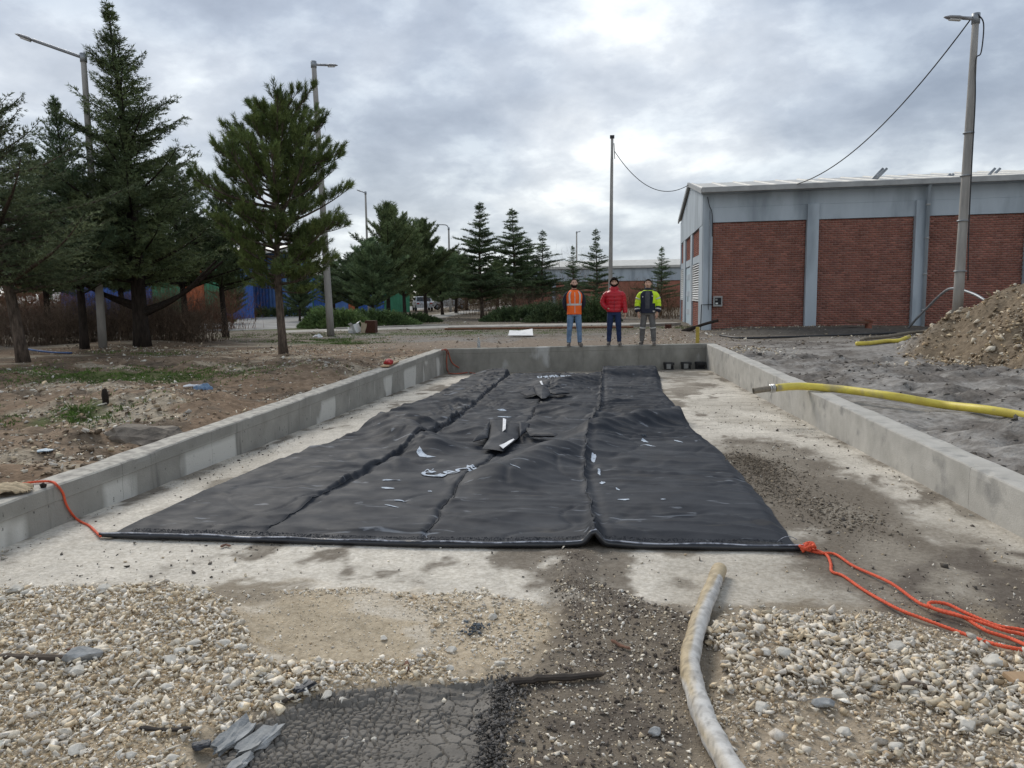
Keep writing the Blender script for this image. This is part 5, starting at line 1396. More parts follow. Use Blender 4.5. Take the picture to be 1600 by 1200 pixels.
for (a, b, m, z1) in ((95, 238, 'blueb', 4.4), (238, 283, 'greenb', 4.4), (283, 320, 'orangeb', 4.4), (320, 352, 'greenb', 4.4), (352, 396, 'blueb', 4.6)):
    panel_wall(hall, GX(a, 56)+np.array([.02, 0]), GX(b, 56)-np.array([.02, 0]), -.2, z1, M[m])
a = GX(95, 56); b = GX(396, 56)
MB().add([(a[0], a[1]-.3, 4.4), (b[0], b[1]-.3, 4.6), (b[0], b[1]+12, 6), (a[0], a[1]+12, 6), (a[0], a[1]-.3, 4.55), (b[0], b[1]-.3, 4.75), (b[0], b[1]+12, 6.15), (a[0], a[1]+12, 6.15)], [(0, 1, 2, 3), (4, 7, 6, 5), (0, 4, 5, 1), (1, 5, 6, 2), (2, 6, 7, 3), (3, 7, 4, 0)]).build('roof', M['roof'], hall)
tw = thing('blue_tower', label='taller blue block seen between the spruce and the pine', cat='building')
panel_wall(tw, GX(396, 62), GX(420, 62), -.2, 5.1, M['blueb']); panel_wall(tw, GX(420.3, 62), GX(447, 62), -.2, 5.1, M['blue2'])
a = GX(396, 62); b = GX(447, 62)
MB().box(((a[0]+b[0])/2, a[1]+3, 5.2), (b[0]-a[0]+.3, 6.6, .25)).build('roof', M['gutter'], tw)
MB().box((a[0]+.1, a[1]+3.1, 2.4), (.15, 5.8, 5.2)).build('side_wall', M['blueb'], tw); MB().box((b[0]-.1, b[1]+3.1, 2.4), (.15, 5.8, 5.2)).build('side_wall', M['blue2'], tw)
row = thing('sheet_hall', label='long distant hall with green, orange and blue panels behind the pine trunk', cat='building')
for (a, b, m) in ((445, 455, 'greenb'), (455, 469, 'orangeb'), (469, 490, 'greenb'), (490, 515, 'blueb'), (515, 544, 'blue2'), (544, 556, 'orangeb'), (556, 600, 'blueb'), (600, 640, 'greenb')):
    panel_wall(row, GX(a, 74)+np.array([.02, 0]), GX(b, 74)-np.array([.02, 0]), -.2, 3.6 if m != 'greenb' else 4.2, M[m], rib=.4)
a = GX(445, 74); b = GX(640, 74); MB().box(((a[0]+b[0])/2, a[1]+4.2, 4.3), (b[0]-a[0], 8, .2)).build('roof', M['roof'], row)
ware = thing('far_warehouse', label='distant brick warehouse with grey frame behind the three men', cat='building')
YW = 84; ztop = topz(*GX(960, YW), 416)
gx = [GX(p, YW)[0] for p in (800, 866, 912, 1008, 1014, 1030, 1100, 1190)]
yl = YW
MB().box(((gx[0]+gx[-1])/2, yl+5, 1.6), (gx[-1]-gx[0], 10, 3.6)).build('core_wall', M['mortar'], ware)
MB().box(((gx[0]+gx[-1])/2, yl-.12, ztop-.9), (gx[-1]-gx[0]+.2, .2, 1.35)).build('beam', M['frame'], ware)
MB().box(((gx[0]+gx[-1])/2, yl+5, ztop-.1), (gx[-1]-gx[0]+1, 11, .25)).build('roof_slab', M['roof'], ware)
MB().add([(gx[0], yl-.5, ztop), (gx[-1], yl-.5, ztop), (gx[-1], yl+6, ztop+.9), (gx[0], yl+6, ztop+.9), (gx[0], yl+11, ztop), (gx[-1], yl+11, ztop)], [(0, 1, 2, 3), (3, 2, 5, 4), (0, 3, 4), (1, 5, 2)]).build('roof', M['roof'], ware)
BR2 = mat('far_brick', (.36, .15, .105), (.28, .115, .08), 3, .9)
for a, b in ((gx[0], gx[1]-.2), (gx[1]+.2, gx[3]-.1), (gx[5]+.3, gx[6]), (gx[6]+.4, gx[7]-.2)):
    MB().box(((a+b)/2, yl-.06, .7), (b-a, .12, 4.0)).build('brick_panel', BR2, ware)
for a in (gx[1], gx[3]+.2, gx[4]+.6, gx[6]+.2): MB().box((a, yl-.2, 1.4), (.42, .3, 3.9)).build('pilaster', M['frame'], ware)

# ------------------------------------------------------------------ trees
def limbs_mesh(paths, name, m, parent, n=5):
    mb = MB()
    for pts, rad in paths: mb.tube(pts, rad, n, cap=False)
    return mb.build(name, m, parent, True)
def needles(Pn, D, K, ln, wd, spread, seed, cols):
    """K thin triangles at every point, pointing along D with spread"""
    r = np.random.default_rng(seed); n = len(Pn)
    d = np.repeat(D, K, 0)+r.normal(0, spread, (n*K, 3)); d /= np.linalg.norm(d, axis=1)[:, None]
    p = np.repeat(Pn, K, 0)+r.normal(0, ln*.15, (n*K, 3))
    side = np.cross(d, r.normal(0, 1, (n*K, 3))); side /= np.linalg.norm(side, axis=1)[:, None]
    L_n = (ln*r.uniform(.6, 1.25, (n*K, 1))); W = wd*r.uniform(.7, 1.3, (n*K, 1))
    V = np.stack([p-side*W*.5, p+side*W*.5, p+d*L_n], 1).reshape(-1, 3)
    F = np.arange(len(V)).reshape(-1, 3)
    cc = np.repeat(np.repeat(cols, K, 0)*r.uniform(.75, 1.25, (n*K, 1)), 3, 0)
    return V, F, cc
def conifer(name, H, cb, R, prof, seed, style, label, group=None, dens=1.0, K=7, ln=.09, wd=.016, lean=(0, 0), bark='bark_dark', r0=.16, tint=(1, 1, 1), up=.2, nbr=None, multi=False, cat='tree', tipcut=1.0):
    r = random.Random(seed); rn = np.random.default_rng(seed)
    t = thing(name, (0, 0, 0), 0, label, cat, group)
    def tp(z): f = z/H; return np.array([lean[0]*f+.06*math.sin(f*5+seed), lean[1]*f+.05*math.cos(f*4+seed), z])
    zs = np.linspace(0, H*.98, 16)
    MB().tube([tp(z)-np.array([0, 0, .15 if z == 0 else 0]) for z in zs], [max(r0*(1-z/H)**.8*(1.25 if z < .2 else 1), .012) for z in zs], 10).build('trunk', M[bark], t, True)
    PP = []; DD = []; CC = []; paths = []
    nb = nbr or int(34*(H-cb)*dens)
    if multi:   # heavy low limbs
        for k in range(4):
            a = [-.2, .35, 2.9, 3.4][k]; z0 = cb*.55+k*.1; e = np.array([math.cos(a)*R*.75, math.sin(a)*R*.3, cb*1.25+.4])
            paths.append((spline([tp(z0), tp(z0)+(e-tp(z0))*np.array([.5, .5, .35]), e], 5), list(np.linspace(r0*.42, .03, 11))))
    for b in range(nb):
        f = (b+r.random())/nb; f = f**(.9 if style != 'pine' else 1.0); f = min(1, max(0, f+(.012*math.sin(f*2*math.pi*11) if style != 'pine' else 0))); z = cb+(H-cb)*f*.985; a = b*2.399+r.uniform(-.5, .5)
        L_b = R*prof(f)*(r.uniform(.45, 1.2) if style != 'pine' else r.uniform(.6, 1.1))*(1.12 if math.sin(a*1.5+f*11+seed) > 0 else .82)
        if L_b < .05: L_b = .05
        el = up+(.55*f if style != 'cedar' else .12*f)+r.uniform(-.12, .12)
        if style == 'pine': el = .02+.55*f+r.uniform(-.25, .25)
        o = tp(z); dr = np.array([math.cos(a)*math.cos(el), math.sin(a)*math.cos(el), math.sin(el)])
        npt = 6; pts = []; 
        for k in range(npt):
            q = k/(npt-1); sag = {'spruce': -.10*q*q+.16*q**4, 'cypress': .05*q*q, 'cedar': -.05*q*q, 'pine': .22*q*q-.05*q}[style]
            pts.append(o+dr*L_b*q+np.array([0, 0, sag*L_b]))
        paths.append((pts, list(np.linspace(max(.010, .022*L_b), .005, npt))))
        pts = np.array(pts); side = np.array([-math.sin(a), math.cos(a), 0])
        shade = r.uniform(.75, 1.25)
        # twigs
        if style == 'pine':
            nt_ = max(5, int(9*L_b*dens))
            for k in range(nt_):
                q = 1-(k/nt_)*.75; base_ = pts[int(q*(npt-1))]*(1-(q*(npt-1))%1)+pts[min(int(q*(npt-1))+1, npt-1)]*((q*(npt-1))%1)
                s_ = r.choice((-1, 1)); tl = r.uniform(.2, .5)*(.5+.5*L_b/R) if k else .12
                d_ = dr*r.uniform(.5, 1)+side*s_*r.uniform(.2, .9)*(1 if k else .1)+np.array([0, 0, r.uniform(.5, 1.9)]); d_ /= np.linalg.norm(d_)
                e = base_+d_*tl; paths.append(([base_, e], [.008, .005]))
                for m_ in range(6):
                    PP.append(base_+d_*tl*(.45+.13*m_)); DD.append(d_*1.1); CC.append((shade*r.uniform(.8, 1.2),)*3)
        else:
            nt_ = max(4, int(15*L_b*dens**.5))
            for k in range(nt_):
                q = .12+.88*k/nt_; x_ = q*(npt-1); i_ = min(int(x_), npt-2); base_ = pts[i_]*(1-x_+i_)+pts[i_+1]*(x_-i_)
                s_ = 1 if k % 2 else -1; tl = (.10+.34*L_b*(1-q*.75))*r.uniform(.6, 1.15)
                dz = {'spruce': r.uniform(-.35, .25), 'cypress': r.uniform(.1, .9), 'cedar': r.uniform(-.1, .15)}[style]
                d_ = dr*.65+side*s_*r.uniform(.45, .9)+np.array([0, 0, dz]); d_ /= np.linalg.norm(d_)
                ns = max(2, int(tl/.075))
                for m_ in range(ns):
                    g = (m_+.6)/ns; PP.append(base_+d_*tl*g+np.array([0, 0, (-.06 if style == 'spruce' else .03)*tl*g*g])+rn.normal(0, .012, 3)); DD.append(d_+np.array([0, 0, .15])); CC.append((shade,)*3)
    # leader
    for k in range(8): z = H*(.93+.01*k); PP.append(tp(z)); DD.append(np.array([0, 0, 1.])); CC.append((1.,)*3)
    o = limbs_mesh(paths, 'limbs', M[bark], t, 4); stuff(o)
    V, F, cc = needles(np.array(PP), np.array(DD), K, ln, wd, .5 if style != 'pine' else .62, seed, np.array(CC)*np.array(tint))
    o = mesh_np('crown', V, F, M['foliage'], cc, False, t); stuff(o)
    return t
def put(t, x, y, s=1, rz=0): t.location = (x, y, float(ground(x, y))-.02); t.scale = (s, s, s); t.rotation_euler = (0, 0, rz); return t
pf_spruce = lambda f: (1-f)**.8*(.75+.25*math.sin(f*9)) if f > .12 else .7+2*f
pf_tall = lambda f: (max(.05, (1-f)**1.05) if f < .62 else .36*(max(0, 1-f)/.38)**1.0+.02)*(min(1, .72+f*1.6))*(1+.20*math.sin(f*27))
pf_pine = lambda f: max(.42, math.sin(math.pi*min(1, (.14+.80*f)))**.6)*(1-.12*f)
pf_cedar = lambda f: (1-f)**.85*(.8+.2*math.sin(f*14))+.03
pf_cyp = lambda f: max(.06, (math.sin(math.pi*(.22+.78*f))**.7)*(1-.35*f))

q = PG(225, 541); H = topz(q[0], q[1], 0)-float(ground(q[0], q[1]))
put(conifer('spruce_tree', H, 1.7, 3.5, pf_tall, 5, 'spruce', 'tallest dark spruce with a pointed top and thick forked trunk', dens=.8, K=6, r0=.24, multi=True, lean=(-.35, 0), tint=(.85, .9, .8), wd=.024, ln=.12), q[0], q[1])
q = PG(443, 553); H = topz(q[0], q[1], 178)-float(ground(q[0], q[1]))
put(conifer('pine_tree', H, 1.65, 2.1, pf_pine, 9, 'pine', 'round-topped bushy pine with a bare flaking trunk in front', dens=1.5, K=15, ln=.13, wd=.013, bark='bark', r0=.115, nbr=112, tint=(1.25, 1.35, .85), lean=(.05, 0)), q[0], q[1])
q = PG(30, 566); H = topz(q[0], q[1], 92)-float(ground(q[0], q[1]))
put(conifer('spruce_tree', H, 1.7, 3.2, pf_tall, 21, 'spruce', 'leftmost spruce with a leaning pale trunk cut by the photo edge', dens=.85, K=7, bark='bark', r0=.15, lean=(-.55, 0), wd=.02), q[0]+.1, q[1])
q = PG(132, 545); H = topz(q[0], q[1], 150)-float(ground(q[0], q[1]))
put(conifer('cedar_tree', H, 1.6, 2.7, pf_tall, 31, 'cypress', 'bluish conifer standing between the leftmost tree and the tallest spruce', dens=.9, K=7, r0=.13, lean=(-.25, 0), tint=(.95, 1.1, 1.1), wd=.02), q[0], q[1])
# fuller trees behind the front row
GRP = 'conifers in the row behind the left trees'
for i, (px, Y, py, R_, lab) in enumerate([(70, 27, 225, 3.2, 'rear conifer filling the gap beside the leftmost tree'), (285, 27, 235, 3.2, 'rear conifer right of the tallest spruce'),
                                   (190, 29, 200, 3.0, 'rear conifer directly behind the tallest spruce'), (350, 29, 290, 2.6, 'lower rear conifer behind the left side of the pine'), (-60, 26, 150, 3.2, 'rear conifer at the extreme left edge')]):
    g = GX(px, Y); H = topz(g[0], g[1], py)-float(ground(g[0], g[1]))
    put(conifer('conifer_tree', H, 1.75, R_, pf_tall, 50+i, 'cypress' if i % 2 else 'spruce', lab, GRP, dens=.62, K=6, ln=.14, wd=.032, r0=.13, tint=(.8, .88, .78)), g[0], g[1])
# distant trees: prototypes copied
cedarA = conifer('cedar_tree', 9, 1.3, 3.3, pf_cedar, 71, 'cedar', 'x', dens=.55, K=6, ln=.17, wd=.034, r0=.14, bark='bark', tint=(.85, 1.0, .9))
cedarB = conifer('cedar_tree', 9, 2.0, 2.7, pf_cedar, 72, 'cedar', 'x', dens=.42, K=6, ln=.16, wd=.03, r0=.12, bark='bark', tint=(.85, 1.0, .95))
cypA = conifer('cypress_tree', 9, 1.8, 3.0, pf_cyp, 73, 'cypress', 'x', dens=.50, K=6, ln=.22, wd=.036, r0=.16, tint=(1.05, 1.12, .95), up=.55)
cypB = conifer('cypress_tree', 9, 1.5, 3.2, pf_cyp, 74, 'cypress', 'x', dens=.50, K=6, ln=.22, wd=.036, r0=.16, tint=(1.15, 1.3, 1.25), up=.45)
used = set()
def far_tree(proto, px, Y, toppy, wscale, label, group, rz):
    t = proto if proto.name not in used else copy_tree(proto)
    used.add(proto.name if t is proto else t.name)
    g = GX(px, Y); H = topz(g[0], g[1], toppy)-float(ground(g[0], g[1])); s_ = H/9
    t.location = (g[0], g[1], float(ground(g[0], g[1]))); t.scale = (s_*wscale, s_*wscale, s_); t.rotation_euler = (0, 0, rz)
    t['label'] = label; t['group'] = group
G2 = 'dark cypresses beside the side path'; G3 = 'pointed cedars on the far green'
far_tree(cypA, 608, 44, 318, 1.12, 'tallest cypress of the row just right of the pine', G2, 0)
far_tree(cypA, 632, 50, 340, 1.1, 'cypress close behind the tallest one of its row', G2, 1.3)
far_tree(cypB, 583, 42, 372, 1.35, 'pale bluish cypress at the left end of the row', G2, .7)
far_tree(cypA, 664, 54, 343, 1.2, 'second pointed cypress of the row beside the parked car', G2, 2.2)
far_tree(cypB, 690, 60, 386, 1.35, 'smaller cypress under the bent-arm lamp', G2, 3.0)
far_tree(cypA, 712, 66, 392, 1.5, 'rightmost low cypress of the row before the big cedar', G2, 4.0)
far_tree(cedarA, 752, 50, 316, 1.15, 'largest dark cedar left of the group of men', G3, 0)
far_tree(cedarA, 803, 62, 326, 1.2, 'second tall cedar right of the largest one', G3, 2.0)
far_tree(cedarB, 848, 64, 360, 1.35, 'thin cedar against the end of the warehouse', G3, 0)
far_tree(cedarA, 826, 70, 372, 1.5, 'low cedar between the two thinner ones', G3, 1.0)
far_tree(cedarB, 896, 60, 384, 1.0, 'small cedar behind the man in the orange vest', G3, 1.5)
far_tree(cedarB, 932, 48, 358, 1.15, 'sparse cedar left of the plain concrete pole', G3, 3.1)
far_tree(cedarB, 1033, 52, 386, 1.25, 'cedar behind the man in the yellow jacket', G3, 4.2)
far_tree(cypB, 468, 47, 412, 1.3, 'small grey-green tree across the road behind the pine trunk', 'small trees across the road', 1)
far_tree(cypB, 362, 44, 425, 1.3, 'small grey-green tree in front of the blue tower', 'small trees across the road', 2)
far_tree(cypB, 556, 50, 395, 1.8, 'grey-green tree filling the gap between the pine and the cypress row', 'small trees across the road', 5)
far_tree(cypA, 520, 56, 405, 2.0, 'low tree behind the second lamp post', 'small trees across the road', 3)
far_tree(cypA, 728, 80, 400, 2.0, 'far low conifer behind the largest cedar', 'far conifers', 3)
far_tree(cypA, 778, 85, 405, 2.0, 'far low conifer between the two tall cedars', 'far conifers', 5)

# ------------------------------------------------------------------ bushes, twigs and grass
def bare_shrub(name, x, y, w_, d_, h_, n, seed, label, group=None, col=(1, 1, 1), thick=.006):
    r = np.random.default_rng(seed); V = []; F = []; Cc = []
    for i in range(n):
        bx = r.normal(0, w_*.4); by = r.normal(0, d_*.4); L_s = h_*r.uniform(.5, 1.1); a = r.uniform(0, 6.28); tl = r.uniform(.05, .5)
        d = np.array([math.cos(a)*tl, math.sin(a)*tl, 1.]); d /= np.linalg.norm(d); p = np.array([bx, by, 0.]); c = np.array(col)*r.uniform(.6, 1.5)
        def seg(p, q, t0):
            s_ = np.cross(q-p, r.normal(0, 1, 3)); s_ /= np.linalg.norm(s_); b = len(V)
            V.extend([p-s_*t0, p+s_*t0, q+s_*t0*.5]); F.append((b, b+1, b+2)); s2 = np.cross(q-p, s_); s2 /= np.linalg.norm(s2)
            V.extend([p-s2*t0, p+s2*t0, q+s2*t0*.5]); F.append((b+3, b+4, b+5)); Cc.extend([c]*6)
        for k in range(3):
            q = p+d*L_s/3; seg(p, q, thick*(1-k*.25))
            for _ in range(3):
                e = d+r.normal(0, .5, 3); e /= np.linalg.norm(e); e[2] = abs(e[2]); qq = q+e*L_s*r.uniform(.12, .3); seg(q, qq, thick*.6)
                e2 = e+r.normal(0, .4, 3); seg(qq, qq+e2*L_s*.12, thick*.4)
            d = d+r.normal(0, .15, 3); d /= np.linalg.norm(d); p = q
    o = mesh_np(name, V, F, M['twig'], np.array(Cc)); o.location = (x, y, float(ground(x, y))-.02)
    return tag(o, label, 'shrub', group)
GS = 'leafless brown shrubs under the left trees'
for i, (px, Y, w_, h_, lab) in enumerate([(60, 24, 2.6, 1.15, 'bare brown shrub right of the leftmost trunk'), (118, 25, 2.2, 1.2, 'bare brown shrub left of the first lamp post'), (185, 26, 2.2, 1.25, 'bare brown shrub between the lamp post and the thick trunk'),
                                          (255, 24.5, 1.9, 1.3, 'bare shrub just right of the thick spruce trunk'), (292, 24.0, 1.5, .9, 'low spreading bare twigs at the right end of the shrub row'), (-20, 25, 2.6, 1.3, 'bare shrub at the left photo edge'), (150, 30, 3, 1.6, 'bare shrub farther back in front of the blue hall wall'), (240, 34, 3, 1.9, 'reddish bare bush before the orange hall panel'), (20, 36, 4, 2.6, 'tall yellow-brown bush at the far left behind the trees'), (80, 38, 4, 2.4, 'tall brown bush at the left end of the blue hall'), (335, 36, 2.0, 1.7, 'bare bush on the near side of the road left of the blue tower')]):
    g = GX(px, Y); bare_shrub('bare_shrub', g[0], g[1], w_, 1.0, h_, 330, 200+i, lab, GS, (1.0, .95, .9) if i < 7 else (1.3, .9, .8), thick=.009)
for i, (px, Y, w_, h_, lab, c) in enumerate([(800, 60, 5, 1.7, 'brown leafless hedge beneath the tall cedars', (1, .9, .8)), (870, 55, 5, 1.5, 'brown leafless bush left of the orange vest man', (1, .95, .9)), (1012, 50, 3.2, 1.7, 'tall tangle of bare stems behind the yellow jacket man', (1.2, 1.05, .85)),
                                             (985, 52, 2.2, 1.9, 'bare upright stems between the red and yellow jackets', (1.3, 1.1, .9)), (1043, 46, 1.5, 1.6, 'bare brown bush against the hall corner', (1.2, 1.05, .85)), (735, 75, 6, 1.8, 'brown scrub at the end of the side path', (1.1, .95, .8)), (893, 66, 2, 4.2, 'thin leafless sapling behind the orange vest man', (1.3, 1.25, 1.2))]):
    g = GX(px, Y); bare_shrub('bare_shrub', g[0], g[1], w_, 1.2, h_, (240 if i not in (2, 3, 4) else 90) if i != 6 else 50, 230+i, lab, 'leafless scrub in the middle distance', c, thick=.014)
def green_bush(name, px, Y, w_, d_, h_, n, seed, label, tint=(1, 1, 1), ln=.14, group=None):
    r = np.random.default_rng(seed); g = GX(px, Y); PP = []; DD = []; CC = []
    for i in range(n):
        a = r.uniform(0, 6.28); rr = math.sqrt(r.random()); x = math.cos(a)*rr*w_/2; y = math.sin(a)*rr*d_/2; hz0 = h_*(1-rr**2.2)*r.uniform(.5, 1.1)*(.7+.6*float(vn(x*.9+seed, y*.9, 3)))
        sp_ = np.array([math.cos(a)*.8, math.sin(a)*.8, r.uniform(.2, 1)]); c = r.uniform(.6, 1.35)
        for k in range(5): PP.append((x+sp_[0]*.06*k, y+sp_[1]*.06*k, max(hz0*(.55+.1*k), .03))); DD.append(sp_); CC.append((c,)*3)
    V, F, cc = needles(np.array(PP), np.array(DD), 4, ln, ln*.28, .45, seed, np.array(CC)*np.array(tint))
    o = mesh_np(name, V, F, M['foliage'], cc); o.location = (g[0], g[1], float(ground(g[0], g[1]))); return tag(o, label, 'bush', group)
green_bush('juniper_bush', 525, 37, 3.6, 2.0, 1.15, 1500, 301, 'spreading green juniper right behind the second lamp post', (1.1, 1.3, .9))
green_bush('juniper_bush', 577, 40, 5.2, 2.4, 1.05, 1500, 302, 'spreading green juniper behind the junk boxes', (.95, 1.15, .85))
green_bush('juniper_bush', 640, 44, 3.4, 2.0, .7, 800, 303, 'low dark green bush beneath the cypress row', (.8, .95, .7))
green_bush('evergreen_shrub', 815, 44, 4.6, 2.0, 1.15, 1300, 304, 'dark evergreen shrub left of the orange vest man', (.85, 1.0, .85))
green_bush('evergreen_shrub', 868, 42, 3.4, 2.0, 1.2, 1100, 305, 'dark evergreen shrub touching the orange vest man', (.8, .9, .8))
green_bush('evergreen_shrub', 925, 42, 2.8, 1.8, 1.35, 1100, 306, 'dark evergreen shrub between the orange and red jackets', (.8, .95, .75))
green_bush('evergreen_shrub', 305, 47, 5, 2.0, .8, 700, 307, 'low bush in front of the orange hall door', (.7, .75, .6))
green_bush('evergreen_shrub', 450, 60, 12, 2.0, .9, 1300, 308, 'long low hedge across the road', (.8, .85, .7))
far = []
for i, (x0, x1, Y, h_) in enumerate([(-150, -55, 80, 7), (-60, -8, 125, 4), (-10, 30, 130, 4.5), (25, 120, 120, 5)]):
    r = np.random.default_rng(400+i); n = 2600; x = r.uniform(x0, x1, n); y = Y+r.normal(0, 3, n); hh_ = h_*(.5+.7*fbm(x*.15, y*0+i, 5, 3)); z = r.random(n)**.7*hh_
    V, F, cc = needles(np.stack([x, y, z], -1), r.normal(0, 1, (n, 3)), 3, .9, .5, .5, 400+i, np.ones((n, 3))*np.array((1.1, 1.0, .9)))
    far.append((V, F+sum(len(q[0]) for q in far), cc))
o = mesh_np('treeline', np.concatenate([q[0] for q in far]), np.concatenate([q[1] for q in far]), M['foliage'], np.concatenate([q[2] for q in far])); tag(o, 'low dark belt of distant trees along the horizon', 'trees', kind='stuff')
def grass():
    Pn = []; r = rng
    for (px, py, sx, sy, n) in [(205, 590, 1.5, .6, 5200), (110, 648, .42, .38, 1900), (260, 584, 1.0, .5, 2000), (500, 532, 1.2, .7, 3200), (540, 537, .8, .5, 1500), (415, 526, 3.0, 1.0, 2500), (640, 522, 5, 1.2, 3500), (850, 515, 5, .8, 2500), (1070, 512, 1.2, 1.0, 900), (230, 552, .8, .4, 800), (30, 580, 1.5, .6, 1200), (570, 506, 4, 1, 1500)]:
        c = PG(px, py); m_ = int(n); Pn.append(np.stack([c[0]+r.normal(0, sx, m_), c[1]+r.normal(0, sy, m_)], -1))
    q = np.concatenate(Pn); q = q[fbm(q[:, 0]*2, q[:, 1]*2, 66, 3) > .42]; z = ground(q[:, 0], q[:, 1])
    V, F, cc = needles(np.stack([q[:, 0], q[:, 1], z], -1), np.tile([0, 0, 1.], (len(q), 1)), 3, .045, .010, .45, 66, np.ones((len(q), 3))*rng.uniform(.7, 1.5, (len(q), 1))*np.array((1.1, 1.15, 1)))
    keep = ~((V[:, 0] > XL-.26) & (V[:, 0] < XR+.26) & (V[:, 1] < yfar(V[:, 0])+.26)); k3 = keep.reshape(-1, 3).all(1)
    o = mesh_np('grass', V, F[k3], M['grass'], cc); tag(o, 'thin patches of short green grass on the soil left of and behind the basin', 'grass', kind='stuff')
    # dry straws and twigs on the bank
    n = 2600; x = rng.uniform(-13, XL-.35, n); y = rng.uniform(4.5, 19, n)
    V, F, cc = needles(np.stack([x, y, ground(x, y)+.015], -1), np.stack([rng.normal(0, 1, n), rng.normal(0, 1, n), np.full(n, .12)], -1), 1, .16, .006, .1, 67, np.ones((n, 3))*rng.uniform(.8, 2.6, (n, 1)))
    o = mesh_np('dry_stalks', V, F, M['twig'], cc); tag(o, 'dry stalks and twigs lying over the left bank', 'stalks', kind='stuff')
grass()

# ------------------------------------------------------------------ things on the waste ground
q = PG(815, 522); t = crumple('white_board', (q[0], q[1], float(ground(q[0], q[1]))+.05), .5, .35, .06, M['white'], 61)
bpy.data.objects.remove(t)
bw = PD(794, 524, 27.5), PD(833, 524, 27.5), PD(832, 513.5, 28.2), PD(812, 516.5, 28.2), PD(796, 516, 28.2)
vs = [tuple(p) for p in bw]+[(p[0], p[1]+.05, p[2]-.03) for p in bw]
tag(MB().add(vs, [(0, 1, 2, 3, 4), (9, 8, 7, 6, 5)]+[(i, (i+1) % 5, (i+1) % 5+5, i+5) for i in range(5)]).build('white_board', M['white']), 'tilted white board lying on the ground behind the end wall', 'board')
q = PG(1044, 519); o = MB().tube([(0, 0, -.1), (0, 0, .30)], .13, 14).build('rusty_stub', M['rust']); o.location = (q[0], q[1], float(ground(q[0], q[1]))); tag(o, 'short rusty steel pipe stub beside the yellow jacket man', 'pipe stub')
q = PG(1090, 541); o = MB().tube([(0, 0, -.1), (0, 0, .47)], .055, 12).build('yellow_post', M['yellow']); o.location = (q[0], 23.2, float(ground(q[0], q[1]))); o.location.x = PD(1090, 525, 23.2)[0]; tag(o, 'short yellow post behind the right end of the end wall', 'post')
tag(MB().tube([PG(695, 514, .1), PG(800, 513, .1), PG(880, 512, .1), PG(990, 511, .1)], .045, 8).build('rusty_pipe', M['rustline']), 'long thin rusty pipe lying along the footpath edge', 'pipe')
for (a, b, lab) in (((525, 516), (700, 510), 'left length of pale kerb along the footpath'), ((700, 515.5), (880, 512), 'middle length of pale kerb along the footpath'), ((985, 511), (1062, 508), 'thick pale kerb block line beside the yellow jacket man')):
    pa, pb = PG(*a), PG(*b); d = pb-pa; o = MB().box((0, 0, 0), (np.linalg.norm(d[:2]), .16, .16)).build('kerb', M['path'], None, bevel=.01)
    o.location = ((pa[0]+pb[0])/2, (pa[1]+pb[1])/2, float(ground((pa[0]+pb[0])/2, (pa[1]+pb[1])/2))+.04); o.rotation_euler = (0, 0, math.atan2(d[1], d[0])); tag(o, lab, 'kerb', 'kerbs along the footpath')
YJ = 31
def at(px, py, Y=YJ): return PD(px, py, Y)
q = at(580, 506); t = MB().box((0, 0, 0), (.42, .4, .50)).build('rusty_crate', M['rust'], None, bevel=.01); t.location = (q[0], q[1], float(ground(q[0], q[1]))+.27); tag(t, 'rust-brown upright crate beside the waste boxes', 'crate')
def carton(px, w_, h_, m, rz, tilt, lab):
    q = at(px, 506); b = MB(); th = .012
    b.box((0, -w_/2, h_/2), (w_, th, h_)); b.box((0, w_/2, h_/2), (w_, th, h_)); b.box((-w_/2, 0, h_/2), (th, w_-.03, h_)); b.box((w_/2, 0, h_/2), (th, w_-.03, h_))
    b.box((w_*.7, 0, h_+.03), (w_*.45, w_*.9, th), M=Matrix.Rotation(-.5, 3, 'Y')); b.box((-w_*.66, 0, h_+.05), (w_*.4, w_*.9, th), M=Matrix.Rotation(.9, 3, 'Y'))
    o = b.build('carton', m); o.location = (q[0], q[1]-.1, float(ground(q[0], q[1]))+.03); o.rotation_euler = (tilt, tilt*.7, rz); return tag(o, lab, 'carton')
carton(569, .22, .40, M['card'], .3, .1, 'open brown carton leaning on the rust-brown crate')
carton(559, .26, .36, M['white'], .9, -.28, 'torn white carton with raised flaps left of the brown one')
carton(549, .18, .12, M['label'], .1, .15, 'small flattened white carton at the left of the rubbish pile')
q = PG(497, 529); tag(crumple('plastic_scrap', (q[0], q[1], float(ground(q[0], q[1]))+.02), .2, .13, .09, M['label'], 71, wr=2), 'crumpled white plastic left of the foot of the second lamp post', 'plastic scrap')
# water bottle on the ground behind the wall
q = PG(748, 542); bt = thing('water_bottle', (q[0], 21.0, float(ground(q[0], 21.0))), 0, 'clear plastic water bottle standing behind the end wall', 'bottle'); bt.location.x = PD(748, 535, 21.0)[0]
MB().tube([(0, 0, 0), (0, 0, .02), (0, 0, .2), (0, 0, .25), (0, 0, .29)], [.04, .045, .045, .02, .016], 12).build('bottle_body', M['clear'], bt, True)
MB().tube([(0, 0, .29), (0, 0, .31)], .018, 10).build('cap', M['white'], bt, True)
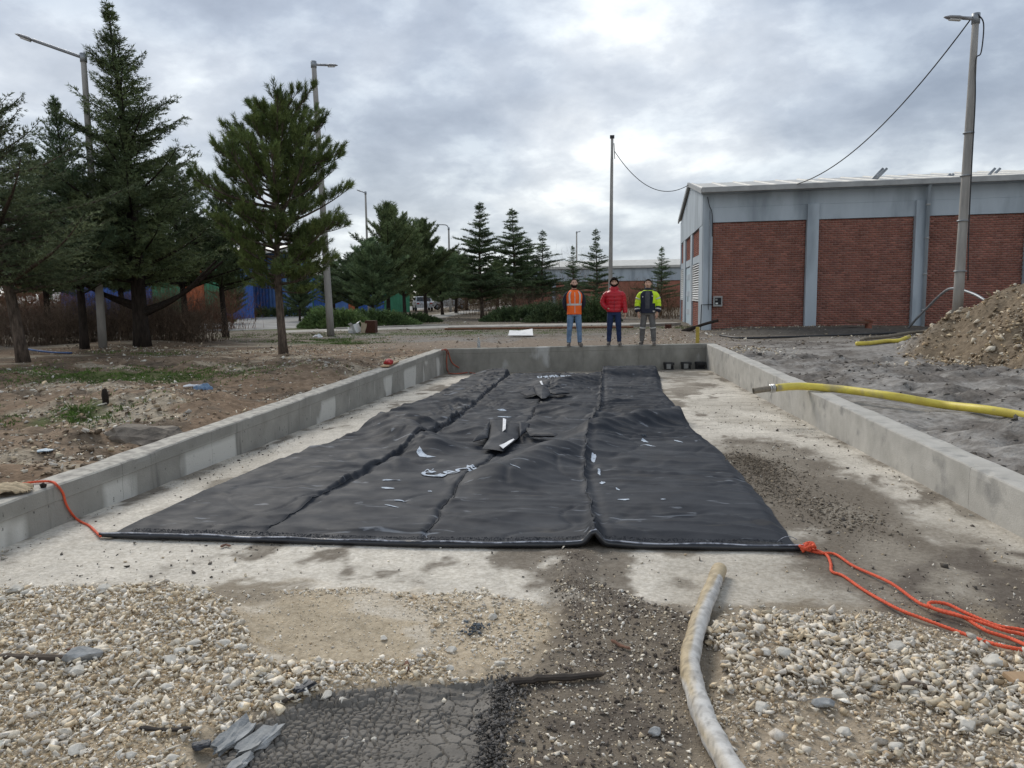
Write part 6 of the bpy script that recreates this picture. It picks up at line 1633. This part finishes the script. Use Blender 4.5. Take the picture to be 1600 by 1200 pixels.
# broken pipe and rubble near the building
q = PD(1354, 506, 29.0); o = MB().tube([(0, 0, -.15), (0, 0, .1), (.02, 0, .2)], [.12, .11, .17], 14, cap=False).build('clay_pipe', mat('terracotta', (.30, .12, .08), (.22, .09, .06), 10, .9)); o.location = (q[0], q[1]-.2, float(ground(q[0], q[1]))+.1); tag(o, 'broken terracotta pipe socket at the base of the brick hall', 'pipe')
q = PD(1335, 503, 29.0); o = MB().box((0, 0, 0), (.7, .4, .05)).build('brown_slab', M['chip'], None, bevel=.006); o.location = (q[0], q[1]-.3, float(ground(q[0], q[1]))+.2); o.rotation_euler = (.1, .04, .1); tag(o, 'thin brown slab propped against the base of the brick hall', 'slab')
q = PG(1078, 520); tag(MB().tube(spline([(-.7, 0, .05), (-.3, .1, .18), (.1, 0, .32), (.5, .1, .42)], 5), [.07]*6+[.05]*10, 8).build('log', M['bark_dark'], None, True), 'dark broken log leaning in the rubble beside the yellow post', 'log').location = (q[0]+.1, 26.5, float(ground(q[0], 26.5)))
# parked cars far away
def car(px, Y, label, rz):
    g = GX(px, Y); t = thing('parked_car', (g[0], g[1], float(ground(g[0], g[1]))+.03), rz, label, 'car', 'cars parked beyond the cypresses')
    prof = [(-2.1, .35), (-2.1, .8), (-1.9, .92), (-1.4, .98), (-1.05, 1.45), (.9, 1.48), (1.45, 1.0), (2.05, .88), (2.12, .35)]
    V = [(x, y*(.86 if z > 1.1 else 1), z) for y in (-.85, .85) for x, z in prof]; n = len(prof)
    F = [tuple(range(n)), tuple(range(2*n-1, n-1, -1))]+[(i, (i+1) % n, (i+1) % n+n, i+n) for i in range(n)]
    MB().add(V, F).build('body', M['carw'], t, bevel=.03)
    b = MB(); b.add([(-1.42, -.70, 1.02), (-1.42, .70, 1.02), (-1.10, .64, 1.40), (-1.10, -.64, 1.40)], [(0, 1, 2, 3)])
    V = [(v[0]-.02, v[1], v[2]+.015) for v in b.v]+[(v[0]+.03, v[1], v[2]-.02) for v in b.v]; MB().add(V, [(0, 1, 2, 3), (7, 6, 5, 4), (0, 4, 5, 1), (1, 5, 6, 2), (2, 6, 7, 3), (3, 7, 4, 0)]).build('rear_window', M['glass_dark'], t)
    for s_ in (-1, 1): MB().box((-.1, s_*.80, 1.2), (2.0, .06, .34)).build('side_window', M['glass_dark'], t)
    MB().box((1.22, 0, 1.24), (.05, 1.3, .36), M=Matrix.Rotation(-.85, 3, 'Y')).build('windscreen', M['glass_dark'], t)
    for x in (-1.3, 1.35):
        for s_ in (-1, 1):
            w_ = MB().tube([(x, s_*.72, .32), (x, s_*.9, .32)], .32, 16).build('wheel', M['rubber'], t, True)
            MB().tube([(x, s_*.9, .32), (x, s_*.915, .32)], .2, 12).build('rim', M['galv'], w_, True)
    for s_ in (-1, 1):
        MB().box((-2.11, s_*.65, .78), (.05, .25, .14)).build('tail_light', M['red'], t); MB().box((2.11, s_*.62, .72), (.05, .3, .13)).build('headlight', M['white'], t)
    return t
car(660, 78, 'white hatchback parked between the cypress trunks', 1.9)
car(701, 84, 'pale car half hidden right of the white hatchback', .3)

# ------------------------------------------------------------------ people
def ring(cx, cy, z, rx, ry, n=20, p=2.4):
    q = []
    for k in range(n):
        a = 2*math.pi*k/n; c, s_ = math.cos(a), math.sin(a)
        q.append((cx+rx*math.copysign(abs(c)**(2/p), c), cy+ry*math.copysign(abs(s_)**(2/p), s_), z))
    return q
def loft(mb, rings):
    n = len(rings[0]); V = [p for r in rings for p in r]; F = []
    for i in range(len(rings)-1):
        for k in range(n): F.append((i*n+k, i*n+(k+1) % n, (i+1)*n+(k+1) % n, (i+1)*n+k))
    F.append(tuple(range(n-1, -1, -1))); m = (len(rings)-1)*n; F.append(tuple(range(m, m+n))); mb.add(V, F); return mb
def ball(mb, c, s_, n=12):
    rs = []
    for k in range(n+1):
        t_ = -math.pi/2+math.pi*k/n; rs.append(ring(c[0], c[1], c[2]+s_[2]*math.sin(t_), max(s_[0]*math.cos(t_), .0004), max(s_[1]*math.cos(t_), .0004), 16, 2))
    return loft(mb, rs)
def fuse(mb, name, m, parent, voxel=.01, smooth=4, extra=None):
    """melt the overlapping shapes into one continuous skin"""
    o = mb.build(name, None)
    md = o.modifiers.new('r', 'REMESH'); md.mode = 'VOXEL'; md.voxel_size = voxel
    ms_ = o.modifiers.new('s', 'SMOOTH'); ms_.iterations = smooth; ms_.factor = .5
    dg = bpy.context.evaluated_depsgraph_get(); me = bpy.data.meshes.new_from_object(o.evaluated_get(dg)); me.name = name
    old = o.data; bpy.data.objects.remove(o); bpy.data.meshes.remove(old)
    if extra:
        bm = bmesh.new(); bm.from_mesh(me)
        vs = [bm.verts.new(v) for v in extra.v]
        for f in extra.f:
            try: bm.faces.new([vs[i] for i in f])
            except Exception: pass
        bmesh.ops.recalc_face_normals(bm, faces=bm.faces); bm.to_mesh(me); bm.free()
    me.polygons.foreach_set('use_smooth', [True]*len(me.polygons)); me.materials.clear(); me.materials.append(m)
    o = bpy.data.objects.new(name, me); C.objects.link(o); o.parent = parent; return o
TOR = [(.90, .165, .115), (1.0, .165, .115), (1.10, .165, .115), (1.22, .185, .122), (1.33, .192, .118), (1.39, .172, .105), (1.43, .135, .09), (1.465, .085, .07)]
def tor_at(z):
    zs = [t[0] for t in TOR]; return np.interp(z, zs, [t[1] for t in TOR]), np.interp(z, zs, [t[2] for t in TOR])
def tor_pt(z, a, off):
    rx, ry = tor_at(z); rx += off; ry += off; c, s_ = math.cos(a), math.sin(a); p = 2.4
    return (rx*math.copysign(abs(c)**(2/p), c), ry*math.copysign(abs(s_)**(2/p), s_), z)
def tor_patch(name, z0, z1, a0, a1, off, m, parent, nz=8, na=10, th=.008):
    V = []
    for o_ in (off, off-th):
        for i in range(nz+1):
            for k in range(na+1):
                z = z0+(z1-z0)*i/nz
                aa = (a0 if not callable(a0) else a0(z)); bb = (a1 if not callable(a1) else a1(z)); V.append(tor_pt(z, aa+(bb-aa)*k/na, o_))
    f = grid_faces(nz+1, na+1); k_ = (nz+1)*(na+1); F = [tuple(q) for q in f]+[tuple(q[::-1]+k_) for q in f]
    return MB().add(V, F).build(name, m, parent, True)
def tube_(mb, pts, rad, n=12, flat=1.0): return mb.tube(pts, rad, n, True, flat)
def hand(mb, w_, d, palm, side):
    """palm, four bent fingers of unequal length and a thumb; w_ wrist, d pointing down the hand, palm = palm normal"""
    w_ = np.array(w_); d = np.array(d, float); d /= np.linalg.norm(d); pn = np.array(palm, float); pn -= d*(pn@d); pn /= np.linalg.norm(pn); s_ = np.cross(d, pn)*side
    tube_(mb, [w_-d*.03, w_, w_+d*.03, w_+d*.085], [.026, .027, .036, .034], 12, .55)
    for k, ln in enumerate((.068, .078, .073, .055)):
        b = w_+d*.080+s_*(.027-.018*k); q = [b-d*.03, b, b+d*ln*.45+pn*.006, b+d*ln*.78+pn*.022, b+d*ln*.92+pn*.038]
        tube_(mb, q, [.010, .0095, .009, .008, .006], 8)
    b = w_+d*.022+s_*.026; tube_(mb, [b, b+s_*.020+d*.025+pn*.008, b+s_*.024+d*.052+pn*.02, b+s_*.018+d*.070+pn*.028], [.013, .012, .010, .007], 8)
HS = 1.09
def hscale(v): return (v[0]*HS, v[1]*HS, 1.50+(v[2]-1.50)*HS)
def head(mb, y0=0):
    i0_ = len(mb.v); head_(mb, y0); mb.v[i0_:] = [hscale(v) for v in mb.v[i0_:]]
def head_(mb, y0=0):
    ball(mb, (0, y0+.008, 1.645), (.075, .093, .098)); loft(mb, [ring(0, y0-.018, 1.535, .028, .035), ring(0, y0-.022, 1.555, .048, .058), ring(0, y0-.018, 1.59, .062, .072), ring(0, y0-.008, 1.64, .070, .082)])
    loft(mb, [ring(0, y0+.012, 1.42, .062, .06), ring(0, y0+.010, 1.50, .056, .058), ring(0, y0+.005, 1.58, .055, .058)])
    loft(mb, [ring(0, y0-.092, 1.598, .017, .014, 10), ring(0, y0-.090, 1.61, .016, .02, 10), ring(0, y0-.082, 1.645, .009, .014, 10)])    # nose
    for s_ in (-1, 1): ball(mb, (s_*.077, y0+.012, 1.628), (.012, .02, .032), 8)                                                                            # ears
    ball(mb, (0, y0-.078, 1.578), (.025, .012, .007), 8)                                                                                                     # lips
    for s_ in (-1, 1): ball(mb, (s_*.030, y0-.070, 1.672), (.022, .014, .008), 8)                                                                              # brow
def face_bits(t, y0=0, beard=None, hair='short', eyec='hair'):
    before = set(t.children); face_bits_(t, y0, beard, hair)
    todo = [o for o in t.children if o not in before]; todo += [k for o in todo for k in o.children]
    for o in todo:
        for v in o.data.vertices: v.co = hscale(v.co)
def face_bits_(t, y0=0, beard=None, hair='short', eyec='hair'):
    for s_ in (-1, 1):
        b = MB(); ball(b, (s_*.029, y0-.078, 1.648), (.010, .006, .0042), 8); e = b.build('eye', M['eyew'], t, True)
        b = MB(); ball(b, (s_*.029, y0-.0825, 1.648), (.0045, .003, .004), 6); b.build('iris', M['hair'], e, True)
        MB().tube([(s_*.014, y0-.088, 1.668), (s_*.030, y0-.088, 1.673), (s_*.046, y0-.078, 1.667)], [.004, .005, .003], 6).build('eyebrow', M['hair'], t, True)
    MB().tube([(-.022, y0-.088, 1.579), (0, y0-.093, 1.581), (.022, y0-.088, 1.579)], .003, 6).build('mouth', M['red_lip'], t, True)
    hb = MB()
    n = 22; V = []; F = []
    for i in range(15):
        for k in range(n):
            a = 2*math.pi*k/n; el = math.pi/2*(1-i/14*1.30)
            fr = math.sin(-a)       # 1 at the face side
            lim = {'short': .62, 'receding': .95, 'curly': .55}[hair]
            if fr > 0: el = max(el, lim*fr**.7)
            else: el = max(el, -.35 if hair != 'curly' else -.55)
            add = .010 if hair != 'curly' else .028+.012*math.sin(k*2.9+i*1.7)
            if hair == 'receding': add = .006
            V.append(((.075+add)*math.cos(el)*math.cos(a), y0+.008+(.093+add)*math.cos(el)*math.sin(a), 1.645+(.098+add)*math.sin(el)))
    for i in range(14):
        for k in range(n): F.append((i*n+k, (i+1)*n+k, (i+1)*n+(k+1) % n, i*n+(k+1) % n))
    hb.add(V, F).build('hair', M['hair'], t, True)
    if beard:
        b = MB(); V = []; na, nb_ = 17, 6
        for i in range(nb_+1):
            z = 1.527+.062*i/nb_
            for k in range(na):
                a = math.pi+math.pi*k/(na-1); rx = np.interp(z, [1.52, 1.555, 1.59], [.034, .056, .072])+beard; ry = np.interp(z, [1.52, 1.555, 1.59], [.045, .068, .080])+beard
                zz = z+(.045*abs(math.cos(a))**2 if i == nb_ else 0)-(.013 if i == nb_ and abs(math.cos(a)) < .35 else 0)
                V.append((rx*math.cos(a), y0-.018+ry*math.sin(a), zz))
        b.add(V, [tuple(f) for f in grid_faces(nb_+1, na)]); b.build('beard', M['hair'], t, True)
        MB().tube([(-.030, y0-.090, 1.585), (-.012, y0-.099, 1.593), (.012, y0-.099, 1.593), (.030, y0-.090, 1.585)], [.004, .0065, .0065, .004], 6).build('moustache', M['hair'], t, True)
M['eyew'] = mat('eye_white', (.42, .38, .35), None, 9, .5)
M['red_lip'] = mat('lip', (.30, .12, .10), None, 9, .6)
def legs_pts(lx, spread, toe=.12):
    return [(lx*.085, .01, .93), (lx*(.09+spread*.3), .0, .72), (lx*(.095+spread*.65), -.012, .50), (lx*(.10+spread*.85), .012, .28), (lx*(.10+spread), .02, .10)]
def person(label, scale, cloth):
    t = thing('person', (0, 0, 0), 0, label, 'person')
    b = MB(); head(b)
    loft(b, [ring(0, 0, z, rx*.9, ry*.9) for z, rx, ry in TOR]); loft(b, [ring(0, .005, .84, .14, .10), ring(0, 0, .95, .155, .11)])
    for s_ in (-1, 1):
        tube_(b, legs_pts(s_, cloth['spread']), [.080, .070, .050, .046, .034], 14)
        arm = cloth['arms'][0 if s_ < 0 else 1]; tube_(b, spline(arm, 4), list(np.linspace(.048, .027, 4*(len(arm)-1)+1)), 12)
        fx_ = s_*(.10+cloth['spread']); tube_(b, [(fx_, .04, .06), (fx_+s_*.015, -.06, .045), (fx_+s_*.025, -.13, .035)], [.035, .036, .028], 12, .8)
    ex = MB()
    for s_, h in ((-1, cloth['hands'][0]), (1, cloth['hands'][1])):
        w_ = cloth['arms'][0 if s_ < 0 else 1][-1]; hand(ex, w_, h[0], h[1], h[2])
    fuse(b, 'body', M['skin'], t, .011, 3, ex)
    # trousers
    b = MB(); loft(b, [ring(0, .005, .80, .150, .110), ring(0, .003, .88, .165, .120), ring(0, 0, .98, .160, .117)])
    for s_ in (-1, 1):
        p = legs_pts(s_, cloth['spread']); w_ = cloth['leg']; q = spline(p, 5); n = len(q)
        rad = [np.interp(i/(n-1), [0, .3, .55, .8, 1], [.098, .088, .070*w_, .064*w_, .058*w_])+.004*math.sin(i*2.3)*(1 if i > 8 else .3) for i in range(n)]
        tube_(b, q, rad, 16)
    fuse(b, 'trousers', M[cloth['trousers']], t, .010, 2)
    for s_ in (-1, 1):
        fx_ = s_*(.10+cloth['spread']); b = MB(); tube_(b, [(fx_, .075, .045), (fx_, .03, .05), (fx_+s_*.012, -.05, .044), (fx_+s_*.025, -.12, .036), (fx_+s_*.032, -.165, .03)], [.036, .046, .047, .046, .03], 14, .85)
        tube_(b, [(fx_, .03, .04), (fx_, .025, .13)], [.046, .05], 12)
        sh = fuse(b, 'shoe', M['shoe'], t, .008, 3)
        b = MB(); V = []; 
        for z in (0, .022):
            for k in range(20):
                a = 2*math.pi*k/20; V.append((fx_+s_*.014+(.050*math.cos(a))+s_*(-.02*math.sin(a)) , -.045+.135*math.sin(a), z))
        b.add(V, [tuple(range(19, -1, -1)), tuple(range(20, 40))]+[(k, (k+1) % 20, (k+1) % 20+20, k+20) for k in range(20)]); b.build('sole', M['sole'], sh)
    return t
DN = ((0, -.05, -1), (0, 0, 0), 1)
def place(t, px, s_, rz=0):
    for o_ in t.children:
        if o_.name.split('.')[0] in ('shoe',): o_.scale = (1.0, 1.15, 1.15)
    q = P(px, 541, 0); y = float(yfar(q[0]))+.13; x = PD(px, 541, y)[0]; t.location = (x, y, .006); t.scale = (s_, s_, s_); t.rotation_euler = (0, 0, rz)
UA = [(-.10, .0, 1.405), (-.195, .01, 1.355), (-.245, .03, 1.24), (-.255, .05, 1.12), (-.20, .12, .98), (-.10, .16, .90)]
mir = lambda a: [(-x, y, z) for x, y, z in a]
# man in the orange vest, hands behind the back
p1 = person('man in an orange reflective vest and light jeans standing on the end wall', 1, dict(spread=.045, leg=1.0, trousers='ljean', arms=[UA, mir(UA)], hands=[((.8, .3, -.5), (0, -1, 0), 1), ((-.8, .3, -.5), (0, -1, 0), -1)]))
b = MB(); loft(b, [ring(0, 0, z, rx+.006, ry+.006) for z, rx, ry in TOR])
for a in (UA, mir(UA)): tube_(b, spline(a, 5), [np.interp(i/25, [0, .18, 1], [.060, .066, .042]) for i in range(26)], 14)
loft(b, [ring(0, .012, 1.44, .085, .075), ring(0, .008, 1.505, .066, .066)])
fuse(b, 'sweater', M['navy'], p1, .010, 3)
b = MB(); loft(b, [ring(0, 0, z, rx+.028-(.02 if z > 1.44 else 0), ry+.028) for z, rx, ry in [(.84, .172, .115)]+TOR[:-1]]+[ring(0, .0, 1.485, .10, .085)])
vest = fuse(b, 'vest', M['vest'], p1, .010, 3)
def strip(name, z0, z1, a0, a1, off, m, par, **k): return tor_patch(name, z0, z1, a0, a1, off, m, par, **k)
strip('reflective_band', 1.075, 1.125, 0, 2*math.pi, .034, M['refl'], vest, na=40, nz=2)
for s_ in (-1, 1):
    c = -math.pi/2+s_*.62; strip('reflective_band', 1.125, 1.44, c-.13, c+.13, .035, M['refl'], vest, na=3)
strip('zip', .88, 1.42, -math.pi/2-.02, -math.pi/2+.02, .033, M['refl'], vest, na=2)
face_bits(p1, beard=.007, hair='receding')
place(p1, 897.5, 1.0, .16)
# man in the red puffer jacket
LA = [(-.10, .0, 1.395), (-.205, .0, 1.345), (-.27, .03, 1.24), (-.30, .03, 1.13), (-.23, -.05, 1.02), (-.14, -.115, .97)]
RA = [(.10, .0, 1.395), (.205, .0, 1.345), (.245, .01, 1.24), (.265, .0, 1.10), (.285, -.03, .95), (.29, -.05, .86)]
p2 = person('man in a red quilted jacket and dark jeans with one hand in his pocket', 1, dict(spread=.035, leg=1.02, trousers='djean', arms=[LA, RA], hands=[((.8, .3, -.3), (0, 1, 0), 1), ((0.02, -.05, -1), (-1, 0, 0), 1)]))
b = MB(); rr = []
for i in range(60):
    z = .885+(1.455-.885)*i/59; rx, ry = tor_at(max(z, .90)); pf = .010*abs(math.sin((z-.885)/.095*math.pi))**.6 if z < 1.42 else 0
    rr.append(ring(0, -.004, z, rx+.032+pf-(.012 if z < .9 else 0), ry+.036+pf, 28))
loft(b, rr)
for a in (LA[:-1]+[(-.165, -.105, .985)], RA):
    q = spline(a, 14); n = len(q); tube_(b, q, [np.interp(i/n, [0, .2, 1], [.058, .076, .056])+.008*abs(math.sin(i*.42)) for i in range(n)], 18)
jk = fuse(b, 'jacket', M['puffer'], p2, .008, 1)
b = MB(); loft(b, [ring(0, .005, 1.42, .135, .105), ring(0, .0, 1.47, .115, .105), ring(0, .0, 1.53, .098, .098), ring(0, .005, 1.56, .092, .094)]); tube_(b, spline([(-.10, .02, 1.50), (-.08, .10, 1.49), (0, .13, 1.47), (.08, .10, 1.49), (.10, .02, 1.50)], 5), .035, 12)
fuse(b, 'hood', M['puffer'], jk, .009, 3)
MB().tube([(0, -.160, .90), (0, -.163, 1.1), (0, -.165, 1.3), (0, -.135, 1.44)], .005, 6).build('zip', M['navy'], jk, True)
face_bits(p2, beard=.010, hair='curly')
place(p2, 959.5, 1.0, .0)
# man in the yellow and navy work jacket
A3 = [(-.10, .0, 1.395), (-.205, .0, 1.345), (-.255, .01, 1.23), (-.282, .0, 1.10), (-.275, -.04, .96), (-.25, -.07, .86)]
p3 = person('man in a yellow and navy work jacket and grey trousers standing on the end wall', 1, dict(spread=.06, leg=1.12, trousers='greyt', arms=[A3, mir(A3)], hands=[((.05, -.05, -1), (.7, .5, 0), 1), ((-.05, -.05, -1), (-.7, .5, 0), -1)]))
b = MB(); loft(b, [ring(0, 0, z, rx+.034, ry+.036, 24) for z, rx, ry in [(.86, .160, .112)]+TOR[:-1]]+[ring(0, .0, 1.47, .125, .10)])
for a in (A3[:5], mir(A3[:5])): 
    q = spline(a, 6); tube_(b, q, [np.interp(i/(len(q)-1), [0, .25, 1], [.058, .080, .070])+.004*math.sin(i*1.7) for i in range(len(q))], 16)
jk = fuse(b, 'jacket', M['hivis'], p3, .010, 3)
strip('navy_front', .855, 1.455, -math.pi/2-.95, -math.pi/2+.62, .045, M['navy'], jk, na=14, nz=16)
strip('navy_front', .855, 1.12, -math.pi/2-1.25, -math.pi/2+1.25, .043, M['navy'], jk, na=18, nz=6)
strip('reflective_band', .885, .925, -math.pi/2+.66, -math.pi/2+1.2, .048, M['refl'], jk, na=6, nz=2)
strip('chest_badge', 1.30, 1.325, -math.pi/2+.42, -math.pi/2+.56, .052, M['refl'], jk, na=3, nz=2); strip('chest_badge', 1.28, 1.31, -math.pi/2-.55, -math.pi/2-.42, .052, M['refl'], jk, na=3, nz=2)
strip('shirt_front', .98, 1.46, -math.pi/2-.20, -math.pi/2+.20, .051, M['slate'], jk, na=6, nz=10)
for s_ in (-1, 1):
    a = A3 if s_ < 0 else mir(A3); q = spline(a[3:], 8); n = len(q)
    MB().tube(q[4:13], .079, 16).build('cuff', M['navy'], jk, True)
    MB().tube(q[7:10], .082, 16).build('reflective_band', M['refl'], jk, True)
    MB().tube([np.array(q[12])*.9+np.array(q[13])*.1, q[13], q[14]], [.070, .062, .055], 14).build('navy_hem', M['navy'], jk, True)
    q2 = spline(a[1:4], 8); MB().tube(q2[6:9], .088, 16).build('reflective_band', M['refl'], jk, True)
    lg = legs_pts(s_, .06); q3 = spline(lg, 8); MB().tube(q3[17:19], .083, 14).build('knee_band', M['refl'], p3, True)
b = MB(); loft(b, [ring(0, .012, 1.44, .115, .09), ring(0, .010, 1.49, .10, .085), ring(0, .012, 1.535, .092, .088)]); fuse(b, 'collar', M['navy'], jk, .008, 3)
face_bits(p3, hair='short')
MB().tube([(-.030, -.090, 1.585), (0, -.099, 1.593), (.030, -.090, 1.585)], [.003, .0055, .003], 6).build('moustache', M['hair'], p3, True)
place(p3, 1012, .985, -.14)
